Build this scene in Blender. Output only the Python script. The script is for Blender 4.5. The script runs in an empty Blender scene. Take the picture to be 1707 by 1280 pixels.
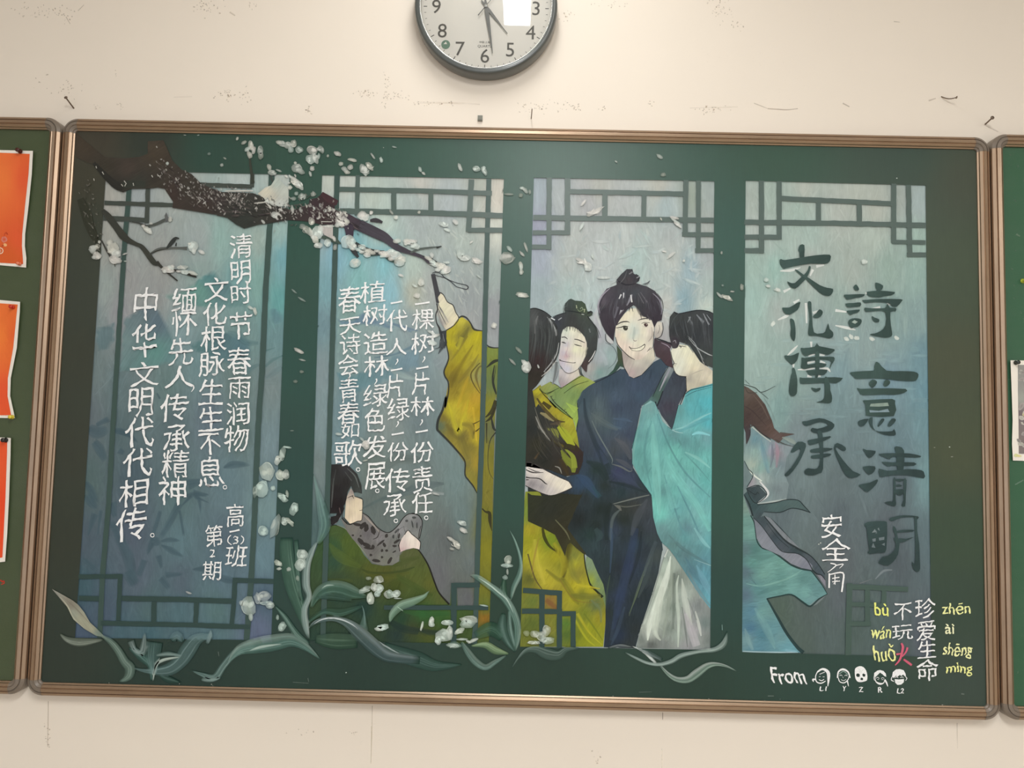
import bpy, bmesh, math, random
import numpy as np
from mathutils import Matrix, Vector
from mathutils.geometry import delaunay_2d_cdt
SC = bpy.context.scene
COL = SC.collection
ZB = 1.0                       # height of the board's lower edge above the floor
# ------------------------------------------------------------------ camera
F_PX = 1285.0
PITCH, YAW, ROLL = 0.06859583, -0.00711982, 0.0234118
CAM = np.array([-0.00263, -1.71732, 0.57654 + ZB])
cp, sp, cy, sy, cr, sr = math.cos(PITCH), math.sin(PITCH), math.cos(YAW), math.sin(YAW), math.cos(ROLL), math.sin(ROLL)
FWD = np.array([sy*cp, cy*cp, sp]); _r = np.array([cy, -sy, 0.0]); _u = np.cross(_r, FWD)
RT = cr*_r + sr*_u; UP = -sr*_r + cr*_u
cam_d = bpy.data.cameras.new('camera'); cam = bpy.data.objects.new('camera', cam_d); COL.objects.link(cam)
cam_d.sensor_fit = 'HORIZONTAL'; cam_d.sensor_width = 36.0; cam_d.lens = 36.0*F_PX/1707.0
M = Matrix.Identity(4)
for i in range(3):
    M[i][0] = RT[i]; M[i][1] = UP[i]; M[i][2] = -FWD[i]; M[i][3] = CAM[i]
cam.matrix_world = M
cam_d.clip_start = 0.05
SC.camera = cam
# ------------------------------------------------------------------ light
SC.view_settings.view_transform = 'Standard'; SC.view_settings.look = 'None'
SC.view_settings.gamma = 1.0; SC.view_settings.use_curve_mapping = False
SC.view_settings.exposure = 0.0
try: SC.cycles.transparent_max_bounces = 48
except Exception: pass
WORLD = bpy.data.worlds.new('world'); SC.world = WORLD; WORLD.use_nodes = True
_bg = WORLD.node_tree.nodes['Background']; _bg.inputs[0].default_value = (0.95, 1.0, 1.07, 1); _bg.inputs[1].default_value = 0.94
def area(name, loc, rot, sx, sz, power, col):
    l = bpy.data.lights.new(name, 'AREA'); l.shape = 'RECTANGLE'; l.size = sx; l.size_y = sz; l.energy = power; l.color = col
    o = bpy.data.objects.new(name, l); COL.objects.link(o); o.location = loc; o.rotation_euler = rot; return o
LAMPS = [((-0.03, -0.58, 3.05), 4.5), ((0.22, -2.5, 3.05), 46.0), ((2.0, -3.0, 3.05), 14.0)]  # third lamp is added, moved right to brighten the right end of the wall
LSIZE = [(0.09, 0.64), (0.3, 1.2), (0.3, 1.2)]
for i, (lp, pw) in enumerate(LAMPS):
    area('tube_light', (lp[0], lp[1], lp[2]-0.075), (0, 0, 0), LSIZE[i][0], LSIZE[i][1], pw, (0.98, 1.0, 1.0))
# ------------------------------------------------------------------ helpers: pixel of the wall picture -> point on the wall's planes
YS = -0.022                    # y of the writing surface
def P(u, v, y=YS):
    u = np.asarray(u, float); v = np.asarray(v, float); y = np.broadcast_to(np.asarray(y, float), u.shape)
    d = FWD[None, :]*F_PX + RT[None, :]*(u-853.5)[:, None] - UP[None, :]*(v-640.0)[:, None]
    t = (y - CAM[1])/d[:, 1]
    return CAM[None, :] + d*t[:, None]
def P1(u, v, y=YS): return Vector(P([u], [v], y)[0])
def s2l(c):
    c = np.asarray(c, float)/255.0
    return np.where(c <= 0.04045, c/12.92, ((c+0.055)/1.055)**2.4)
GAIN = 1.0
def alb(c): return np.clip(s2l(c)*GAIN, 0.0, 0.93)
CROP = {'A':(880,440),'B':(880,660),'C':(880,880),'D':(650,440),'E':(650,660),'F':(650,880),'G':(380,700),'H':(380,900),'I':(380,480),
 'J':(100,200),'K':(360,200),'L':(100,380),'M':(100,600),'N':(80,820),'O':(1180,620),'Q':(1180,860),'R':(1280,400),'S':(1300,720),
 'T':(600,260),'U':(860,260),'V':(1140,260)}
CROP4 = {'a':(0,960),'b':(427,960),'c':(854,960),'d':(1280,960)}
def pts(s):
    out = []; o = (0, 0); k = 1.0
    for t in s.split():
        if t in CROP: o = CROP[t]; k = 320/1707
        elif t in CROP4: o = CROP4[t]; k = .25
        elif t == 'W': o = (1280, 560); k = 160/1707
        elif t == 'X': o = (920, 480); k = 160/1707
        elif t == 'Y': o = (1420, 1070); k = 220/1707
        elif t == 'Z': o = (670, 0); k = 280/1707
        elif t == 'p': o = (0, 0); k = 1.0
        else:
            a, b = t.split(','); out.append((o[0]+float(a)*k, o[1]+float(b)*k))
    return np.array(out)
def smooth(p, closed=False, n=4, w=None):
    p = np.asarray(p, float); m = len(p)
    if m < 3 and not closed:
        t = np.linspace(0, 1, n*2+1)[:, None]; return p[0]*(1-t)+p[1]*t
    out = []
    rng = range(m) if closed else range(m-1)
    for i in rng:
        if closed: p0, p1, p2, p3 = p[i-1], p[i], p[(i+1) % m], p[(i+2) % m]
        else: p0, p1, p2, p3 = p[max(i-1, 0)], p[i], p[i+1], p[min(i+2, m-1)]
        for k in range(n):
            t = k/n
            out.append(0.5*((2*p1)+(-p0+p2)*t+(2*p0-5*p1+4*p2-p3)*t*t+(-p0+3*p1-3*p2+p3)*t**3))
    if not closed: out.append(p[-1])
    return np.array(out)
# ------------------------------------------------------------------ materials
def new_mat(name):
    m = bpy.data.materials.new(name); m.use_nodes = True; nt = m.node_tree; nt.nodes.clear()
    out = nt.nodes.new('ShaderNodeOutputMaterial'); b = nt.nodes.new('ShaderNodeBsdfPrincipled'); nt.links.new(b.outputs[0], out.inputs[0])
    return m, nt, b, out
def N(nt, t, **kw):
    n = nt.nodes.new(t)
    for k, v in kw.items(): setattr(n, k, v)
    return n
def mth(nt, op, a, b=None, c=None, clamp=False):
    n = nt.nodes.new('ShaderNodeMath'); n.operation = op; n.use_clamp = clamp
    for i, x in enumerate((a, b, c)):
        if x is None: continue
        if isinstance(x, (int, float)): n.inputs[i].default_value = x
        else: nt.links.new(x, n.inputs[i])
    return n.outputs[0]
def noise(nt, vec, scale, detail=2.0, rough=0.5):
    n = nt.nodes.new('ShaderNodeTexNoise'); n.inputs['Scale'].default_value = scale; n.inputs['Detail'].default_value = detail; n.inputs['Roughness'].default_value = rough
    nt.links.new(vec, n.inputs['Vector']); return n.outputs['Fac']
def mapping(nt, vec, s):
    n = nt.nodes.new('ShaderNodeMapping'); n.inputs['Scale'].default_value = s; nt.links.new(vec, n.inputs['Vector']); return n.outputs[0]
def paint_mat(name, grain=0.22, rough=0.55, spec=0.3, chalk=False, bump=0.15):
    m, nt, b, out = new_mat(name)
    at = N(nt, 'ShaderNodeAttribute', attribute_name='paint'); uv = N(nt, 'ShaderNodeUVMap', uv_map='brush')
    st = noise(nt, mapping(nt, uv.outputs[0], (1.0, 0.07, 1)), 0.42, 3.0, 0.6)       # bristle streaks along v
    bl = noise(nt, uv.outputs[0], 0.06, 2.0)
    s2 = noise(nt, mapping(nt, uv.outputs[0], (1.0, 0.16, 1)), 0.11, 3.0, 0.6)       # broader brush loads
    k = mth(nt, 'ADD', mth(nt, 'MULTIPLY', mth(nt, 'SUBTRACT', st, 0.5), grain*1.6), mth(nt, 'MULTIPLY', mth(nt, 'SUBTRACT', bl, 0.5), grain))
    k = mth(nt, 'ADD', k, mth(nt, 'MULTIPLY', mth(nt, 'SUBTRACT', s2, 0.5), grain*1.5))
    k = mth(nt, 'ADD', k, 1.0)
    vm = N(nt, 'ShaderNodeVectorMath', operation='SCALE'); nt.links.new(at.outputs['Color'], vm.inputs[0]); nt.links.new(k, vm.inputs['Scale'])
    nt.links.new(vm.outputs[0], b.inputs['Base Color'])
    b.inputs['Roughness'].default_value = rough; b.inputs['Specular IOR Level'].default_value = spec
    if bump:
        bp = N(nt, 'ShaderNodeBump'); bp.inputs['Strength'].default_value = bump; bp.inputs['Distance'].default_value = 0.0006
        nt.links.new(st, bp.inputs['Height']); nt.links.new(bp.outputs[0], b.inputs['Normal'])
    a = at.outputs['Alpha']
    if chalk:
        g = noise(nt, uv.outputs[0], 0.55, 3.0, 0.7)
        al = mth(nt, 'MULTIPLY', a, mth(nt, 'MULTIPLY_ADD', g, 2.2, 0.0, True), clamp=True)
    else:
        w = mth(nt, 'MULTIPLY', mth(nt, 'MULTIPLY', a, mth(nt, 'SUBTRACT', 1.0, a)), 4.5)
        al = mth(nt, 'ADD', a, mth(nt, 'MULTIPLY', mth(nt, 'SUBTRACT', st, 0.5), w), clamp=True)
    nt.links.new(al, b.inputs['Alpha'])
    return m
def flat_mat(name, grain=0.12, rough=0.5, spec=0.4):      # opaque paint: no alpha
    m = paint_mat(name, grain, rough, spec, bump=0.1)
    nt = m.node_tree; b = [n for n in nt.nodes if n.type == 'BSDF_PRINCIPLED'][0]
    for l in list(nt.links):
        if l.to_socket == b.inputs['Alpha']: nt.links.remove(l)
    b.inputs['Alpha'].default_value = 1.0
    return m
def plain(name, col, rough=0.5, metal=0.0, spec=0.5, coat=0.0, nscale=0, namt=0.1, bump=0.0, bscale=200):
    m, nt, b, out = new_mat(name)
    c = list(s2l(col))+[1]
    b.inputs['Base Color'].default_value = c; b.inputs['Roughness'].default_value = rough; b.inputs['Metallic'].default_value = metal
    b.inputs['Specular IOR Level'].default_value = spec; b.inputs['Coat Weight'].default_value = coat
    tc = N(nt, 'ShaderNodeTexCoord')
    if nscale:
        f = noise(nt, tc.outputs['Object'], nscale, 4.0, 0.6)
        k = mth(nt, 'MULTIPLY_ADD', mth(nt, 'SUBTRACT', f, 0.5), namt*2, 1.0)
        vm = N(nt, 'ShaderNodeVectorMath', operation='SCALE'); vm.inputs[0].default_value = c[:3]; nt.links.new(k, vm.inputs['Scale']); nt.links.new(vm.outputs[0], b.inputs['Base Color'])
    if bump:
        bp = N(nt, 'ShaderNodeBump'); bp.inputs['Strength'].default_value = bump; bp.inputs['Distance'].default_value = 0.001
        nt.links.new(noise(nt, tc.outputs['Object'], bscale, 3.0), bp.inputs['Height']); nt.links.new(bp.outputs[0], b.inputs['Normal'])
    return m
# ------------------------------------------------------------------ objects
def empty(name, loc, label=None, cat=None, group=None, parent=None):
    o = bpy.data.objects.new(name, None); COL.objects.link(o); o.location = loc; o.empty_display_size = 0.05
    tag(o, label, cat, group)
    if parent: setp(o, parent)
    return o
def tag(o, label=None, cat=None, group=None, kind=None):
    if label: o['label'] = label
    if cat: o['category'] = cat
    if group: o['group'] = group
    if kind: o['kind'] = kind
    return o
def wloc(o):
    v = Vector(o.location)
    return v + (wloc(o.parent) if o.parent else Vector((0, 0, 0)))
def setp(o, parent): o.parent = parent
def mesh_obj(name, verts, faces, mat, parent=None, label=None, smooth_=False, world=True):
    """verts are world coordinates; they are stored relative to the parent's origin"""
    v = np.asarray(verts, float)
    if parent is not None and world: v = v - np.array(wloc(parent))[None, :]
    me = bpy.data.meshes.new(name); me.from_pydata(v.tolist(), [], faces); me.update()
    if smooth_: me.polygons.foreach_set('use_smooth', [True]*len(me.polygons))
    if mat: me.materials.append(mat)
    o = bpy.data.objects.new(name, me); COL.objects.link(o)
    if parent is not None: o.parent = parent
    if label: o['label'] = label
    return o
def bm_obj(name, bm, mat, parent=None, label=None, smooth_=False):
    bmesh.ops.recalc_face_normals(bm, faces=bm.faces)
    vs = [tuple(v.co) for v in bm.verts]; bm.verts.index_update()
    fs = [[v.index for v in f.verts] for f in bm.faces]; bm.free()
    return mesh_obj(name, vs, fs, mat, parent, label, smooth_)
def box(bm, lo, hi):
    g = bmesh.ops.create_cube(bm, size=1.0); c = [(a+b)/2 for a, b in zip(lo, hi)]; s = [b-a for a, b in zip(lo, hi)]
    for v in g['verts']: v.co = Vector((c[0]+v.co.x*s[0], c[1]+v.co.y*s[1], c[2]+v.co.z*s[2]))
    return g['verts']
# ------------------------------------------------------------------ the painter: strokes, washes and dabs of paint laid on the surface
CAN = np.tile(s2l((42, 70, 60)), (1280, 1707, 1)).astype(float); CAND = np.full((1280, 1707), -1.0)   # what is already painted where, so that thin paint can be mixed with it
class Paint:
    blend = True
    DZ = 1.2e-6
    KC = {}; LAT = {}
    def slot(s, m=90):
        c = Paint.KC.get(s.d, 0); Paint.KC[s.d] = c+1; s.k = (c*3) % m; return s
    def __init__(s, depth, y0=YS): s.u = []; s.c = []; s.uv = []; s.f = []; s.y = []; s.n = 0; s.k = 0; s.d = depth; s.y0 = y0
    def add(s, uv, faces, cols, buv):
        if s.y0 == YS and s.blend:
            uv = np.asarray(uv, float); cols = np.array(cols, float)
            ix = np.clip(np.rint(uv[:, 0]).astype(int), 0, 1706); iy = np.clip(np.rint(uv[:, 1]).astype(int), 0, 1279)
            al = cols[:, 3:4]; cols[:, :3] = cols[:, :3]*al+CAN[iy, ix]*(1-al); cols[:, 3] = 1
            tri = np.array([t for f in faces for t in ([(f[0], f[j], f[j+1]) for j in range(1, len(f)-1)])], int)
            if len(tri):
                v_ = uv[tri]; ee = np.maximum(np.abs(v_[:, 0]-v_[:, 1]).max(1), np.maximum(np.abs(v_[:, 1]-v_[:, 2]).max(1), np.abs(v_[:, 0]-v_[:, 2]).max(1)))
                for e0, e1 in ((0, 8), (8, 24), (24, 70), (70, 200), (200, 2500)):
                    tk = np.where((ee >= e0) & (ee < e1))[0]
                    for ch in range(0, len(tk), 4000 if e1 < 30 else 40):
                        tt = tk[ch:ch+(4000 if e1 < 30 else 40)]; v = v_[tt]; m = int(max(2, math.ceil(ee[tt].max()*1.2)))
                        if m > 900: continue
                        if m not in s.LAT:
                            i_, j_ = np.meshgrid(np.arange(m+1), np.arange(m+1)); q_ = i_+j_ <= m; i_, j_ = i_[q_]/m, j_[q_]/m; s.LAT[m] = np.stack([i_, j_, 1-i_-j_], 1)
                        B = s.LAT[m]; pp = np.einsum('bk,tkc->tbc', B, v).reshape(-1, 2); cc = np.einsum('bk,tkc->tbc', B, cols[tri[tt]][:, :, :3]).reshape(-1, 3)
                        ix = np.rint(pp[:, 0]).astype(int); iy = np.rint(pp[:, 1]).astype(int); g = (ix >= 0) & (ix < 1707) & (iy >= 0) & (iy < 1280); ix, iy, cc = ix[g], iy[g], cc[g]
                        g = CAND[iy, ix] <= s.d; CAN[iy[g], ix[g]] = cc[g]; CAND[iy[g], ix[g]] = s.d
        k = len(uv); yy = s.y0 - 0.00012 - s.d*0.0003 - s.k*s.DZ; s.k += 1
        s.u.append(np.asarray(uv, float)); s.c.append(np.asarray(cols, float)); s.uv.append(np.asarray(buv, float)); s.y.append(np.full(k, yy))
        s.f.extend([[i+s.n for i in f] for f in faces]); s.n += k
    def _rot(s, p, ang):
        a = math.radians(ang); p = np.asarray(p, float)
        return np.stack([p[:, 0]*math.cos(a)+p[:, 1]*math.sin(a), -p[:, 0]*math.sin(a)+p[:, 1]*math.cos(a)], 1)
    def region(s, poly, col, sp=7.0, ang=0.0, sm=0, power=2.6, alpha=1.0, stretch=1.0, rim=None, brush=None):
        """filled wash; col is one colour or a list of (x, y, colour) samples blended between"""
        p = pts(poly) if isinstance(poly, str) else np.asarray(poly, float)
        if sm: p = smooth(p, True, sm)
        samp = isinstance(col, (list,)) and not isinstance(col[0], (int, float))
        if rim is not None and not samp: samp = True; col = [(p[0][0], p[0][1], col)]
        inner = []
        if samp:
            x0, y0 = p.min(0); x1, y1 = p.max(0)
            gx, gy = np.meshgrid(np.arange(x0+sp/2, x1, sp), np.arange(y0+sp/2, y1, sp)); gx = gx + (np.arange(gy.shape[0]) % 2)[:, None]*sp*0.5
            g = np.stack([gx.ravel(), gy.ravel()], 1)
            ins = np.zeros(len(g), bool); j = len(p)-1
            for i in range(len(p)):
                a, b = p[i], p[j]
                with np.errstate(divide='ignore', invalid='ignore'):
                    cond = ((a[1] > g[:, 1]) != (b[1] > g[:, 1])) & (g[:, 0] < (b[0]-a[0])*(g[:, 1]-a[1])/(b[1]-a[1]+1e-12)+a[0])
                ins ^= cond; j = i
            # keep clear of the outline
            d = np.full(len(g), 1e9)
            for i in range(len(p)):
                a, b = p[i], p[(i+1) % len(p)]; ab = b-a; t = np.clip(((g-a)@ab)/(ab@ab+1e-9), 0, 1)
                d = np.minimum(d, np.linalg.norm(g-(a+t[:, None]*ab), axis=1))
            inner = g[ins & (d > sp*0.3)]
            # long edges get points too
            q = []
            for i in range(len(p)):
                a, b = p[i], p[(i+1) % len(p)]; n = max(1, int(np.linalg.norm(b-a)/sp/1.2))
                for t in range(n): q.append(a+(b-a)*t/n)
            p = np.array(q)
        n = len(p); allp = [Vector((a, b)) for a, b in p]+[Vector((a, b)) for a, b in inner]
        r = delaunay_2d_cdt(allp, [(i, (i+1) % n) for i in range(n)], [], 1, 1e-5)
        vv = np.array([tuple(v) for v in r[0]])
        if samp:
            sx = []; sc = []
            for it in col:
                if isinstance(it[0], str): q = pts(it[0]); [sx.append(t) for t in q]; [sc.append(alb(it[1])) for t in q]
                else: sx.append(it[:2]); sc.append(alb(it[2]))
            sx = np.array(sx, float); sc = np.array(sc)
            dx = (vv[:, None, :]-sx[None])*np.array([1.0, 1.0/stretch]); d = np.sqrt((dx**2).sum(2))+2.0
            w = d**-power; cc = (w[:, :, None]*sc[None]).sum(1)/w.sum(1)[:, None]
        else: cc = np.tile(alb(col), (len(vv), 1))
        cc = np.concatenate([cc, np.full((len(vv), 1), alpha)], 1)
        if rim is not None: cc[:n, 3] = rim
        s.add(vv, [list(f) for f in r[2]], cc, s._rot(vv, ang))
        if brush is None: brush = 1.0 if (samp and alpha == 1.0 and s.d in (2, 3, 4, 5, 6)) else 0
        if brush: s.brushwork(p, sx, sc, power, stretch, ang, brush)
    def brushwork(s, p, sx, sc, power, stretch, ang, dens, L=(9, 26), W=(1.8, 4.6), al=.55, jit=.13):
        """visible overlapping brush marks that follow the wash, each a shade off its surroundings"""
        q = p; x, y = q[:, 0], q[:, 1]; area = abs(np.dot(x, np.roll(y, 1))-np.dot(y, np.roll(x, 1)))/2
        n = int(area/75*dens)
        if area < 2500 or (sc.mean() > .42 and dens == 1.0): return
        if n < 4: return
        rs = np.random.RandomState(int(area) % 9999); lo, hi = q.min(0), q.max(0); nt_ = n*3
        c = lo+rs.rand(nt_, 2)*(hi-lo); an = math.radians(ang)+rs.normal(0, .28, nt_); ln = rs.uniform(*L, size=nt_)/2
        if area < 1500: ln *= .5
        d = np.stack([-np.sin(an), np.cos(an)], 1)*ln[:, None]; bow = np.stack([np.cos(an), np.sin(an)], 1)*rs.normal(0, 1.2, nt_)[:, None]
        def inside(g):
            r_ = np.zeros(len(g), bool); j = len(q)-1
            for i in range(len(q)):
                a, b = q[i], q[j]
                r_ ^= ((a[1] > g[:, 1]) != (b[1] > g[:, 1])) & (g[:, 0] < (b[0]-a[0])*(g[:, 1]-a[1])/(b[1]-a[1]+1e-12)+a[0]); j = i
            return r_
        ok = np.where(inside(c) & inside(c+d*1.1) & inside(c-d*1.1))[0][:n]
        if not len(ok): return
        dx = (c[ok][:, None, :]-sx[None])*np.array([1.0, 1.0/stretch]); ds = np.sqrt((dx**2).sum(2))+2.0; w_ = ds**-power
        col = (w_[:, :, None]*sc[None]).sum(1)/w_.sum(1)[:, None]
        kb = s.k; cell = {}; mx = 0; CS = 14.0
        for t, i in enumerate(ok):
            A, B, Cc = c[i]-d[i], c[i]+bow[i], c[i]+d[i]
            x0, y0 = (np.minimum(A, Cc)-3)//CS; x1, y1 = (np.maximum(A, Cc)+3)//CS; cells = [(u_, v_) for u_ in range(int(x0), int(x1)+1) for v_ in range(int(y0), int(y1)+1)]
            sl = 1+max(cell.get(z, 0) for z in cells)
            if sl > 60: continue
            for z in cells: cell[z] = sl
            mx = max(mx, sl); s.k = kb+sl
            m_ = 1+rs.normal(0, jit); cl = np.clip(col[t]*m_, 0, .93)
            P_ = smooth(np.array([A, B, Cc]), False, 3); tt = np.gradient(P_, axis=0); tt /= np.linalg.norm(tt, axis=1)[:, None]+1e-9; nn = np.stack([-tt[:, 1], tt[:, 0]], 1)
            wd = rs.uniform(*W)*(0.6 if area < 1500 else 1.0); K = len(P_); prof = np.sin(np.linspace(.15, 1, K)*math.pi*.93)**.5
            vs = np.concatenate([P_-nn*wd*.5*prof[:, None], P_, P_+nn*wd*.5*prof[:, None]]); ta = np.clip(np.minimum(np.linspace(0, 1, K), np.linspace(1, 0, K))*4, 0, 1)
            aa = np.concatenate([ta*al*.1, ta*al, ta*al*.1]); cs = np.concatenate([np.tile(cl, (3*K, 1)), aa[:, None]], 1)
            fs = [[b_*K+e, b_*K+e+1, (b_+1)*K+e+1, (b_+1)*K+e] for b_ in range(2) for e in range(K-1)]
            o_ = rs.rand()*60; us = np.concatenate([np.stack([np.full(K, o_+z), np.linspace(0, ln[i]*2, K)], 1) for z in (-wd/2, 0, wd/2)])
            s.add(vs, fs, cs, us)
        s.k = kb+mx+2
    def stroke(s, line, w, col, alpha=1.0, fade=(0.0, 0.0), n=5, soft=None, edge=None, wpx=False):
        """brush stroke along a line; w widths at its points (in the line's own units), soft = how much the sides thin out"""
        k = 1.0
        if isinstance(line, str):
            t = line.split()[0]
            k = 320/1707 if t in CROP else .25 if t in CROP4 else 160/1707 if t in 'WX' else 220/1707 if t == 'Y' else 280/1707 if t == 'Z' else 1.0
            line = pts(line)
        if wpx: k = 1.0
        m = len(line)
        if isinstance(w, (int, float)): w = [w*0.35, w] + [w]*(m-3) + [w*0.3] if m > 2 else [w, w*0.5]
        w = np.interp(np.linspace(0, 1, m), np.linspace(0, 1, len(w)), w)*k
        if soft is None: soft = 0.85 if (w.max() > 2.9 and alpha < .9) else 0.0
        if soft and edge is None: w = w*1.18
        seg = np.linalg.norm(np.diff(line, axis=0), axis=1).mean() if m > 1 else 5
        n = int(min(12, max(3, seg/4)))
        q = smooth(np.concatenate([line, w[:, None]], 1), False, n)
        c, wd = q[:, :2], np.maximum(q[:, 2], 0.15)
        t = np.gradient(c, axis=0); t /= (np.linalg.norm(t, axis=1)[:, None]+1e-9); nn = np.stack([-t[:, 1], t[:, 0]], 1)
        L = np.concatenate([[0], np.cumsum(np.linalg.norm(np.diff(c, axis=0), axis=1))]); T = L/(L[-1]+1e-9)
        al = np.full(len(c), float(alpha))
        if fade[0] > 0: al *= np.clip(T/fade[0], 0, 1)
        if fade[1] > 0: al *= np.clip((1-T)/fade[1], 0, 1)
        lat = [-0.5, 0.5] if not (soft or edge) else [-0.5, -0.28, 0.0, 0.28, 0.5]
        la = [1, 1] if len(lat) == 2 else [1-soft, 1-soft*0.3, 1, 1-soft*0.3, 1-soft]
        vs, cs, us = [], [], []; ca = alb(col); ce = alb(edge) if edge is not None else ca; off = random.random()*50
        for i in range(len(c)):
            for x, a in zip(lat, la):
                vs.append(c[i]+nn[i]*x*wd[i]); cc = ce if (edge is not None and x < -0.2) else ca
                cs.append(list(cc)+[al[i]*a]); us.append((off+x*wd[i], L[i]))
        W = len(lat); fs = []
        for i in range(len(c)-1):
            for j in range(W-1): a = i*W+j; fs.append([a, a+1, a+W+1, a+W])
        s.add(vs, fs, cs, us)
    def dab(s, x, y, rx, ry, rot=0, col=(210, 215, 210), alpha=0.9, rim=None, hi=None):
        a = math.radians(rot); n = 11; vs = [(x, y)]; cc = alb(hi if hi is not None else col); cs = [list(cc)+[alpha]]
        for i in range(n):
            t = 2*math.pi*i/n; k = 1+random.uniform(-.16, .16); px, py = rx*math.cos(t)*k, ry*math.sin(t)*k
            vs.append((x+px*math.cos(a)-py*math.sin(a), y+px*math.sin(a)+py*math.cos(a))); cs.append(list(alb(col))+[alpha*(0.75 if rim is None else rim)])
        s.add(vs, [[0, i+1, (i+1) % n+1] for i in range(n)], cs, s._rot(vs, rot+random.uniform(-20, 20))+random.random()*30)
    def build(s, name, mat, parent=None, label=None):
        u = np.concatenate(s.u); c = np.concatenate(s.c); uv = np.concatenate(s.uv); y = np.concatenate(s.y)
        w = P(u[:, 0], u[:, 1], y)
        o = mesh_obj(name, w, s.f, mat, parent, label); me = o.data
        at = me.color_attributes.new('paint', 'FLOAT_COLOR', 'POINT'); at.data.foreach_set('color', c.astype(np.float32).ravel())
        ul = me.uv_layers.new(name='brush'); idx = np.zeros(len(me.loops), np.int32); me.loops.foreach_get('vertex_index', idx)
        ul.data.foreach_set('uv', uv[idx].astype(np.float32).ravel())
        return o
M_SCENE = flat_mat('wash_paint', 0.2, 0.65, 0.14)
M_PAINT = flat_mat('brushed_paint', 0.26, 0.65, 0.14); M_THIN = paint_mat('thin_stain', 0.26, 0.65, 0.14)
M_CHALK = paint_mat('chalk', 0.08, 0.9, 0.1, chalk=True, bump=0)
M_BARS = flat_mat('board_green_paint', 0.1, 0.38, 0.42)
# ------------------------------------------------------------------ the room
M_WALL = plain('plaster', (240, 229, 215), 0.85, spec=0.2, nscale=1.3, namt=0.05, bump=0.12, bscale=60)
def wall_speckle(m):
    nt = m.node_tree; b = [n for n in nt.nodes if n.type == 'BSDF_PRINCIPLED'][0]; src = b.inputs['Base Color'].links[0].from_socket
    tc = N(nt, 'ShaderNodeTexCoord'); o = tc.outputs['Object']
    big = noise(nt, o, 2.3, 3.0); fine = noise(nt, mapping(nt, o, (1, 1, 1.6)), 150, 2.0, 0.7)
    a = mth(nt, 'MULTIPLY', mth(nt, 'SUBTRACT', big, 0.56, None, True), 6.0, None, True)
    d = mth(nt, 'MULTIPLY', mth(nt, 'SUBTRACT', fine, 0.66, None, True), 9.0, None, True)
    k = mth(nt, 'SUBTRACT', 1.0, mth(nt, 'MULTIPLY', mth(nt, 'MULTIPLY', a, d), 0.3))
    vm = N(nt, 'ShaderNodeVectorMath', operation='SCALE'); nt.links.new(src, vm.inputs[0]); nt.links.new(k, vm.inputs['Scale']); nt.links.new(vm.outputs[0], b.inputs['Base Color'])
wall_speckle(M_WALL)
M_CEIL = plain('ceiling_paint', (235, 232, 225), 0.9)
M_FLOOR = plain('floor_tile', (196, 186, 170), 0.4, nscale=6, namt=0.15)
def structure(name, lo, hi, m):
    bm = bmesh.new(); box(bm, lo, hi); o = bm_obj(name, bm, m); o['kind'] = 'structure'; return o
WALL = structure('wall_back', (-3.6, 0, 0), (3.6, 0.12, 3.15), M_WALL)
structure('floor', (-3.6, -5.0, -0.06), (3.6, 0.12, 0), M_FLOOR)
structure('wall_left', (-3.72, -5.0, 0), (-3.6, 0.12, 3.15), M_WALL)
structure('wall_right', (3.6, -5.0, 0), (3.72, 0.12, 3.15), M_WALL)
structure('ceiling', (-3.6, -5.0, 3.15), (3.6, 0.12, 3.2), M_CEIL)
# lamp housings (the fixtures hang just under the ceiling, above the frame)
M_LAMPBODY = plain('white_enamel', (235, 235, 232), 0.4)
for i, (lp, pw) in enumerate(LAMPS):
    e = empty('ceiling_lamp', (lp[0], lp[1], 3.15), ['ceiling tube lamp nearest the chalkboard wall', 'ceiling tube lamp in the middle of the room', 'added ceiling tube lamp on the right that brightens the right wall'][i], 'lamp', 'ceiling lamps')
    bm = bmesh.new(); box(bm, (lp[0]-LSIZE[i][0]/2-.01, lp[1]-LSIZE[i][1]/2-.02, 3.05), (lp[0]+LSIZE[i][0]/2+.01, lp[1]+LSIZE[i][1]/2+.02, 3.15)); bm_obj('housing', bm, M_LAMPBODY, e)
    m, nt, b, out = new_mat('lit_diffuser'); b.inputs['Emission Color'].default_value = (1, .96, .88, 1); b.inputs['Emission Strength'].default_value = 6.0
    bm = bmesh.new(); box(bm, (lp[0]-LSIZE[i][0]/2, lp[1]-LSIZE[i][1]/2, 3.035), (lp[0]+LSIZE[i][0]/2, lp[1]+LSIZE[i][1]/2, 3.05)); bm_obj('diffuser', bm, m, e)
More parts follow.
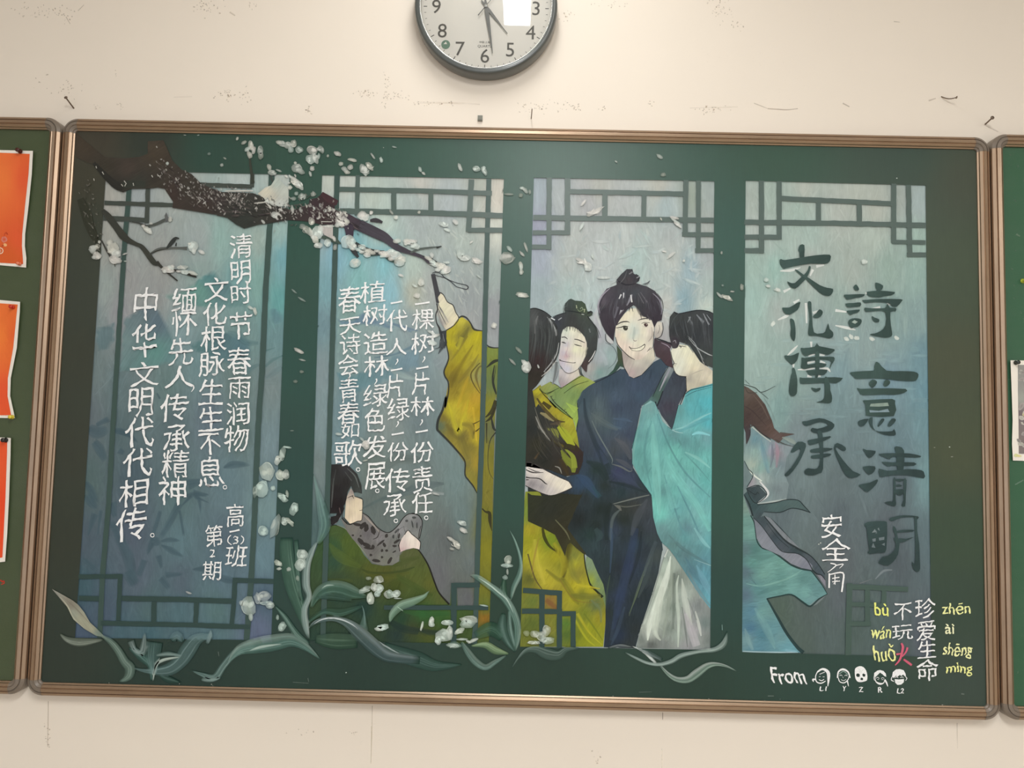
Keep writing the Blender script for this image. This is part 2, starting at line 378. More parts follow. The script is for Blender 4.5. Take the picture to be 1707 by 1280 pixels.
# ------------------------------------------------------------------ chalkboards
M_GREEN = plain('green_enamel', (42, 70, 60), 0.36, spec=0.5, nscale=1.6, namt=0.10, bump=0.25, bscale=700)
M_GREEN3 = plain('green_enamel_right', (50, 94, 66), 0.42, spec=0.45, nscale=2.2, namt=0.12, bump=0.25, bscale=700)
M_GREEN2 = plain('green_enamel_left', (70, 82, 54), 0.42, spec=0.45, nscale=2.2, namt=0.15, bump=0.25, bscale=700)
def smear(m, amt):           # wiped chalk haze
    nt = m.node_tree; b = [n for n in nt.nodes if n.type == 'BSDF_PRINCIPLED'][0]; src = b.inputs['Base Color'].links[0].from_socket
    tc = N(nt, 'ShaderNodeTexCoord'); f = noise(nt, mapping(nt, tc.outputs['Object'], (1.0, 1, 2.6)), 2.2, 5.0, 0.65)
    k = mth(nt, 'MULTIPLY', mth(nt, 'SUBTRACT', f, 0.48, None, True), amt, None, True)
    mx = N(nt, 'ShaderNodeMix', data_type='RGBA'); nt.links.new(k, mx.inputs['Factor']); nt.links.new(src, mx.inputs[6]); mx.inputs[7].default_value = list(s2l((118, 128, 118)))+[1]
    nt.links.new(mx.outputs[2], b.inputs['Base Color'])
smear(M_GREEN, 0.75); smear(M_GREEN2, 0.4); smear(M_GREEN3, 0.4)
def metal(name, col, rough, met=0.85):
    m, nt, b, out = new_mat(name); tc = N(nt, 'ShaderNodeTexCoord')
    f = noise(nt, mapping(nt, tc.outputs['Object'], (3, 60, 3)), 4.0, 3.0, .6)
    k = mth(nt, 'MULTIPLY_ADD', mth(nt, 'SUBTRACT', f, 0.5), 0.5, 1.0); c = list(s2l(col))+[1]
    vm = N(nt, 'ShaderNodeVectorMath', operation='SCALE'); vm.inputs[0].default_value = c[:3]; nt.links.new(k, vm.inputs['Scale']); nt.links.new(vm.outputs[0], b.inputs['Base Color'])
    b.inputs['Metallic'].default_value = met; b.inputs['Roughness'].default_value = rough
    return m
M_RAIL = metal('champagne_aluminium', (172, 148, 126), 0.36)
M_CORNER = plain('taupe_plastic', (126, 114, 102), 0.4, spec=0.5, nscale=30, namt=0.08)
M_BACK = plain('board_back', (90, 85, 78), 0.8)
FW = 0.0275; CR = 0.034
PROF = [(0, -0.001), (0, -0.027), (.06, -.0305), (.26, -.0345), (.30, -.0322), (.34, -.0322), (.37, -.0355), (.60, -.0365), (.64, -.0343), (.69, -.0352), (.86, -.0318), (.90, -.0290), (1, -.0272), (1, -.0205)]
def make_board(x0, x1, z0, z1, label, mat):
    b = empty('chalkboard', ((x0+x1)/2, 0, z0), label, 'chalkboard')
    bm = bmesh.new(); box(bm, (x0+FW*.4, -.020, z0+FW*.4), (x1-FW*.4, -.001, z1-FW*.4)); bm_obj('backing_panel', bm, M_BACK, b)
    bm = bmesh.new(); box(bm, (x0+FW*.5, YS, z0+FW*.5), (x1-FW*.5, -.0201, z1-FW*.5)); bm_obj('writing_surface', bm, mat, b, 'dark green enamel writing surface')
    # rails: profile extruded along each side; rails stop at the corner pieces
    def rail(a, c, nin):
        vs, fs = [], []; n = len(PROF)
        for q in (a, c):
            for t, y in PROF: vs.append((q[0]+nin[0]*t*FW, y, q[1]+nin[1]*t*FW))
        for i in range(n-1): fs.append([i, i+1, n+i+1, n+i])
        fs.append([n-1, 0, n, 2*n-1]); fs.append(list(range(n))); fs.append(list(range(2*n-1, n-1, -1)))
        mesh_obj('frame_rail', vs, fs, M_RAIL, b)
    rail((x0+CR, z1), (x1-CR, z1), (0, -1)); rail((x0+CR, z0), (x1-CR, z0), (0, 1))
    rail((x0, z0+CR), (x0, z1-CR), (1, 0)); rail((x1, z0+CR), (x1, z1-CR), (-1, 0))
    for cx, cz, a0 in ((x0+CR, z1-CR, 90), (x1-CR, z1-CR, 0), (x0+CR, z0+CR, 180), (x1-CR, z0+CR, 270)):
        vs, fs = [], []; n = len(PROF); S = 10
        for k in range(S+1):
            a = math.radians(a0+90*k/S)
            for t, y in PROF:
                r = CR-t*FW; vs.append((cx+r*math.cos(a), y-0.0006, cz+r*math.sin(a)))
        for k in range(S):
            for i in range(n-1): fs.append([k*n+i, k*n+i+1, (k+1)*n+i+1, (k+1)*n+i])
            fs.append([k*n+n-1, k*n, (k+1)*n, (k+1)*n+n-1])
        fs.append(list(range(n))); fs.append(list(range((S+1)*n-1, S*n-1, -1)))
        mesh_obj('frame_corner', vs, fs, M_CORNER, b, 'rounded taupe plastic corner piece', True if False else False)
    return b
BW, BH = 2.08, 1.27013
BOARD = make_board(-BW/2, BW/2, ZB, ZB+BH, 'large green chalkboard with a painted mural of four windows and friends', M_GREEN)
BL = make_board(-BW/2-.003-1.0, -BW/2-.003, ZB+.001, ZB+BH+.001, 'green chalkboard left of the mural board with orange posters', M_GREEN2)
BR = make_board(BW/2+.003, BW/2+.003+1.0, ZB+.002, ZB+BH+.008, 'green chalkboard right of the mural board with a white sheet', M_GREEN3)
# ------------------------------------------------------------------ posters on the side boards
M_PAPER = plain('white_paper', (248, 238, 226), 0.6, spec=0.3)
def poster(name, outline, inner, label, cols, left, cat='poster', group=None, deco=None):
    """outline/inner: pixel outline of the sheet's visible edge, going on past the frame edge"""
    o = np.array(outline, float); n = len(o)
    # slight curl: free edge lifts off the board
    def lift(q): return YS-0.0022-0.004*np.clip(1-np.abs(q[:, 0]-xe)/22.0, 0, 1)
    xe = o[:, 0].max() if left else o[:, 0].min()
    w = P(o[:, 0], o[:, 1], lift(o)); bk = w+np.array([0, 0.0006, 0])
    c0 = w.mean(0)
    e = empty(name, (c0[0], YS, c0[2]), label, cat, group)
    fs = [list(range(n)), list(range(2*n-1, n-1, -1))]+[[i, (i+1) % n, n+(i+1) % n, n+i] for i in range(n)]
    ps_ = Paint(0, YS); ps_.region(o, [(o[0][0], o[0][1], (250, 240, 228)), (o[3][0], o[3][1], (250, 240, 230))], 9.0, 0)
    ps_.y[0] = lift(ps_.u[0]); ps_.build('sheet', M_PRINT, e)
    i_ = np.array(inner, float)
    pt = Paint(0, YS-0.0018)
    pt.region(i_, cols, 9.0, 0)
    def redepth(pt, base):
        base += 0.0003
        for k in range(len(pt.y)): u = pt.u[k]; pt.y[k] = lift(u)-0.0002-k*2e-6-base
    redepth(pt, 0); pt.build('printed_picture', M_PRINT, e)
    if deco:
        d = Paint(0, YS); deco(d); redepth(d, 0.0002); d.build('printed_ornament', M_PRINT, e)
    return e
M_PRINT = flat_mat('print_ink', 0.03, 0.5, 0.3)
OR = [(0, 300, (250, 122, 58)), (45, 300, (238, 92, 52)), (20, 420, (228, 98, 45)), (-60, 350, (250, 130, 60))]
def deco1(d):
    d.dab(7, 399, 5, 5, 0, (215, 75, 35), 1); d.stroke('p 6,396 9,388 13,391 10,386', 1.4, (205, 70, 35)); d.dab(8.5, 408, 3, 2.6, 0, (250, 175, 95), 1)
    d.stroke('p -2,413 3,414 5,418 3,422 -2,423', [1.2, 1.2], (250, 235, 215)); d.stroke('p -2,416 1,417 1,420 -2,420', [1, 1], (230, 190, 160))
    d.stroke('p 3,411 6,408', [2, 2], (190, 80, 40))
poster('orange_poster', [(-90, 246), (0, 250), (55, 251.5), (53, 290), (48, 340), (42, 390), (41.5, 410), (44, 430), (43.5, 446), (0, 442), (-90, 439)],
       [(-84, 251), (0, 254.5), (49.5, 256.5), (47.5, 290), (42, 340), (37, 390), (36.5, 410), (38, 430), (38.5, 440), (0, 438), (-84, 434)],
       'orange poster with white border, topmost of three on the left board', [(0, 300, (250, 128, 62)), (45, 300, (240, 98, 56)), (38, 400, (235, 95, 52)), (10, 425, (222, 98, 42)), (-60, 350, (250, 130, 60))], True, 'poster', None, deco1)
poster('orange_poster', [(-90, 497), (0, 500), (33.5, 503), (33, 520), (28, 580), (18, 630), (17, 660), (25, 697), (0, 696.5), (-90, 692)],
       [(-84, 502), (0, 505.5), (29.5, 507.5), (28, 520), (22, 580), (13, 630), (12.5, 660), (18.5, 692), (0, 692), (-84, 688)],
       'orange poster with white border, middle of three on the left board', [(0, 560, (253, 130, 55)), (25, 560, (240, 105, 52)), (10, 660, (240, 90, 48)), (-60, 600, (250, 130, 60))], True)
poster('orange_poster', [(-90, 726), (0, 729), (18, 730), (17.5, 760), (15, 830), (12, 890), (8.5, 936), (0, 937), (-90, 934)],
       [(-84, 731), (0, 735), (12, 736), (11.5, 760), (9, 830), (6, 890), (4, 929), (0, 930), (-84, 928)],
       'orange red poster with white border, lowest of three on the left board', [(0, 760, (245, 95, 50)), (8, 850, (252, 80, 40)), (-60, 820, (250, 100, 50))], True)
def deco2(d):
    rr = random.Random(4)
    for i in range(60): d.dab(1698+rr.random()*60, 612+rr.random()*140, 2+rr.random()*5, 1.5+rr.random()*4, rr.random()*180, rr.choice([(150, 150, 145), (105, 100, 102), (125, 118, 120), (170, 168, 160)]), .9)
    d.dab(1694, 759, 4, 3, 0, (205, 210, 120), .8); d.dab(1699, 760, 4, 2, 0, (225, 215, 110), .7); d.dab(1707, 690, 3, 4, 0, (190, 180, 120), .8)
poster('picture_sheet', [(1684.5, 600.5), (1720, 601), (1800, 603), (1802, 772), (1720, 768.5), (1688.5, 767.5), (1687, 740), (1688, 700), (1686, 640)],
       [(1697, 608), (1720, 608.5), (1792, 610), (1794, 758), (1720, 757), (1698.5, 756), (1698, 700), (1697, 650)],
       'white sheet with a dark grey picture pinned to the right board', [(1705, 640, (150, 150, 146)), (1705, 665, (165, 168, 160)), (1705, 690, (120, 108, 112)), (1706, 740, (130, 120, 118))], False, 'sheet', None, deco2)
# pins
def pin(x, y, col, label, r=4.2, base=YS-.006):
    c = P1(x, y, base); e = empty('push_pin', (c.x, base, c.z), label, 'pin')
    m = plain('pin_plastic', col, 0.3)
    k = r*0.0013
    def lathe(name, prof, mm):
        vs, fs = [], []; S = 14
        for yy, rr in prof:
            for j in range(S): a = 2*math.pi*j/S; vs.append((c.x+rr*k*math.cos(a), base-yy*k, c.z+rr*k*math.sin(a)))
        for i in range(len(prof)-1):
            for j in range(S): fs.append([i*S+j, i*S+(j+1) % S, (i+1)*S+(j+1) % S, (i+1)*S+j])
        fs.append(list(range(S))[::-1]); fs.append([len(prof)*S-S+j for j in range(S)]); return mesh_obj(name, vs, fs, mm, e, None, True)
    lathe('pin_head', [(0, .9), (.2, 1), (.45, .55), (1.0, .45), (1.6, .6), (1.9, .9), (2.2, .85), (2.4, .3)], m)
    lathe('needle', [(-.004/k, .06), (0.1, .12)], M_STEEL)
M_STEEL = metal('steel', (150, 140, 130), 0.35, 0.9)
pin(34, 252.5, (70, 28, 22), 'dark red pin at the top corner of the topmost orange poster')
pin(33, 440, (240, 130, 95), 'pale orange pin at the bottom corner of the topmost orange poster', 3.2)
pin(22, 512, (205, 50, 28), 'red pin at the top corner of the middle orange poster', 3.6)
pin(21, 695, (225, 205, 70), 'yellow pin at the bottom corner of the middle orange poster', 3.6)
pin(10, 733.5, (38, 36, 34), 'black pin at the top corner of the lowest orange poster')
pin(1693, 604.5, (42, 48, 44), 'black pin at the corner of the white sheet on the right board', 3.8)
pin(1704.5, 468.5, (190, 200, 70), 'yellow green pin on the bare right board above the white sheet', 4.0, YS)
# ------------------------------------------------------------------ wall clock
def text_mesh(s, size=1.0, cache={}):
    if s not in cache:
        cu = bpy.data.curves.new('t', 'FONT'); cu.body = s; cu.resolution_u = 3; ob = bpy.data.objects.new('t', cu); COL.objects.link(ob)
        dg = bpy.context.evaluated_depsgraph_get(); dg.update(); me = bpy.data.meshes.new_from_object(ob.evaluated_get(dg))
        bm = bmesh.new(); bm.from_mesh(me)
        for it in range(2):
            lng = [e for e in bm.edges if e.calc_length() > .16]
            if lng: bmesh.ops.subdivide_edges(bm, edges=lng, cuts=1)
        bmesh.ops.triangulate(bm, faces=bm.faces); bm.to_mesh(me); bm.free()
        cache[s] = (np.array([v.co[:2] for v in me.vertices]).reshape(-1, 2), [list(p.vertices) for p in me.polygons])
        bpy.data.objects.remove(ob); bpy.data.curves.remove(cu); bpy.data.meshes.remove(me)
    return cache[s]
def make_clock():
    FY = -0.026; c = P1(810.5, 12.5, FY); K = 0.001317
    e = empty('wall_clock', (c.x, 0, c.z), 'round wall clock with dark grey case and white dial above the chalkboard', 'clock')
    def lathe(name, prof, mat, S=96, lab=None, closed=False):
        vs, fs = [], []
        for r, y in prof:
            for j in range(S): a = 2*math.pi*j/S; vs.append((c.x+r*math.cos(a), y, c.z+r*math.sin(a)))
        n = len(prof)
        for i in range(n if closed else n-1):
            for j in range(S): k2 = (i+1) % n; fs.append([i*S+j, i*S+(j+1) % S, k2*S+(j+1) % S, k2*S+j])
        return mesh_obj(name, vs, fs, mat, e, lab, True)
    MC = plain('case_plastic', (78, 82, 80), 0.28, spec=0.6, coat=0.3)
    MD = plain('dial', (240, 234, 222), 0.5)
    MK = plain('dial_print', (88, 84, 76), 0.5)
    MH = plain('hand_metal', (98, 98, 94), 0.4, metal=0.3)
    MCH = metal('bright_bezel', (215, 215, 212), 0.2)
    lathe('case', [(.1495, -.027), (.1495, -.040), (.1512, -.0415), (.1530, -.0400), (.1550, -.0405), (.1585, -.0400), (.1612, -.0370), (.1622, -.030), (.1622, -.012), (.160, -.001), (.1495, -.001)], MC, closed=True)
    lathe('bezel_ring', [(.1475, -.0300), (.1480, -.0405), (.1496, -.0412), (.1500, -.0300)], MCH, lab='thin bright ring inside the case', closed=True)
    S = 96; vs = [(c.x, FY, c.z)]+[(c.x+.1498*math.cos(2*math.pi*j/S), FY, c.z+.1498*math.sin(2*math.pi*j/S)) for j in range(S)]
    vs2 = [(x, -.004, z) for x, y, z in vs]
    mesh_obj('dial', vs+vs2, [[0, (j+1) % S+1, j+1] for j in range(S)]+[[S+1, S+1+j+1, S+1+(j+1) % S+1] for j in range(S)]+[[j+1, (j+1) % S+1, S+2+(j+1) % S, S+2+j] for j in range(S)], MD, e, 'white dial')
    # ticks
    vs, fs = [], []
    for k in range(60):
        a = math.radians(90-6*k); big = k % 5 == 0; r0, r1, w = (.1345, .1425, .0009) if big else (.1370, .1410, .00045)
        d = np.array([math.cos(a), math.sin(a)]); t = np.array([-d[1], d[0]])
        for r, s_ in ((r0, -w), (r1, -w), (r1, w), (r0, w)): q = d*r+t*s_; vs.append((c.x+q[0], FY-.0004, c.z+q[1]))
        i = len(vs)-4; fs.append([i, i+1, i+2, i+3])
    tk = mesh_obj('minute_marks', vs, fs, MK, e)
    tk['kind'] = 'stuff'
    for k in range(1, 13):
        v, f = text_mesh(str(k)); a = math.radians(90-30*k)
        lo, hi = v.min(0), v.max(0); q = (v-(lo+hi)/2)*(.0325/(hi[1]-lo[1])); R_ = .1135 if k != 6 else .114
        px, pz = c.x+R_*math.cos(a), c.z+R_*math.sin(a)
        if k == 4: px += .004
        mesh_obj('numeral', [(px+x, FY-.0005, pz+y) for x, y in q], f, MK, e)
    v, f = text_mesh('QUARTZ'); lo, hi = v.min(0), v.max(0); q = (v-(lo+hi)/2)*(.033/(hi[0]-lo[0])); o = P1(808.5, 77.5, FY)
    mesh_obj('dial_lettering', [(o.x+x, FY-.0005, o.z+y) for x, y in q], f, MK, e)
    v, f = text_mesh('中国·上海'); lo, hi = v.min(0), v.max(0); q = (v-(lo+hi)/2)*(.024/(hi[0]-lo[0])); o = P1(808, 70.5, FY)
    mesh_obj('dial_lettering', [(o.x+x, FY-.0005, o.z+y) for x, y in q], f, MK, e)
    def hand(name, ang, prof, y, th=.0008):
        a = math.radians(90-ang); d = np.array([math.cos(a), math.sin(a)]); t = np.array([-d[1], d[0]]); up = [d*r+t*w for r, w in prof]; dn = [d*r-t*w for r, w in prof[::-1]]
        ring = up+dn; n = len(ring); vs = [(c.x+q[0], y-th, c.z+q[1]) for q in ring]+[(c.x+q[0], y, c.z+q[1]) for q in ring]
        mesh_obj(name, vs, [list(range(n)), list(range(2*n-1, n-1, -1))]+[[i, (i+1) % n, n+(i+1) % n, n+i] for i in range(n)], MH, e)
    hand('hour_hand', 141.5, [(-.018, .0015), (.0, .0028), (.012, .0034), (.045, .0020), (.058, .0010), (.080, .0008)], -.0295)
    hand('minute_hand', 171.0, [(-.016, .0018), (.0, .0040), (.02, .0046), (.060, .0030), (.112, .0006)], -.0315)
    hand('second_hand', 37.0, [(-.029, .0011), (-.010, .0007), (.095, .0004)], -.0335)
    lathe('hand_cap', [(.0001, -.0358), (.003, -.0355), (.0042, -.034), (.0042, -.028)], MCH, 20)
    # hologram sticker
    o = P1(743, 74.5, FY); MS = plain('sticker', (120, 150, 132), 0.25, metal=0.4)
    mesh_obj('round_sticker', [(o.x, FY-.0007, o.z)]+[(o.x+.0100*math.cos(t*math.pi/12), FY-.0007, o.z+.0105*math.sin(t*math.pi/12)) for t in range(24)], [[0, (j+1) % 24+1, j+1] for j in range(24)], MS, e, 'small green hologram sticker')
    mesh_obj('sticker_mark', [(o.x-.005, FY-.0009, o.z+.001), (o.x+.003, FY-.0009, o.z+.001), (o.x+.0005, FY-.0009, o.z+.007)], [[0, 1, 2]], MD, e)
    # glass
    m, nt, b, out = new_mat('clock_glass'); tr = N(nt, 'ShaderNodeBsdfTransparent'); gl = N(nt, 'ShaderNodeBsdfGlossy'); gl.inputs['Roughness'].default_value = 0.02
    fr = N(nt, 'ShaderNodeFresnel'); fr.inputs['IOR'].default_value = 1.5; mx = N(nt, 'ShaderNodeMixShader')
    nt.links.new(fr.outputs[0], mx.inputs[0]); nt.links.new(tr.outputs[0], mx.inputs[1]); nt.links.new(gl.outputs[0], mx.inputs[2]); nt.links.new(mx.outputs[0], out.inputs[0])
    vs = [(c.x, -.0392, c.z)]+[(c.x+.1485*math.cos(2*math.pi*j/S), -.0390, c.z+.1485*math.sin(2*math.pi*j/S)) for j in range(S)]
    mesh_obj('clock_glass', vs, [[0, j+1, (j+1) % S+1] for j in range(S)], m, e)
make_clock()
# ------------------------------------------------------------------ nails and the plug left in the wall
def nail(x0, y0, x1, y1, label, r=.0016, head=True, out=.028, bend=None):
    """shaft from the wall at pixel (x1,y1) to the head seen at pixel (x0,y0)"""
    a = P1(x1, y1, 0.0); b = P1(x0, y0, -out); e = empty('nail', (a.x, 0, a.z), label, 'nail')
    d = (b-a); L = d.length; ax = d.normalized(); t = ax.orthogonal().normalized(); s_ = ax.cross(t); S = 10
    def tube(name, st):
        vs, fs = [], []
        for k, rr in st:
            p = a+ax*(L*k)
            if bend: p = p+Vector((0, 0, -bend*math.sin(math.pi*k)))
            for j in range(S): q = p+t*rr*math.cos(2*math.pi*j/S)+s_*rr*math.sin(2*math.pi*j/S); vs.append(tuple(q))
        for i in range(len(st)-1):
            for j in range(S): fs.append([i*S+j, i*S+(j+1) % S, (i+1)*S+(j+1) % S, (i+1)*S+j])
        fs.append(list(range(S))[::-1]); fs.append([len(st)*S-S+j for j in range(S)]); mesh_obj(name, vs, fs, M_NAIL, e, None, True)
    tube('shaft', [(k/6, r) for k in range(7)])
    if head: tube('nail_head', [(1.0, r*2.4), (1.0+.0012/L, r*2.5), (1.0+.002/L, r*2.0)])
M_NAIL = metal('dull_iron', (120, 104, 90), 0.45, 0.6)
nail(110, 163, 123, 180.5, 'bent nail leaning up left above the gap between left and main chalkboards')
nail(887, 181.5, 885.5, 198, 'upright dark nail in the wall right of the clock', .0011, False)
nail(1654, 196.5, 1642.5, 207, 'nail leaning up right above the right end of the mural board', .0017)
nail(1594, 162.5, 1569, 161, 'thin bent nail lying sideways near the upper right of the mural board', .0012, True, .02, .004)
bm = bmesh.new(); c = P1(800.5, 198, 0); box(bm, (c.x-.0055, -.005, c.z-.006), (c.x+.0055, .002, c.z+.006)); box(bm, (c.x-.0035, -.0062, c.z-.004), (c.x+.0035, -.004, c.z+.0045))
PLG = bm_obj('wall_plug', bm, plain('grey_plastic', (128, 128, 118), 0.6)); tag(PLG, 'small square grey plug in the wall just below the clock', 'plug')
# ------------------------------------------------------------------ marks on the plaster
wp = Paint(0, 0.0)
for s_, w, c, a in (('a 322,835 320,1000 318,1140', 1.0, (165, 140, 115), .7), ('b 775,865 770,1100 765,1250', 1.2, (165, 148, 120), .55), ('b 768,1000 765,1240', 1.0, (245, 236, 215), .8),
                    ('c 1003,910 1003,958', 1.3, (120, 95, 80), .8), ('c 998,1150 997,1280', 1.0, (250, 240, 220), .6), ('d 1262,980 1262,1020', 1.5, (130, 115, 95), .7), ('d 1262,1020 1265,1150', .9, (190, 175, 150), .5),
                    ('p 110,28 117,40', 1.2, (150, 128, 105), .6), ('p 130,18 140,8', 1.2, (150, 130, 110), .5), ('p 383,20 392,26', 3, (175, 155, 125), .35), ('p 1490,36 1500,37', 1.4, (165, 145, 125), .6),
                    ('p 1257,172 1280,181', 1.6, (175, 158, 140), .55), ('p 1280,181 1310,183 1330,181', 1.8, (175, 155, 140), .6), ('p 1405,172 1416,178', 2.2, (165, 148, 130), .6), ('p 1548,168 1560,164', 2.5, (180, 160, 145), .5), ('p 1640,208 1664,220', 1.6, (195, 178, 160), .5),
                    ('p 1150,180 1200,179 1230,178', 1.5, (212, 198, 180), .3), ('p 700,171 760,172 800,174', 3, (215, 200, 182), .25), ('p 290,162 320,161', 1.2, (205, 188, 165), .3)):
    wp.stroke(s_, [w, w, w*.7], c, a*.55, wpx=True, soft=0)
rr = random.Random(11)
for (x, y, sx, sy, n) in ((60, 20, 45, 16, 36), (105, 22, 14, 18, 22), (345, 12, 25, 16, 30), (380, 158, 26, 8, 34), (330, 8, 12, 10, 10), (408, 160, 10, 14, 14), (420, 8, 8, 8, 8), (115, 150, 30, 16, 26), (515, 182, 7, 8, 18), (644, 150, 8, 30, 30), (610, 155, 22, 8, 28),
                          (665, 160, 18, 8, 18), (720, 172, 50, 5, 26), (900, 178, 50, 10, 40), (955, 180, 20, 8, 18), (1005, 182, 5, 4, 8), (1085, 172, 5, 4, 6), (1185, 182, 30, 7, 30), (1200, 15, 22, 20, 40), (1230, 40, 14, 10, 12), (945, 25, 14, 10, 16), (1020, 6, 40, 8, 20), (1000, 295, 1, 1, 1), (200, 178, 10, 6, 8), (160, 176, 8, 6, 6),
                          (590, 1218, 12, 8, 6), (500, 1220, 20, 6, 6), (995, 1265, 8, 20, 10), (75, 1215, 8, 30, 14), (195, 122, 10, 8, 3), (60, 132, 20, 10, 6), (80, 1235, 5, 14, 5)):
    for i in range(n):
        qx, qy = x+rr.gauss(0, .5)*sx, y+rr.gauss(0, .5)*sy
        if qy < 196 or qy > 1206: wp.dab(qx, qy, .5+rr.random()*1.3, .4+rr.random()*.9, rr.random()*180, rr.choice([(168, 145, 118), (190, 168, 140), (150, 130, 112)]), (.35+.4*rr.random())*.55)
WM = wp.build('scuff_marks', M_THIN, WALL); WM['kind'] = 'stuff'
# ================================================================== THE MURAL
def part(p, name, parent, label=None, mat=None): return p.build(name, mat or M_PAINT, parent, label)
def pe(name, x, y, label): o = P1(x, y, YS); return empty(name, tuple(Vector((o.x, YS, o.z))-Vector(BOARD.location)), label, parent=BOARD)
QUAD = [[(177,284),(483,291),(452,1067),(125,1063)], [(537,292),(840,298),(815,1073),(514,1068)], [(890,296),(1191,302),(1184,1083),(867,1078)], [(1243,301),(1543,309),(1553,1095),(1237,1087)]]
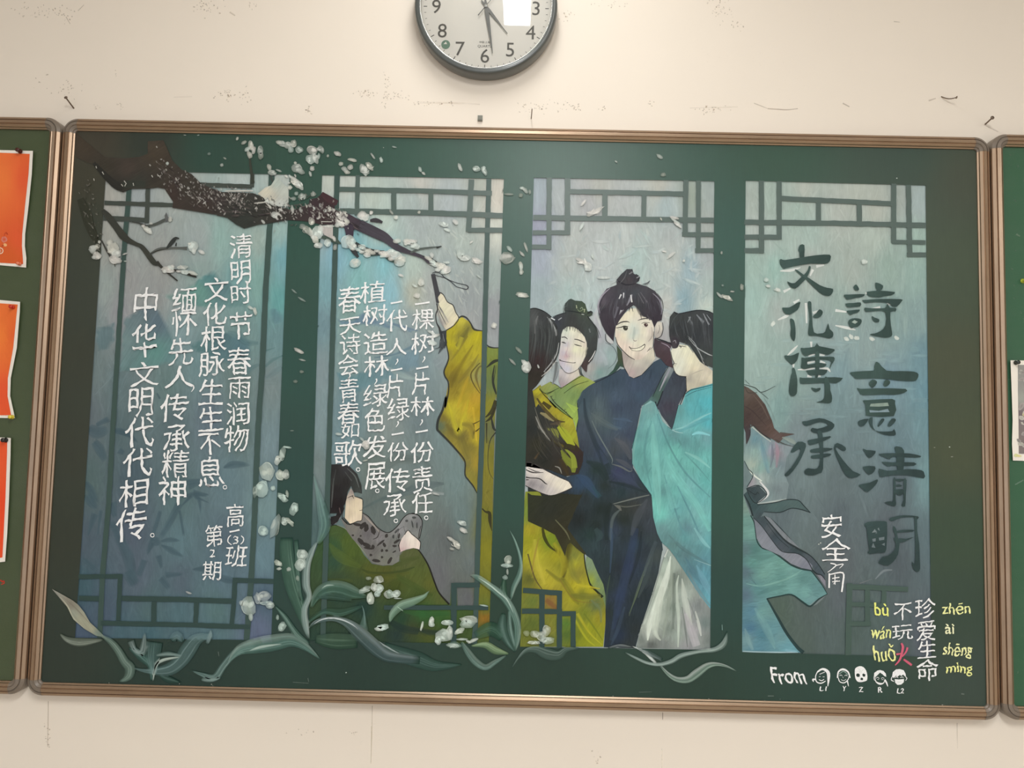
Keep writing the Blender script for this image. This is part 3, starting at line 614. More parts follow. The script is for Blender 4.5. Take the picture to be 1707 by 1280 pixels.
# -------- window scenery (layer 0): sky, mist, mountains
SKY = [
 [(200,300,(172,176,168)),(180,340,(175,175,168)),(230,330,(160,172,175)),(300,300,(180,188,182)),(400,298,(175,190,188)),(470,320,(185,195,188)),(180,400,(165,168,160)),(230,400,(158,168,165)),(270,440,(160,163,160)),(330,400,(158,172,172)),
  (370,400,(140,178,172)),(400,380,(150,180,175)),(430,400,(155,178,170)),(465,380,(150,185,180)),(470,430,(110,170,180)),(180,480,(150,165,162)),(215,470,(155,158,158)),(260,480,(150,155,155)),(330,460,(140,165,162)),(395,460,(115,165,168)),(430,470,(125,172,165)),
  (465,500,(95,165,165)),(165,540,(130,148,150)),(200,520,(150,152,158)),(300,560,(130,160,165)),(410,560,(115,150,150)),(460,560,(105,145,150)),(160,600,(110,130,132)),(200,640,(100,125,130)),(280,640,(100,130,130)),(330,600,(110,145,150)),(400,640,(105,130,128)),(450,640,(120,140,142)),
  (150,700,(100,115,122)),(200,720,(88,112,118)),(290,720,(92,115,122)),(350,700,(100,120,135)),(400,720,(95,120,118)),(450,740,(115,142,150)),(150,800,(85,110,112)),(220,800,(78,100,112)),(300,830,(88,118,122)),(380,800,(100,130,140)),(440,850,(115,148,152)),
  (140,900,(80,98,112)),(220,880,(85,100,118)),(300,900,(92,125,135)),(380,900,(88,110,125)),(440,930,(100,135,148)),(135,975,(65,98,110)),(230,960,(88,105,122)),(300,970,(85,105,120)),(370,960,(90,120,135)),(440,1000,(80,105,125)),(135,1050,(75,95,120)),(180,1020,(75,95,115)),(250,1020,(80,110,115)),(300,1020,(80,115,125)),(360,1020,(85,120,122)),(430,1050,(95,110,140)),(250,1055,(70,108,120)),(350,1055,(85,120,130)),(200,1055,(72,105,118))],
 [(548,300,(185,195,185)),(580,300,(190,198,190)),(700,305,(190,190,182)),(800,300,(172,180,170)),(830,330,(205,200,188)),(620,330,(180,195,185)),(690,335,(165,182,180)),(750,340,(170,182,185)),(545,370,(175,185,180)),(640,370,(185,205,195)),(700,380,(165,178,178)),(770,400,(170,185,178)),(830,380,(205,210,198)),
  (590,410,(120,185,195)),(560,430,(125,180,200)),(640,440,(125,190,200)),(690,440,(175,195,185)),(750,450,(160,175,175)),(820,460,(155,172,168)),(545,480,(115,165,175)),(600,470,(125,185,185)),(650,490,(135,190,205)),(690,490,(180,185,168)),(720,480,(165,172,170)),(780,500,(150,160,162)),(822,520,(150,155,160)),
  (540,540,(110,145,155)),(580,530,(130,165,160)),(620,560,(140,165,165)),(680,540,(140,160,165)),(780,540,(160,165,165)),(535,620,(130,152,158)),(570,600,(125,155,155)),(640,600,(130,155,160)),(700,600,(120,145,152)),(530,700,(125,150,155)),(580,680,(105,140,150)),(650,700,(135,150,148)),(700,700,(110,130,135)),(740,720,(115,140,142)),
  (530,780,(115,135,135)),(570,750,(110,145,155)),(620,780,(110,128,122)),(700,760,(115,135,135)),(760,800,(112,138,138)),(620,840,(100,115,112)),(700,830,(110,125,120)),(770,860,(105,128,128)),(530,880,(80,110,110)),(640,880,(105,118,115)),(740,900,(100,108,108)),(785,940,(105,118,118)),(730,960,(105,108,112)),(780,1000,(100,104,108)),(760,1040,(85,90,90)),(700,1050,(60,75,60)),(640,1060,(50,75,55)),(540,1060,(45,68,58)),(808,980,(128,128,45)),(808,880,(118,122,52)),(808,1050,(95,112,50))],
 [(900,320,(160,175,185)),(930,330,(170,180,182)),(1000,310,(178,182,175)),(1100,310,(182,185,175)),(980,340,(175,178,180)),(1040,340,(175,182,182)),(1110,345,(165,185,188)),(1155,330,(150,165,152)),(1180,320,(160,175,172)),(900,380,(155,160,182)),(960,390,(180,188,185)),(1040,390,(182,192,190)),(1120,400,(170,180,180)),(1180,390,(165,175,170)),
  (900,440,(160,172,188)),(950,440,(175,185,182)),(1000,430,(185,195,195)),(1060,440,(170,195,192)),(1120,430,(185,195,190)),(1180,430,(165,175,178)),(900,480,(155,175,180)),(950,490,(165,190,188)),(990,500,(180,200,200)),(1100,470,(175,192,190)),(1140,500,(135,170,182)),(1180,480,(165,185,182)),(1150,450,(150,178,188)),
  (1110,510,(190,195,190)),(1180,515,(190,205,195)),(985,560,(165,172,172)),(1000,590,(150,168,172)),(1010,610,(140,165,165)),(1105,560,(170,170,172)),(980,620,(160,165,165)),(960,530,(175,192,190)),(1000,540,(180,185,188))],
 [(1255,330,(165,180,172)),(1285,330,(160,182,172)),(1340,315,(178,188,178)),(1430,320,(180,190,180)),(1500,330,(165,178,172)),(1530,340,(165,185,185)),(1330,350,(160,185,175)),(1400,350,(178,188,180)),(1460,350,(180,188,178)),(1260,380,(175,188,182)),(1280,400,(165,185,178)),(1350,390,(165,190,182)),(1450,390,(175,192,182)),(1530,400,(160,190,178)),
  (1255,440,(155,185,175)),(1290,450,(150,188,178)),(1350,440,(170,182,175)),(1420,450,(165,180,172)),(1480,450,(150,178,168)),(1530,460,(145,178,170)),(1255,500,(155,190,182)),(1300,520,(165,180,175)),(1400,500,(150,175,168)),(1480,520,(135,165,162)),(1535,520,(135,165,165)),(1250,560,(160,190,182)),(1290,580,(150,178,172)),(1380,560,(145,168,168)),(1450,580,(140,165,165)),(1540,600,(110,150,162)),
  (1280,620,(150,178,172)),(1330,620,(140,170,165)),(1400,620,(125,158,165)),(1480,640,(120,155,170)),(1545,650,(105,150,165)),(1300,680,(125,162,160)),(1400,680,(115,145,150)),(1545,700,(108,148,158)),(1330,720,(120,140,145)),(1420,740,(108,132,138)),(1500,740,(105,135,145)),(1300,780,(105,125,130)),(1400,800,(100,118,122)),(1500,800,(95,112,120)),(1548,800,(115,155,160)),
  (1300,860,(95,112,118)),(1400,860,(90,105,112)),(1480,880,(92,105,112)),(1546,900,(95,118,125)),(1400,940,(95,105,110)),(1500,940,(85,98,105)),(1300,1020,(82,102,92)),(1350,1000,(85,100,98)),(1400,1000,(92,104,110)),(1380,1060,(86,104,104)),(1420,1050,(82,102,98)),(1460,1030,(84,104,102)),(1500,1020,(88,104,108)),(1540,1060,(92,100,112)),(1500,1080,(80,98,98)),(1340,1080,(84,102,96))]]
WIN = []
LABW = ['painted window with misty mountains behind white verse', 'painted window with the raised yellow sleeve and the seated reader', 'painted window crowded with four young people', 'painted window with the large dark title characters']
for i, q in enumerate(QUAD):
    q = q; w = pe('painted_window', sum(a[0] for a in q)/4, sum(a[1] for a in q)/4, LABW[i]); WIN.append(w)
    p = Paint(0); p.region(q, [(x, y, tuple(np.array(k_)*.8+np.mean(k_)*.2)) for x, y, k_ in SKY[i]], 7.0, 0, stretch=1.8, power=3.0)
    part(p, 'painted_sky', w, None, M_SCENE)
    SS = [(x, y, tuple(np.minimum(np.array(k_)*.82+np.mean(k_)*.18+3, 235))) for x, y, k_ in SKY[i]]
    p = Paint(0); p.k = 20; qq = np.array(q, float); ctr = qq.mean(0); qq = qq+(ctr-qq)*np.array([.01, .004])
    p.brushwork(qq, np.array([t[:2] for t in SS], float), np.array([alb(t[2]) for t in SS]), 3.0, 1.8, (0, 0, -8, 0)[i], .42, (20, 60), (3, 9), .42, .10)
    part(p, 'brush_marks', w)['kind'] = 'stuff'
# mountains and bamboo, window 1
p = Paint(1)
p.region('L 560,800 700,720 760,680 850,685 900,750 960,850 1000,940 1060,1180 900,1230 700,1270 520,1280 545,960', [('L 800,720',(100,118,128)),('L 700,850',(110,130,135)),('L 860,850',(92,112,125)),('L 600,1000',(115,140,142)),('L 850,1100',(100,145,140)),('L 1000,1180',(105,140,142))], 7, 30, 1, alpha=.95, rim=.05)
p.region('L 880,590 1040,570 1190,490 1240,440 1330,385 1380,370 1430,450 1540,490 1640,540 1640,700 1400,730 1200,700 1000,660', [('L 1330,450',(90,135,138)),('L 1450,560',(98,130,135)),('L 1250,560',(105,150,142)),('L 1000,620',(120,150,145)),('L 1550,650',(110,145,145))], 7, 30, 1, alpha=.95, rim=.05)
p.region('L 1140,1030 1280,970 1360,850 1400,850 1440,920 1600,950 1700,1010 1700,1270 1440,1200 1300,1130 1200,1100', [('L 1300,1000',(92,128,130)),('L 1450,1050',(90,120,128)),('L 1600,1050',(90,122,132)),('L 1650,1200',(105,135,138))], 7, 30, 1, alpha=.95, rim=.05)
p.region('L 320,880 400,870 490,830 495,1000 440,1080 330,1100 310,1000', (98,122,128), 7, 0, 1, alpha=.85, rim=.05)
p.region('I 360,190 400,175 440,185 495,240 495,300 420,330 370,290', (92,125,135), 7, 0, 1, alpha=.7, rim=.1)
p.stroke('I 330,700 400,640 490,600', [20,30,10], (85,120,122), .6); p.stroke('I 0,390 90,420 160,480 270,490', [30,60,60,30], (88,120,125), .55)
p.stroke('I 130,800 200,720 280,680', [30,50,20], (90,122,128), .5); p.stroke('I 340,800 420,740 480,700', [40,60,30], (105,130,135), .5); p.stroke('I 330,560 420,530', [20,20,4], (80,118,118), .5)
p.stroke('I 330,840 430,830', [60,60], (118,138,140), .4)
for s_, w in (('M 250,600 330,640 430,610', [60,110,50]),('M 300,720 350,790 400,900', [50,80,40]),('M 470,620 560,640 650,700', [20,50,8]),('M 480,640 600,660 700,740', [15,40,6]),('M 320,580 440,520', [30,50]),('M 230,1080 270,1150 330,1280', [20,60,40]),
              ('N 340,20 380,90 440,150', [60,70,30]),('N 420,190 350,400', [60,8]),('N 470,160 440,400', [30,6]),('M 520,800 570,830', [60,30]),('N 560,90 600,230', [90,30]),('M 1450,960 1540,930 1690,930', [10,60,20]),('M 860,290 890,350', [10,20]),
              ('N 1190,50 1290,20 1340,60 1360,210', [10,40,30,4]),('N 1290,20 1420,40', [30,4]),('N 1300,40 1440,100', [30,4]),('N 1280,30 1180,130', [30,8]),('M 1130,1110 1280,1070', [90,30]),('M 1180,1180 1330,1200', [50,10]),
              ('N 1000,160 960,300 870,560', [30,30,10]),('N 1170,100 1060,310 990,420', [60,50,40]),('N 900,420 960,440 1000,430', [20,70,40]),('N 1000,440 1090,425 1180,435', [15,40,8]),('N 1000,470 1100,520 1210,580', [10,50,10]),('N 940,450 880,560', [40,6]),('N 980,560 1010,680', [50,20]),('N 860,600 800,760', [50,50]),
              ('N 560,250 640,420 720,600 760,860', [50,70,90,50]),('N 1170,160 1210,400', [20,20]),('N 1280,690 1420,680 1500,690', [8,60,20]),('N 1480,740 1600,780 1690,790', [30,60,10]),('N 1040,740 1200,730', [50,20]),('N 700,700 780,830', [90,90]),('N 1000,760 1080,860', [60,40]),('N 300,590 430,690', [30,40])):
    p.stroke(s_, w, (72,94,104), .78, (0.05, .15), soft=.5)
part(p, 'painted_mountain', WIN[0], 'blue grey painted mountains and bamboo')['kind'] = 'stuff'
# window 2 background
p = Paint(1)
p.region('I 960,270 1100,280 1190,215 1290,250 1400,290 1500,350 1640,370 1640,400 1400,360 1200,330 1000,330', (108,135,155), 7, 20, 1, alpha=.9, rim=.05)
p.region('I 960,740 1100,760 1250,720 1400,620 1560,570 1650,520 1707,560 1707,700 1500,800 1250,900 1000,1000', [('I 1100,800',(100,138,145)),('I 1400,680',(112,142,150)),('I 1600,620',(118,145,158)),('I 1050,900',(105,138,148))], 7, 20, 1, alpha=.9, rim=.05)
p.stroke('I 1300,620 1480,590 1640,520', [10,20,30], (92,122,138), .8); p.stroke('I 1420,300 1560,350 1690,380', [10,30,8], (100,125,148), .8)
p.stroke('I 1400,700 1560,780 1700,810', [20,60,8], (150,168,168), .8); p.stroke('I 1540,720 1650,780', [30,40], (118,138,145), .5)
p.stroke('G 1190,790 1330,720 1500,650 1690,580', [8,30,30,10], (88,105,105), .8); p.stroke('G 1300,480 1500,350 1700,360', [30,90,60], (105,118,115), .75, soft=.5)
p.stroke('E 20,470 100,540 260,570 380,640', [30,50,50,20], (98,112,112), .55, soft=.4); p.stroke('E 20,890 160,850 280,800 480,780', [20,60,80,20], (95,110,112), .75, soft=.4); p.stroke('E 370,860 480,870', [40,20], (150,160,160), .8)
p.stroke('D 400,900 470,840 480,700', [90,90,60], (140,150,158), .35, soft=.6)
for i in range(70):      # scumbled light strokes around the raised hand and sky
    x, y = random.uniform(690,790), random.uniform(380,520); a = random.uniform(.6,1.2); L = random.uniform(8,26)
    p.stroke([(x,y),(x+L*math.cos(a)*.5,y+L*math.sin(a)*.5),(x+L*math.cos(a),y+L*math.sin(a))], random.uniform(1.5,4), random.choice([(200,208,202),(190,200,196),(205,210,200)]), .35, (.2,.2), soft=.8)
part(p, 'painted_mountain', WIN[1], 'faint grey blue painted hills')['kind'] = 'stuff'
p = Paint(1)
for i in range(170):      # scumbled sky of window 3
    x, y = random.uniform(900,1180), random.uniform(375,545); L = random.uniform(10,34); a = random.choice([1.57,1.57,1.3,-.8,.6,-.3])+random.uniform(-.4,.4)
    p.stroke([(x,y),(x+L*math.cos(a)*.5+random.uniform(-3,3),y+L*math.sin(a)*.5),(x+L*math.cos(a),y+L*math.sin(a))], random.uniform(2,6), random.choice([(205,214,208),(190,202,202),(178,196,202),(200,206,203),(182,206,202),(214,220,214),(150,172,176)]), .3, (.25,.25), soft=.8)
p.region('A 620,640 660,560 700,680 760,720 790,800 780,880 740,960 690,1010 600,1045 540,1000 500,930 560,870 620,760', [('A 640,640',(168,172,178)),('A 640,850',(165,172,178)),('A 720,820',(150,172,172)),('A 640,960',(125,155,152)),('A 560,920',(170,168,165)),('A 700,950',(130,150,150))], 6, 10, 1)
p.stroke('A 690,700 760,740 792,810 770,880 715,930', [3,6,7,5,3], (75,90,90), .8); p.stroke('A 640,760 680,820 700,900', [30,50,30], (172,182,188), .5)
p.region('A 790,720 830,770 860,850 855,920 820,910 770,960 700,1020 640,1045 600,1050 700,1000 760,940 800,860', [('A 830,830',(70,82,62)),('A 780,950',(52,78,68)),('A 650,1040',(70,100,92))], 6, 45, 1)
p.stroke('A 470,920 480,980 530,1030 600,1052 680,1035 760,975 830,890', [8,10,8,8,10,10,8], (52,70,66), .9)
p.stroke('A 590,600 610,420 700,250', [10,26,14], (190,192,198), .7); p.stroke('A 600,480 640,600 640,700', [14,22,10], (180,180,190), .7)
part(p, 'brush_marks', WIN[2], 'scumbled pale brush marks of the sky')['kind'] = 'stuff'
p = Paint(1)
for i in range(90):
    x, y = random.uniform(1255,1530), random.uniform(385,760); L = random.uniform(16,50); v_ = (y < 560); a = 1.57 if v_ else 0.0
    base = np.array([165,188,180]) if y < 520 else np.array([135,165,168]) if y < 650 else np.array([115,142,146])
    p.stroke([(x,y),(x+L*math.cos(a)*.5,y+L*math.sin(a)*.5),(x+L*math.cos(a),y+L*math.sin(a))], random.uniform(4,10), tuple(base+np.random.RandomState(i).randint(2,22)), .25, (.3,.3), soft=.8)
for s_ in ('R 110,275 200,270 290,245','R 400,262 375,320','R 140,460 200,430','R 430,235 500,222','R 90,710 160,680 190,665','R 230,560 280,530','R 340,560 345,740','R 400,650 470,625','W 530,170 440,260 350,345','W 770,100 775,200','W 720,350 840,325','W 920,335 1010,345','W 700,480 840,455','W 930,450 1020,480','W 530,600 700,590 840,575','W 920,580 1060,580 1110,640','W 700,710 780,730','W 880,710 940,715','W 455,500 455,560','R 600,625 700,640','R 600,760 700,780 780,800','R 880,470 870,480','R 1060,570 1110,570','R 1000,600 860,625'):
    p.stroke(s_, 26 if s_[0] == 'R' else 44, (222,226,222), .9)
for x, y in ((860,190),(925,880),(1145,870),(740,860),(790,870),(700,880),(90,445),(45,745)): p.dab(1280+x*.1875, 400+y*.1875, 5, 3.2, random.uniform(0,180), (222,228,220), .85)
p.stroke('Q 1490,560 1560,490 1640,480', [8,24,10], (140,150,155), .6); p.stroke('Q 1350,600 1460,560', [10,20,4], (135,138,142), .5)
part(p, 'brush_marks', WIN[3], 'broad pale teal brush marks')['kind'] = 'stuff'
# ================================================================== people
def person(label, x, y): return pe('painted_person', x, y, label)
INK = (44, 46, 46)
# --- lady in the long yellow robe, raised hand in window 2, long black hair in window 3
pl = person('painted figure in a yellow robe with long black hair raising a dark stick', 850, 700)
p = Paint(2)
p.region('D 500,590 540,560 600,500 640,470 700,510 750,580 830,595 830,1280 E 815,0 800,500 775,865 740,790 670,700 670,600 600,500 500,390 430,310 430,240 480,120 505,0 D 495,1200 522,1050 480,960 522,820 500,700',
 [('D 640,500',(190,180,70)),('D 560,600',(178,168,45)),('D 700,570',(130,125,60)),('D 620,650',(128,122,55)),('D 540,720',(182,172,42)),('D 760,640',(185,175,40)),('D 700,720',(178,168,45)),('D 590,800',(165,155,42)),('D 520,800',(150,140,60)),('D 760,800',(180,168,48)),('D 640,880',(172,160,42)),('D 560,920',(150,135,40)),('D 720,900',(160,148,50)),('D 560,1020',(120,108,42)),('D 640,1000',(140,125,45)),('D 790,920',(150,150,80)),('D 780,1000',(150,150,95)),('D 700,1080',(158,140,45)),('D 580,1150',(140,125,45)),('D 640,1200',(165,148,45)),('D 760,1200',(180,150,50)),
  ('E 600,80',(190,175,55)),('E 540,150',(185,175,55)),('E 480,200',(120,108,50)),('E 640,200',(180,165,50)),('E 700,100',(195,165,50)),('E 780,120',(175,150,40)),('E 620,290',(175,165,60)),('E 560,300',(118,108,52)),('E 660,350',(115,105,55)),('E 740,300',(180,160,55)),('E 770,400',(182,165,50)),('E 720,450',(128,118,55)),('E 700,600',(125,118,62)),('E 760,600',(165,145,55)),('E 720,700',(135,128,58)),('E 770,780',(140,132,55)),('E 450,260',(95,110,85))], 5, 20, 0, 3.2)
p.region('D 860,735 900,745 965,750 965,1280 E 940,0 905,1280 F 885,1030 780,1030 E 800,1280 830,600 850,0 D 855,1200', [('D 910,780',(125,140,70)),('D 900,850',(120,132,62)),('D 900,950',(110,125,70)),('D 900,1050',(105,120,75)),('E 900,100',(135,132,48)),('E 880,300',(105,110,75)),('E 870,500',(125,122,50)),('E 870,700',(130,125,50)),('E 870,900',(125,120,52)),('E 850,1100',(118,120,48)),('F 850,200',(130,128,42)),('F 850,500',(118,120,45)),('F 840,700',(100,115,50)),('F 840,800',(140,105,40)),('F 840,900',(100,100,48)),('F 830,1000',(85,105,55))], 5, 0)
for s_, w, c, a in (('D 700,560 660,640 590,730', [10,50,30], (108,104,52), .8),('D 690,640 600,780 540,860', [12,26,8], (128,118,48), .7),('D 740,720 640,880 560,1010 540,1100', [10,40,60,30], (112,98,38), .65),('D 790,800 700,950 610,1060', [8,40,20], (120,108,48), .6),('D 800,880 760,920 720,980 740,1060 800,1150', [8,10,12,10,6], (84,70,40), .85),('D 830,905 790,920 765,990 780,1060 805,1130', [12,16,26,14,6], (96,80,44), .8),
  ('D 600,760 640,650', [26,40], (190,182,60), .6),('D 600,1280 660,1100 700,1000', [20,40,12], (188,160,50), .6),('E 520,60 590,300 620,310 650,180', [14,50,40,10], (192,182,52), .75),('E 740,100 760,300 770,400', [20,20,10], (205,175,55), .7),('E 700,30 660,200', [12,40], (185,175,50), .6),
  ('E 680,245 740,248 800,220', [3,10,5], (66,55,30), .95),('E 740,322 770,310 798,285', [3,12,5], (66,55,30), .95),('E 640,250 720,270 740,380', [30,60,20], (112,104,50), .6),('E 500,250 560,330 640,400', [30,60,20], (108,98,48), .6),('E 620,300 640,400 700,560', [20,60,50], (110,104,52), .5)):
    p.stroke(s_, w, c, a)
for s_, w in (('D 610,480 640,465 680,478 720,530 750,582 830,595', [8,16,14,12,18,6]),('D 500,590 498,690 522,820 510,880 482,950 490,1000 518,1050 520,1140 490,1280 E 500,0 470,120 430,210 420,290 440,320 520,400 600,490 650,550 670,600 668,700 700,750 740,800 775,865', [8,10,12,14,14,14,12,14,18,20,22,22,18,18,14,12,14,12,14,6]),('D 860,715 880,735 920,745 965,745', [6,14,12,8]),('D 860,920 920,870 965,855', [8,28,20]),('D 930,900 915,1000 920,1080 945,1160', [8,18,18,10]),('D 945,900 930,1000 925,1060 950,1150', [4,6,6,3]),
   ('E 850,190 910,130 945,40', [10,34,40]),('E 850,230 900,190 940,100', [6,26,14]),('E 900,180 920,280 945,310', [8,24,10]),('E 860,240 860,420', [14,5]),('E 945,320 890,400 870,560 885,680 920,740', [12,8,5,5,3]),('E 820,1000 850,1030 885,1040 890,1110 905,1200', [12,16,30,30,4])):
    p.stroke(s_, w, (52,50,36) if s_[0] == 'E' and '8' in s_[2] else INK, .92)
p.region('B 0,-20 60,-60 110,-100 150,-40 200,50 300,135 400,205 435,330 460,480 430,620 420,680 360,700 200,620 0,640', [('B 40,10',(120,115,50)),('B 130,60',(175,165,45)),('B 250,150',(165,155,45)),('B 350,220',(175,172,55)),('B 390,350',(160,165,50)),('B 330,300',(155,150,55)),('B 150,200',(110,105,70)),('B 250,280',(95,88,60)),('B 60,200',(60,58,50)),('B 380,500',(120,125,50)),('B 390,640',(150,155,60)),('B 300,500',(60,60,40)),('B 100,400',(50,52,45))], 6, 35, 1)
p.region('E 1205,850 1330,850 1400,1000 1500,1200 C 330,0 500,230 510,330 550,500 660,600 690,660 690,850 670,1056 -80,1056 -60,0', [('C 20,100',(150,150,40)),('C 60,250',(175,170,50)),('C 200,120',(120,140,40)),('C 250,250',(160,155,40)),('C 300,330',(135,135,45)),('C 100,400',(185,175,60)),('C 180,480',(180,170,55)),('C 20,450',(90,95,45)),('C 400,250',(125,130,60)),('C 400,330',(170,165,50)),('C 450,400',(135,130,55)),('C 430,520',(180,170,45)),('C 550,540',(175,168,45)),('C 480,590',(120,125,45)),('C 600,680',(95,110,70)),('C 400,640',(165,160,45)),('C 350,700',(155,150,50)),('C 500,760',(120,130,45)),('C 640,800',(150,145,45)),('C 550,900',(150,155,40)),('C 450,950',(110,120,40)),('C 620,1000',(150,155,45)),('C 500,1000',(140,148,40)),('C 200,650',(140,110,60)),('C 50,650',(105,120,55)),('C 50,850',(95,110,50)),('C 200,900',(130,130,55)),('C 200,1000',(110,120,60)),('C 340,850',(90,125,55)),('C 350,950',(80,105,50)),('E 1250,1200',(160,150,45)),('E 1215,1050',(120,140,60)),('C 350,100',(60,60,35))], 6, 25, 0, 3)
p.region('C 520,250 570,280 620,400 670,500 690,600 690,700 660,600 560,510 525,420 510,330', [('C 560,330',(128,150,120)),('C 620,450',(118,140,105)),('C 570,460',(145,160,60)),('C 670,600',(110,130,90))], 6, 30, 1)
for s_, w, c, a in (('C 500,235 510,330 535,440 560,510 620,570 665,615', [10,12,12,16,18,26], (30,36,28), .95),('C 130,0 150,90 200,170 290,230', [20,30,20,6], (52,50,24), .9),('C 310,0 350,160 350,260 320,420 300,460', [60,80,50,30,14], (72,66,28), .85),('C 0,230 60,440 130,550', [14,12,8], (80,66,50), .8),('C 160,370 260,450 320,480 400,600 450,680', [20,40,50,60,20], (110,110,40), .7),('C 380,600 520,610 650,600', [30,60,20], (110,112,48), .7),('C 280,450 420,640 640,660', [8,8,3], (130,110,50), .7),
  ('C 230,130 320,300 300,430', [30,70,20], (158,150,42), .6),('C 440,760 540,920 660,1040', [30,20,6], (185,178,50), .7),('C 500,760 600,900 665,1000', [14,14,4], (100,112,40), .6),('C 420,820 520,980 600,1050', [24,20,6], (175,175,45), .7),('C 380,250 400,400 460,490', [30,60,30], (120,122,55), .6),('C 430,500 520,520 640,540', [10,24,10], (190,180,50), .7),('C 60,100 80,300 150,500', [30,60,20], (190,180,70), .5),('C 160,640 260,720', [40,60], (128,88,58), .8),('C 560,640 640,720 650,840', [20,30,14], (110,125,90), .6),('C 100,80 60,250 40,400', [6,20,6],(150,120,60),.6)):
    p.stroke(s_, w, c, a)
part(p, 'robe', pl)
p = Paint(3)
p.region('D 430,290 450,262 480,275 510,335 560,360 590,430 610,480 560,550 500,588 450,520 412,440 430,370', [('D 460,300',(222,214,190)),('D 540,400',(225,220,195)),('D 560,480',(228,220,190)),('D 480,440',(222,220,188)),('D 440,470',(168,168,165)),('D 430,420',(160,160,158)),('D 520,540',(215,205,180)),('D 460,380',(225,220,190)),('D 470,520',(165,160,158))], 4, 40, 1)
for s_, w in (('D 430,262 450,255 480,280 512,338 560,365 585,430 612,482 570,545 500,590', [10,10,8,8,10,8,8,8,10]),('D 415,350 425,400 408,450 415,520 440,570 450,620', [10,12,10,10,16,20]),('D 430,400 460,460 500,540', [4,6,3]),('D 425,330 440,380 470,420',[4,5,2])): p.stroke(s_, w, (52,50,52), .95)
for s_ in ('D 425,420 450,500 480,560','D 440,380 480,450 520,520'): p.stroke(s_, [6,16,6], (130,130,135), .7)
part(p, 'hand', pl, 'pale painted raised hand'); p = Paint(4)
p.region('E 1215,590 1260,595 1310,620 1400,672 1520,732 1590,762 1622,812 1560,842 1490,870 1440,885 1380,872 1300,840 1205,795', [('E 1260,630',(225,218,212)),('E 1300,690',(225,218,212)),('E 1400,720',(230,222,208)),('E 1500,780',(232,225,208)),('E 1590,810',(230,222,205)),('E 1270,780',(140,135,138)),('E 1350,800',(150,145,148)),('E 1430,850',(205,198,195)),('E 1300,760',(165,160,162))], 4, 30, 1)
for s_, w in (('E 1215,588 1260,592 1310,615 1400,668 1520,728 1590,760 1622,812', [10,12,12,8,8,6,5]),('E 1622,812 1560,845 1440,888 1380,875 1300,842 1205,797', [4,8,8,8,6,6]),('E 1210,655 1270,680 1365,680', [8,12,4]),('E 1210,722 1250,728 1330,735 1380,775 1400,785', [14,8,10,10,4]),('E 1230,640 1290,668 1330,672', [4,8,4]),('E 1210,745 1235,745', [10,6])): p.stroke(s_, w, (40,36,38), .95)
part(p, 'hand', pl, 'pale painted lower hand')
p = Paint(4)
p.region('D 365,92 400,85 412,130 438,240 448,265 425,300 440,345 412,345 395,240', (70,70,74))
p.stroke('D 375,82 410,72 450,85 500,130 600,170 670,185 697,205 680,225 640,215 590,200 540,155 480,120 420,105 385,88', [6,7,6,6,6,7,10,8,7,6,7,7,6,5], (72,74,78), 1, wpx=False)
part(p, 'stick', pl, 'dark painted stick with a looped cord')
p = Paint(4)
p.region('A 20,400 70,395 150,425 220,480 265,560 288,640 292,700 275,790 250,860 190,940 130,1010 80,1080 40,1120 70,1280 B 100,60 170,150 210,210 280,215 260,260 330,300 420,420 490,500 490,580 450,690 340,715 200,660 -70,620 -50,200 -30,0',
 [('A 60,500',(82,86,86)),('A 130,480',(60,62,64)),('A 200,560',(58,62,62)),('A 120,650',(52,55,55)),('A 220,750',(60,64,64)),('A 100,850',(55,42,42)),('A 60,1000',(48,44,38)),('B 60,100',(50,55,52)),('B 60,300',(42,46,44)),('B 200,350',(62,62,58)),('B 250,500',(52,50,46)),('B 420,470',(58,46,44)),('B 150,550',(40,42,38)),('B 470,550',(50,42,40)),('B 330,620',(55,50,40)),('B 100,430',(50,50,38))], 6, 30, 0)
p.region('E 1225,860 1260,880 1380,890 1520,868 1707,880 C 350,0 520,235 500,235 430,180 380,130 350,150 330,250 290,160 240,60 130,0 0,-60', [('E 1260,950',(48,52,38)),('E 1400,1000',(45,48,40)),('C 300,50',(52,50,36)),('C 400,130',(60,60,40))], 6, 40, 0)
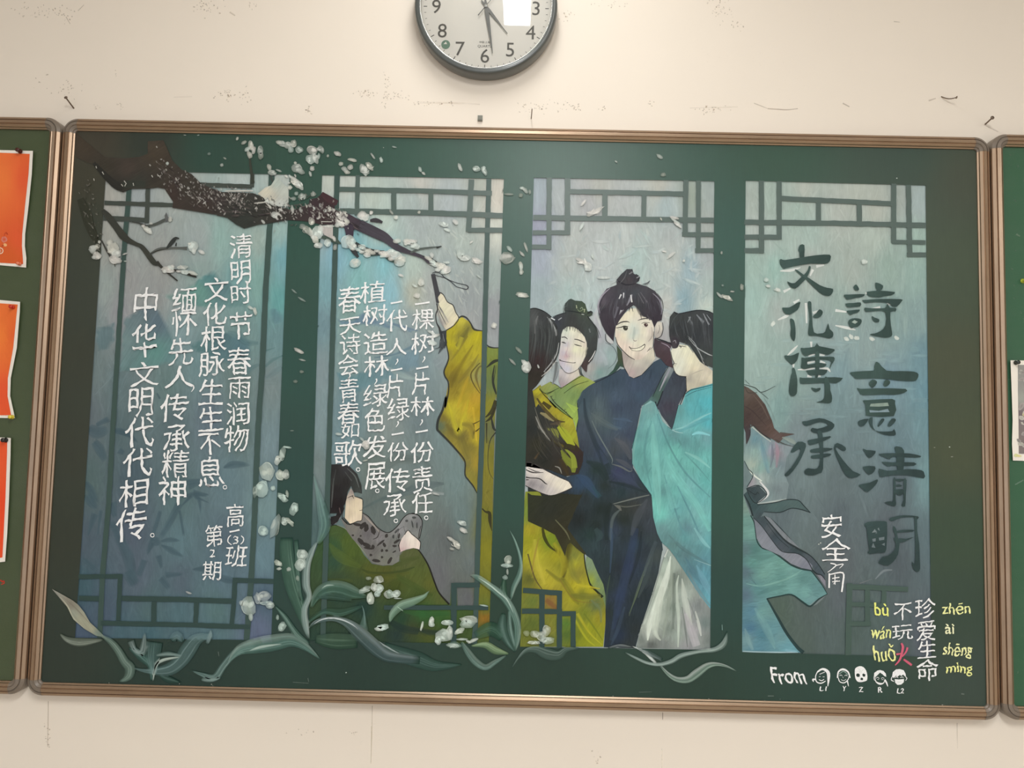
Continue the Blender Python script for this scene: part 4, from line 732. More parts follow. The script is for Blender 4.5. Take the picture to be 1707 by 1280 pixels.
for s_, w, c, a in (('B 290,330 330,420 350,560 380,680', [30,70,60,20], (130,132,55), .0),('B 300,480 340,560 400,620 405,680', [20,60,60,30], (120,130,50), .95),('B 330,470 400,540 415,640', [10,40,50], (138,150,58), .95),('B 180,290 240,320 270,370', [10,50,14], (135,140,65), .95),('B 270,270 330,340 400,450', [30,70,50], (160,168,52), .95),('B 110,150 200,190 230,225', [14,50,10], (140,132,95), .9),('B 80,40 130,90 190,140', [8,30,8], (170,160,60), .9),
   ('B 70,180 110,280 200,400', [4,14,4], (150,150,142), .9),('B 60,100 110,250 180,380', [4,6,3], (120,118,110), .8),('A 60,620 70,520 90,460', [6,22,8], (118,120,120), .7),('A 170,470 210,530 235,640', [4,16,5], (150,155,155), .8),('A 190,480 240,570 250,640', [3,8,3], (185,188,188), .8),('A 275,700 255,800 200,890 140,960', [6,10,10,4], (170,172,172), .8),('A 250,860 190,940 120,1000', [6,10,3], (200,200,195), .8),('A 120,560 150,640 150,760', [10,26,10], (78,84,82), .6),('A 255,870 245,960 220,1070', [30,26,8], (70,72,74), .8),('A 270,900 262,990 225,1060', [4,8,3], (120,118,128), .8),
   ('B 240,625 280,640 300,690', [5,12,4], (150,148,140), .8),('B 100,500 60,560', [10,20], (88,72,50), .7),('B 290,560 330,640 360,710', [30,50,10], (66,54,34), .8),('E 1470,1100 1560,1200 1600,1280', [8,14,6], (112,112,84), .7),('B 200,0 240,60 330,140 400,205', [6,8,8,5], (40,42,28), .95),('B 80,20 150,120 250,215 330,230', [14,30,24,8], (72,62,40), .9),('B 200,380 300,440 380,455 455,480', [26,50,50,30], (52,46,34), .95),('B 230,400 320,450', [10,20],(110,100,30),.7),('B 200,250 290,240',[10,40],(95,82,66),.8),
   ('A 20,400 70,395 150,425 220,485 262,560 285,640', [8,10,8,8,8,5], (34,36,36), .95)):
    if a: p.stroke(s_, w, c, a)
for i in range(26):
    x = random.uniform(20,240); p.stroke('A %d,%d %d,%d %d,%d' % (x,random.uniform(430,520),x+random.uniform(10,30),650,x-random.uniform(0,40),random.uniform(800,1000)), random.uniform(5,12), random.choice([(72,76,76),(46,48,50),(88,92,92)]), .5, (.2,.3))
for i in range(30):
    x = random.uniform(30,260); y = random.uniform(150,400); p.stroke('B %d,%d %d,%d %d,%d' % (x,y,x+40,y+110,x+120,y+220), random.uniform(5,12), random.choice([(66,66,60),(40,42,40),(74,72,64)]), .5, (.2,.3))
part(p, 'hair', pl, 'long black painted hair')
p = Paint(4); p.region('D 440,600 500,590 503,640 500,720 490,750 440,740 452,690', (62,66,70), alpha=.9)
for s_, w in (('D 450,590 462,640 445,690 440,740 400,755', [20,14,10,14,4]),('D 470,620 500,700 440,790', [10,16,3]),('D 460,740 430,800', [30,6])): p.stroke(s_, w, (50,54,58), .85)
p.stroke('D 470,620 485,690', [4,10,3], (150,155,160), .8); part(p, 'hair', pl, 'black painted strand behind the sleeve')
# --- man in the navy robe
pm = person('painted young man in a navy robe with a topknot smiling in the centre', 1040, 640)
p = Paint(2)
p.region('A 440,1200 480,1120 560,1050 660,1010 740,980 820,935 860,935 900,1000 1000,995 1060,940 1120,870 1180,840 1230,900 1290,930 1310,970 1400,1000 1410,1080 1400,1140 1340,1250 B 1300,250 1280,300 1150,120 1130,60 1090,40 1010,90 960,320 925,470 935,640 1100,890 1130,1100 1150,1200 C 1190,130 1195,200 1160,400 1100,600 1000,900 955,1068 675,1060 690,850 690,600 620,400 570,280 520,245 350,0 B 360,1240 200,1000 0,860 0,700 200,640 350,720 420,690 450,600 460,480 430,330 435,200 435,50',
 [('A 500,1180',(62,78,88)),('A 600,1080',(68,82,95)),('A 700,1050',(58,74,88)),('A 800,1030',(60,75,90)),('A 950,1080',(66,80,100)),('A 1100,950',(60,75,90)),('A 1180,890',(62,78,92)),('A 800,1180',(72,88,105)),('A 1000,1180',(66,84,102)),('A 1050,1060',(64,78,96)),('A 1340,1050',(60,66,76)),('A 1280,1150',(66,74,84)),('B 1250,100',(68,66,78)),('B 1270,230',(62,70,78)),
  ('B 500,100',(68,84,94)),('B 620,80',(80,95,102)),('B 800,100',(62,74,92)),('B 950,80',(64,76,92)),('B 500,300',(66,76,88)),('B 620,200',(85,98,100)),('B 700,250',(72,88,95)),('B 820,250',(70,88,108)),('B 900,350',(62,72,90)),('B 480,450',(60,68,80)),('B 560,500',(56,66,76)),('B 640,500',(64,76,100)),('B 760,480',(68,76,82)),('B 850,430',(78,84,92)),('B 900,560',(58,68,80)),('B 520,600',(52,66,80)),('B 600,650',(42,58,56)),('B 700,620',(50,66,72)),('B 800,680',(58,64,92)),('B 900,740',(58,68,88)),('B 1000,820',(48,60,64)),('B 830,850',(44,60,64)),('B 480,780',(52,72,95)),('B 580,850',(48,68,78)),('B 680,800',(42,52,50)),('B 520,900',(46,54,56)),('B 650,1000',(36,46,44)),('B 300,950',(40,42,42)),('B 100,950',(44,48,36)),('B 450,1100',(36,42,42)),('B 620,1150',(38,48,46)),('B 850,1000',(52,58,54)),('B 950,980',(56,60,58)),('B 850,1100',(42,50,46)),('B 1050,1000',(66,72,78)),('B 1080,1150',(60,68,76)),('B 980,1200',(46,54,56)),('B 760,1200',(56,66,82)),
  ('C 560,60',(42,60,58)),('C 600,150',(52,68,72)),('C 700,100',(44,54,58)),('C 740,60',(55,72,88)),('C 850,80',(46,56,60)),('C 950,150',(50,66,82)),('C 1050,200',(48,58,66)),('C 1100,100',(56,68,72)),('C 1150,250',(66,76,76)),('C 700,300',(46,60,62)),('C 800,350',(42,50,56)),('C 900,350',(50,60,82)),('C 1000,400',(48,60,72)),('C 1100,450',(58,68,70)),('C 720,500',(46,58,60)),('C 830,600',(50,62,84)),('C 930,620',(44,54,58)),('C 1020,600',(44,54,58)),('C 740,750',(42,52,50)),('C 800,750',(50,62,80)),('C 900,800',(44,54,58)),('C 720,950',(44,54,62)),('C 800,950',(44,56,74)),('C 950,900',(46,54,56)),('C 900,1040',(50,58,60))], 6, 5, 0, 3)
for s_, w, c, a in (('B 500,20 520,200 600,420 680,580 720,700', [14,30,40,60,40], (44,56,64), .75),('B 560,150 680,240 800,300', [8,50,20], (92,105,108), .5),('B 570,220 620,330 700,470 750,560 745,600', [4,10,10,8,3], (112,124,122), .8),('B 745,605 830,630 900,670 930,660', [3,14,10,3], (110,116,112), .8),('B 770,370 860,450 920,560', [10,50,30], (88,92,98), .6),('B 780,560 860,600 930,650', [10,40,14], (84,88,96), .6),('B 760,200 860,210 930,230', [10,22,8], (78,98,120), .5),('B 700,250 830,290', [8,20], (84,104,118), .5),('B 640,480 700,600', [10,50], (64,76,98), .5),('B 740,660 880,740 1000,830', [14,60,14], (64,72,94), .5),('B 720,760 900,800 1060,860', [10,30,8], (36,48,48), .6),('B 1080,880 950,910 760,960', [6,12,6], (122,128,122), .8),('B 1030,960 880,985 790,970', [3,10,4], (100,104,98), .8),('B 770,970 810,990 830,1020', [6,24,8], (112,114,108), .8),('B 820,1010 770,1060 745,1130 735,1280', [10,26,24,14], (96,108,108), .6),('B 740,950 700,1060 700,1280', [30,50,30], (34,44,42), .7),
   ('B 430,700 520,760 620,900', [8,70,20], (58,80,108), .6),('B 570,800 640,900', [8,40], (46,76,84), .6),('B 520,580 640,640 700,750', [20,70,50], (38,52,50), .7),('B 600,1180 640,1240 C 610,120', [30,60,10], (60,80,82), .55),('C 740,0 745,150 730,400', [16,22,8], (66,86,110), .6),('C 960,0 920,200 860,450 800,700 760,900', [50,60,70,60,20], (52,66,92), .55),('C 1010,30 980,250 900,500', [14,30,10], (34,42,46), .6),('C 1090,250 1000,480 900,780', [10,16,6], (96,110,96), .55),('C 1110,180 1060,420 980,620', [30,40,12], (74,86,86), .5),('C 1030,420 960,620 900,760', [4,8,3], (96,112,84), .7),('C 730,420 705,560 690,720', [6,12,4], (70,88,72), .6),('C 860,700 800,900 740,1040', [14,30,10], (66,82,100), .45),('B 1060,920 980,1060 920,1240', [16,60,20], (80,86,92), .5),('C 1140,120 1060,320 1030,430', [30,26,8], (76,88,94), .5),('C 760,830 740,1000',[20,30],(60,74,90),.4)):
    p.stroke(s_, w, c, a, soft=.35)
# far sleeve with light strip
p.region('A 1230,930 1270,900 1300,940 1200,1130 1150,1240 1100,1280 1020,1250 1070,1210 1120,1150', [('A 1250,930',(125,135,138)),('A 1180,1080',(66,86,86)),('A 1100,1240',(88,118,120)),('A 1150,1180',(70,94,86))], 5, 30, 1)
p.stroke('A 1275,905 1230,1000 1170,1130', [10,18,5], (150,152,160), .9); p.stroke('A 1255,905 1190,1010 1110,1180', [5,8,5], (35,42,46), .9); p.stroke('A 1225,1000 1180,1100', [4,8,3], (200,195,210), .7)
for s_, w in (('A 440,1280 435,1200 470,1130 530,1080 620,1045 740,985 830,930', [8,8,8,8,6,6,4]),('B 440,60 445,200 430,330', [8,8,8]),('A 1290,890 1400,1005 1412,1080 1400,1140 1340,1280', [10,8,8,10,8]),('B 1340,80 1310,200 1282,298', [8,8,10]),('A 860,930 900,990 940,1015', [6,8,6]),('A 940,1015 1010,985 1110,885', [6,6,6]),('B 1135,50 1138,130', [14,6]),('A 1200,1130 1150,1260 B 1130,60', [10,12,6])): p.stroke(s_, w, (36,42,46), .95)
part(p, 'robe', pm)
p = Paint(4)
p.region('A 835,770 850,900 900,995 940,1015 1010,985 1100,885 1135,835 1112,740 1000,800 900,800', [('A 870,830',(165,155,150)),('A 900,900',(185,175,168)),('A 960,880',(195,192,180)),('A 1040,800',(215,208,190)),('A 1100,820',(205,200,182)),('A 980,960',(170,165,160)),('A 930,960',(175,158,158)),('A 1060,880',(170,168,160))], 4, 20, 1)
p.region('A 1130,540 1160,510 1190,520 1198,580 1180,640 1150,660 1125,640', [('A 1170,560',(205,200,188)),('A 1150,620',(175,170,165))], 4, 0, 1)
p.region('A 695,625 720,615 745,650 762,705 735,712 705,690', (188,190,190), sm=1)
p.region('A 775,640 778,560 800,520 860,440 915,395 960,395 1015,440 1100,500 1122,560 1118,650 1108,730 1070,790 1010,845 960,855 900,825 850,775 795,715', [('A 920,430',(228,222,198)),('A 860,480',(225,218,195)),('A 1000,470',(222,215,200)),('A 840,560',(222,222,205)),('A 930,560',(208,216,205)),('A 960,600',(195,205,198)),('A 920,640',(200,210,200)),('A 850,640',(228,220,195)),('A 800,640',(218,205,190)),('A 1030,600',(232,228,205)),('A 1080,600',(222,212,200)),('A 1090,660',(205,198,185)),('A 870,740',(225,208,195)),('A 940,790',(225,215,198)),('A 1040,780',(218,208,195)),('A 990,830',(205,190,178)),('A 1000,700',(225,222,200)),('A 830,700',(220,205,190))], 3.5, 10, 1)
p.stroke('A 948,560 942,620 935,670', [10,22,8], (165,178,172), .6, soft=.6); p.stroke('A 935,672 950,685 968,680', [4,7,4], (120,105,105), .8); p.stroke('A 930,655 938,668', [4,4], (150,140,140), .6)
p.stroke('A 783,547 830,518 880,512 905,520', [5,11,10,3], (50,48,52), .95); p.stroke('A 975,503 1020,488 1072,482 1085,485', [3,10,9,3], (50,48,52), .95)
p.stroke('A 785,568 830,562 855,552 892,556', [6,9,9,5], (42,42,44), .95); p.stroke('A 800,580 840,590', [2,3,1.5], (110,110,105), .7); p.region('A 845,560 860,553 885,556 890,575 880,590 862,592 848,578', (66,66,58), sm=1); p.dab(880+873*.1875, 440+565*.1875, 1, .9, 0, (170,175,165), .9)
p.stroke('A 1010,530 1035,520 1085,522', [4,6,4], (70,60,60), .9); p.region('A 1030,532 1045,525 1065,530 1068,548 1052,560 1036,552', (80,62,62), sm=1); p.dab(880+1056*.1875, 440+538*.1875, .8, .7, 0, (200,190,180), .9); p.stroke('A 1015,548 1040,562 1070,558', [1.5,2.5,1.5], (130,120,115), .6)
p.region('A 898,735 920,745 960,745 1005,728 1040,710 1042,735 1020,762 985,772 945,772 915,757', (236,232,212), sm=1)
p.stroke('A 900,733 915,748 960,750 1005,735 1040,712', [8,7,5,6,9], (60,52,52), .95); p.stroke('A 905,742 925,765 960,773 1005,768 1035,742 1042,715', [6,5,4,5,6,7], (66,58,58), .9); p.stroke('A 925,757 965,757 1020,742', [2,3,2], (150,140,130), .7); p.stroke('A 940,790 975,792', [2,4,2], (190,170,160), .5)
p.stroke('A 1100,560 1105,640 1070,690', [6,14,6], (150,140,138), .6); p.stroke('A 1110,740 1070,770', [5,10], (120,110,110), .6)
for s_, w in (('A 780,650 800,715 850,775 900,822 950,850', [4,7,7,8,5]),('A 835,800 850,900 862,935', [5,6,4]),('A 1198,520 1202,580 1185,640 1145,662', [5,6,6,5]),('A 690,620 695,680 740,714', [5,7,5]),('A 1120,600 1115,700 1130,830', [5,5,3]),('A 1060,780 1090,740', [4,4]),('A 1165,540 1170,580 1155,620', [3,4,3])): p.stroke(s_, w, (52,50,50), .9)
part(p, 'face', pm, 'pale painted face with an open smile')
p = Paint(5)
p.region('A 1125,660 1160,680 1230,690 1290,700 1262,760 1280,850 1292,925 1230,900 1180,840 1140,820 1118,740', [('A 1150,700',(70,60,66)),('A 1220,740',(82,70,78)),('A 1200,800',(70,58,62)),('A 1260,850',(72,56,62))], 5, 40, 1)
p.stroke('A 1130,660 1210,685 1290,720', [6,14,12], (38,40,46), .95); p.stroke('A 1185,700 1240,725 1262,750', [3,8,4], (165,155,170), .8)
p.region('A 620,380 640,300 700,220 790,185 788,140 830,90 880,45 930,45 940,85 990,110 990,150 960,170 1060,200 1130,240 1180,310 1200,420 1190,500 1150,512 1125,565 1100,500 1020,460 985,400 940,365 885,405 850,450 815,500 785,545 770,620 762,690 700,620 660,545 632,460',
 [('A 870,90',(62,66,70)),('A 900,140',(72,66,70)),('A 850,160',(66,66,70)),('A 940,120',(60,60,66)),('A 700,260',(78,74,82)),('A 660,330',(92,86,95)),('A 680,420',(62,58,66)),('A 760,300',(68,66,74)),('A 860,280',(70,74,80)),('A 960,260',(72,76,82)),('A 1050,260',(74,74,80)),('A 1120,320',(66,62,70)),('A 1160,400',(60,56,64)),('A 1000,380',(60,62,66)),('A 800,420',(64,60,68)),('A 720,520',(60,54,62)),('A 740,620',(56,50,58)),('A 1080,450',(60,56,64)),('A 1150,480',(58,52,60)),('A 900,350',(62,58,64))], 5, 10, 0)
for s_, w, c, a in (('A 640,440 625,360 660,280 730,215', [6,14,14,5], (170,165,178), .65),('A 700,250 650,330 640,430', [4,10,4], (55,52,60), .8),('A 810,310 830,270', [8,14], (215,215,218), .9),('A 850,300 852,255', [8,12], (205,205,210), .9),('A 880,370 910,310 925,270', [6,24,12], (150,150,160), .85),('A 915,275 925,340', [10,12], (225,225,225), .9),('A 815,450 830,410', [8,12], (200,200,205), .85),('A 770,480 800,380', [14,22], (120,120,130), .6),('A 780,560 760,420 800,300', [4,10,4], (88,88,96), .7),('A 1110,260 1170,320 1190,400 1185,450', [5,12,10,4], (150,148,160), .75),('A 1150,260 1195,330 1205,420', [3,7,3], (60,58,66), .9),('A 1000,250 1060,340', [4,10], (120,118,124), .6),('A 980,260 1030,350', [3,6], (140,138,142), .5),('A 1050,440 1090,500', [10,18], (90,86,92), .6),('A 960,370 1000,440 1040,470', [12,30,10], (58,56,62), .8),('A 870,400 830,440 800,500', [14,26,10], (66,60,68), .8),('A 990,380 1060,440', [10,30], (62,58,66), .7),
   ('A 800,150 870,185 960,175', [8,14,6], (42,42,48), .8),('A 880,60 860,120 820,170', [4,10,4], (110,110,114), .6),('A 900,90 930,70', [10,14], (140,142,146), .6),('A 960,90 990,120 975,150', [6,16,6], (40,42,48), .9),('A 965,125 990,110', [6,10], (175,178,182), .7),('A 1020,180 1060,170 1085,148', [4,9,3], (60,62,68), .9),('A 1085,148 1065,180 1035,185', [3,5,3], (90,92,98), .7),('A 740,180 800,150', [3,8], (110,112,118), .5),('A 1110,470 1130,520', [10,8],(50,46,54),.8)):
    p.stroke(s_, w, c, a)
for i in range(34):
    x = random.uniform(660,1170); y = 230+abs(x-920)*.35+random.uniform(0,60); dx = (x-920)*.12; p.stroke('A %d,%d %d,%d %d,%d' % (x,y,x+dx,y+50,x+dx*1.5,y+random.uniform(80,130)), random.uniform(4,9), random.choice([(84,84,92),(50,48,54),(96,96,102)]), .5, (.2,.3))
for x0, x1 in ((870,858),(905,900),(925,935),(1000,1012),(1050,1062),(1090,1100)): p.stroke('A %d,%d %d,%d' % (x0,385 if x0 < 960 else 440,x1,425 if x0 < 960 else 495), [10,3], (56,54,60), .9)
part(p, 'hair', pm, 'black painted hair tied in a topknot')
# --- person with green robe and bun, eyes closed
pg = person('painted person in a green robe with a hair bun and closed smiling eyes', 950, 590)
p = Paint(3)
p.region('A 45,1130 100,1100 250,1280 B 190,40 120,-30 60,20 0,-20', [('A 80,1130',(175,168,45)),('A 180,1220',(168,160,42)),('A 60,1200',(120,112,50))], 5, 40)
p.region('A 100,1100 200,1045 262,1078 290,1100 320,1082 470,990 520,1010 600,1052 540,1085 470,1140 440,1200 435,1280 B 435,50 448,200 425,300 415,240 400,205 300,140 190,40 A 240,1260 180,1180', [('A 140,1110',(140,148,80)),('A 220,1080',(145,155,92)),('A 250,1130',(115,140,85)),('A 350,1120',(125,150,95)),('A 450,1030',(150,160,85)),('A 520,1030',(150,165,90)),('A 400,1180',(110,135,85)),('A 250,1230',(120,145,95)),('A 380,1260',(125,150,90)),('B 300,60',(125,148,95)),('B 380,120',(155,180,85)),('B 420,250',(160,185,85)),('B 410,30',(130,155,90))], 5, 30)
for s_, w, c in (('A 105,1105 160,1150 280,1100', [5,6,4], (50,60,40)),('A 120,1130 170,1160 240,1120', [3,4,3], (60,72,44)),('A 290,1110 400,1040 480,995', [5,6,5], (60,66,36)),('A 320,1150 420,1080 540,1040', [5,6,4], (58,66,38)),('A 170,1155 230,1130', [4,3], (58,66,38)),('A 100,1110 150,1170 200,1220 250,1280 B 190,40 290,130 400,205', [6,8,8,8,8,7,5], (36,42,26)),('A 215,1210 245,1205', [5,3], (50,60,40)),('A 130,1230 200,1280', [30,40], (60,52,30)),('A 290,1100 320,1085', [8,6], (60,60,45)),('B 340,60 430,130', [5,60], (158,185,90)),('A 200,1050 262,1080 290,1105', [5,6,4], (55,52,48))): p.stroke(s_, w, c, .92)
part(p, 'robe', pg)
p = Paint(4)
p.region('A 280,930 272,1040 298,1100 330,1080 460,992 450,930 440,900 370,950 320,940', [('A 320,980',(195,190,192)),('A 290,1040',(160,155,158)),('A 400,980',(210,200,190)),('A 310,1080',(165,150,155)),('A 440,960',(200,195,180))], 4, 20, 1)
p.region('A 298,625 310,590 340,560 400,550 450,580 505,650 522,700 525,780 500,850 470,900 430,945 370,968 320,958 285,900 270,840 285,770 292,690', [('A 340,590',(205,215,200)),('A 400,590',(228,226,205)),('A 470,650',(225,220,200)),('A 320,660',(205,208,200)),('A 340,720',(190,188,196)),('A 320,790',(188,182,194)),('A 355,760',(225,215,205)),('A 420,760',(225,226,195)),('A 480,760',(220,218,190)),('A 380,860',(225,220,202)),('A 310,880',(190,185,198)),('A 350,930',(195,195,208)),('A 430,910',(215,210,195)),('A 500,720',(225,215,200)),('A 340,820',(190,160,165))], 3.5, 10, 1)
p.stroke('A 300,652 330,650 352,668', [8,9,5], (44,42,48), .95); p.stroke('A 412,668 450,675 505,700', [6,9,6], (44,42,48), .95)
p.stroke('A 300,695 320,700 338,706', [6,9,5], (40,38,42), .95); p.stroke('A 412,713 440,722 480,732', [5,9,4], (40,38,42), .95); p.stroke('A 305,690 330,695',[2,4],(120,118,120),.6)
p.stroke('A 360,690 350,760 338,800 352,830', [3,6,12,5], (175,150,160), .7); p.stroke('A 362,820 372,826', [3,3], (150,120,120), .7)
p.stroke('A 282,850 300,862 350,872 400,880 425,876', [8,6,5,5,7], (44,40,42), .95); p.stroke('A 282,848 286,862', [8,5], (40,36,40), .9); p.stroke('A 290,905 330,960 375,972 440,940 470,905', [3,6,7,5,3], (60,58,60), .85); p.stroke('A 525,700 528,780 500,850 470,920', [4,5,5,5], (60,56,58), .85); p.stroke('A 500,770 480,830', [3,3], (120,110,110), .5)
part(p, 'face', pg, 'pale painted face with closed eyes')
p = Paint(5)
p.region('A 215,480 270,450 330,428 325,400 332,350 360,320 382,308 420,325 480,330 510,355 530,420 568,425 575,455 540,470 600,560 622,650 612,760 575,850 530,900 525,960 490,930 470,905 500,860 528,790 525,700 505,645 450,585 405,558 350,555 310,585 296,630 290,720 262,560', [('A 380,360',(62,72,70)),('A 360,400',(58,64,64)),('A 470,370',(66,80,66)),('A 500,400',(72,86,66)),('A 300,480',(66,68,72)),('A 400,480',(62,64,64)),('A 480,520',(64,70,68)),('A 550,600',(70,78,76)),('A 590,700',(62,66,66)),('A 560,800',(58,62,60)),('A 260,520',(58,62,70)),('A 430,560',(60,62,60)),('A 510,900',(72,60,60))], 5, 10, 0)
for s_, w, c, a in (('A 435,395 430,365', [10,8], (170,180,150), .9),('A 465,400 480,385 490,405', [3,5,3], (165,178,150), .8),('A 500,430 505,400', [4,8], (190,198,165), .9),('A 440,400 460,420 500,400', [3,5,3], (150,165,130), .7),('A 478,445 500,448', [8,8], (205,212,205), .9),('A 330,415 420,425 520,450', [4,8,6], (32,36,38), .9),('A 220,470 280,448 340,432', [4,8,5], (34,36,40), .9),('A 530,465 600,560 632,660', [8,10,4], (32,36,38), .9),('A 545,480 620,580 650,660', [2,6,2], (50,54,56), .8),('A 530,440 560,425 575,440', [12,20,10], (42,46,46), .95),('A 270,498 300,478', [8,8], (170,175,180), .8),('A 205,478 240,498', [10,10], (225,230,232), .9),('A 545,575 555,610', [12,10], (120,126,126), .7),('A 600,770 570,830 545,860', [4,8,3], (230,230,228), .9),('A 570,830 540,870', [3,7], (200,200,196), .8),('A 490,880 500,930 520,960', [10,14,4], (70,60,58), .9),('A 455,930 470,980 500,1000', [10,8,3], (58,52,50), .9),('A 580,340 560,400', [3,5], (120,128,132), .6),('A 360,320 345,380', [4,10], (88,98,96), .6)):
    p.stroke(s_, w, c, a)
for x0 in range(310, 500, 14):
    y0 = 570+abs(x0-370)*.35; p.stroke('A %d,%d %d,%d' % (x0, y0-26, x0+random.uniform(-8,12), y0+random.uniform(2,26)), [8,2], (66,64,66), .85)
part(p, 'hair', pg, 'dark painted hair with a green grey bun')
# --- person in cyan
pc = person('painted person in a wide cyan robe and white skirt leaning in from the right', 1120, 800)
p = Paint(3)
p.region('C 1245,180 1200,280 1100,600 1000,900 962,1070 1240,1075 1640,1095 1640,700 1530,600 1400,400 1290,240', [('C 1240,220',(150,165,158)),('C 1230,350',(175,190,178)),('C 1190,500',(192,205,192)),('C 1120,700',(170,182,172)),('C 1090,850',(190,200,190)),('C 1060,950',(180,188,180)),('C 1020,980',(120,130,125)),('C 1150,800',(178,190,178)),('C 1220,650',(170,182,170)),('C 1270,500',(130,142,130)),('C 1290,700',(120,135,125)),('C 1260,900',(130,142,134)),('C 1330,450',(120,132,125)),('C 1330,700',(158,172,162)),('C 1330,950',(155,168,160)),('C 1390,600',(168,180,172)),('C 1420,750',(165,168,168)),('C 1480,900',(168,168,172)),('C 1530,1000',(150,158,155)),('C 1500,700',(130,138,138)),('C 1570,850',(115,130,128)),('C 1600,1000',(118,128,125)),('C 1200,1050',(125,132,130)),('C 1100,1040',(95,100,98)),('C 1420,1050',(150,152,155))], 6, 5, 0, 3)
for s_, w, c, a in (('C 1270,250 1220,480 1130,720 1080,880 1065,1000', [6,50,50,40,10], (222,232,220), .8),('C 1200,520 1150,750 1130,920 1180,1000', [30,60,40,10], (205,215,202), .7),('C 1280,280 1275,500 1240,750 1200,980', [10,40,30,8], (150,162,150), .6),('C 1340,420 1320,560 1340,800 1335,1060', [8,24,26,10], (195,208,196), .8),('C 1370,450 1400,650 1450,850', [8,50,20], (200,210,200), .7),('C 1300,400 1300,650 1290,900', [20,30,10], (100,112,104), .6),('C 1400,760 1450,900 1500,1050', [20,60,60], (185,182,188), .6),('C 1490,740 1520,860 1540,960', [8,24,10], (205,212,205), .8),('C 1370,700 1400,900 1420,1060', [6,16,6], (98,108,104), .6),('C 1420,620 1500,820', [6,10], (105,118,115), .5),('C 1245,180 1200,290 1110,600 1010,880', [6,10,10,6], (138,146,142), .8),('C 1245,190 1215,260', [8,14], (215,222,215), .8),('C 965,1068 1240,1078 1620,1088', [4,10,4], (185,195,190), .6)):
    p.stroke(s_, w, c, a, soft=.35)
part(p, 'skirt', pc, 'white painted skirt')
p = Paint(4)
p.region('B 1090,38 1015,95 985,250 930,430 928,600 1000,740 1100,880 1115,1080 1150,1220 C 1190,130 1250,180 1310,260 1400,400 1530,600 1640,740 1640,-40 B 1640,0 A 1645,1060 1540,1088 1450,1112 1405,1150 1370,1250 B 1340,80 1300,240 1280,302 1200,230 1150,110 1130,60',
 [('A 1450,1180',(95,165,170)),('A 1600,1120',(98,172,178)),('A 1500,1250',(92,165,172)),('A 1620,1230',(88,178,188)),('B 1080,100',(118,160,160)),('B 1030,200',(108,158,158)),('B 1000,350',(102,155,155)),('B 960,520',(98,155,152)),('B 1100,250',(122,182,180)),('B 1100,450',(112,175,170)),('B 1150,600',(108,168,165)),('B 1030,650',(100,155,152)),('B 1100,780',(115,180,175)),('B 1130,950',(118,190,180)),('B 1180,1050',(122,200,190)),('B 1200,850',(95,145,145)),('B 1250,700',(122,188,182)),('B 1300,850',(112,180,175)),('B 1230,400',(100,160,158)),('B 1300,500',(118,192,182)),('B 1200,250',(108,162,165)),('B 1300,350',(98,142,145)),('B 1400,400',(98,148,150)),('B 1350,120',(98,150,150)),('B 1450,100',(98,175,182)),('B 1400,280',(118,180,182)),('B 1550,60',(92,180,190)),('B 1600,230',(90,175,185)),('B 1500,280',(105,178,180)),('B 1580,370',(112,160,165)),('B 1500,450',(100,155,155)),('B 1580,550',(112,182,178)),('B 1450,600',(110,178,172)),('B 1580,750',(105,178,175)),('B 1450,800',(118,178,178)),('B 1550,900',(112,178,178)),('B 1350,1000',(108,168,170)),('B 1500,1050',(122,178,178)),('B 1300,1150',(110,160,160)),('B 1200,1180',(108,150,152)),('B 1420,1180',(100,140,148)),('B 1580,1100',(118,185,182)),
  ('C 1220,80',(100,140,142)),('C 1300,150',(98,135,135)),('C 1400,80',(100,155,158)),('C 1500,60',(112,160,165)),('C 1600,120',(108,170,175)),('C 1500,200',(98,145,150)),('C 1400,240',(92,125,130)),('C 1550,300',(95,140,152)),('C 1450,380',(90,128,138)),('C 1580,420',(95,150,165)),('C 1530,500',(100,150,165)),('C 1620,620',(108,170,185)),('C 1600,250',(98,150,160))], 6, 10, 0, 3)
for s_, w, c, a in (('B 1100,220 1050,400 1040,560 1100,850', [8,20,14,6], (88,140,142), .6),('B 1110,250 1130,500 1150,800 1170,1060', [14,60,60,20], (132,198,190), .55),('B 1150,160 1250,430 1400,680 1620,900', [8,14,16,10], (82,128,134), .6),('B 1200,480 1320,720 1480,940 1620,1200', [10,60,60,30], (128,200,192), .5),('B 1210,700 1290,950 1370,1200', [6,14,8], (84,130,138), .6),('B 1330,800 1450,1050 1540,1260', [8,16,8], (84,132,142), .6),('B 1400,500 1520,560 1620,640', [10,26,8], (140,198,192), .6),('B 1390,510 1500,620 1620,760', [6,12,6], (88,138,140), .5),('B 1290,300 1400,270 1540,190 1630,150', [6,14,16,8], (150,205,205), .6),('B 1340,320 1480,250 1620,200', [10,40,20], (92,158,168), .5),('B 1460,345 1520,325 1620,350', [10,26,10], (140,208,215), .8),('B 1160,120 1220,240 1300,310 1380,330', [4,8,8,4], (160,195,195), .8),('B 1040,80 1100,50', [8,12], (150,190,190), .7),('B 1060,120 1000,300', [10,20], (110,160,165), .5),('C 1360,0 1400,60', [10,30], (98,150,155), .6),('C 1480,0 1560,120 1620,180', [10,30,10], (140,195,198), .6),('C 1250,60 1400,200 1630,330', [10,30,6], (88,118,122), .5),('C 1480,280 1630,335', [3,6], (155,190,192), .8),('C 1400,260 1480,400 1600,540', [8,50,20], (82,120,135), .5),('C 1500,330 1560,460 1630,600', [10,50,30], (115,165,182), .6),('C 1420,380 1520,560 1620,690', [6,30,10], (120,140,142), .5),('B 980,300 940,480 940,620', [6,16,8], (130,175,172), .5),('B 1230,780 1300,1000', [30,60], (126,190,185), .4)):
    p.stroke(s_, w, c, a, soft=.4)
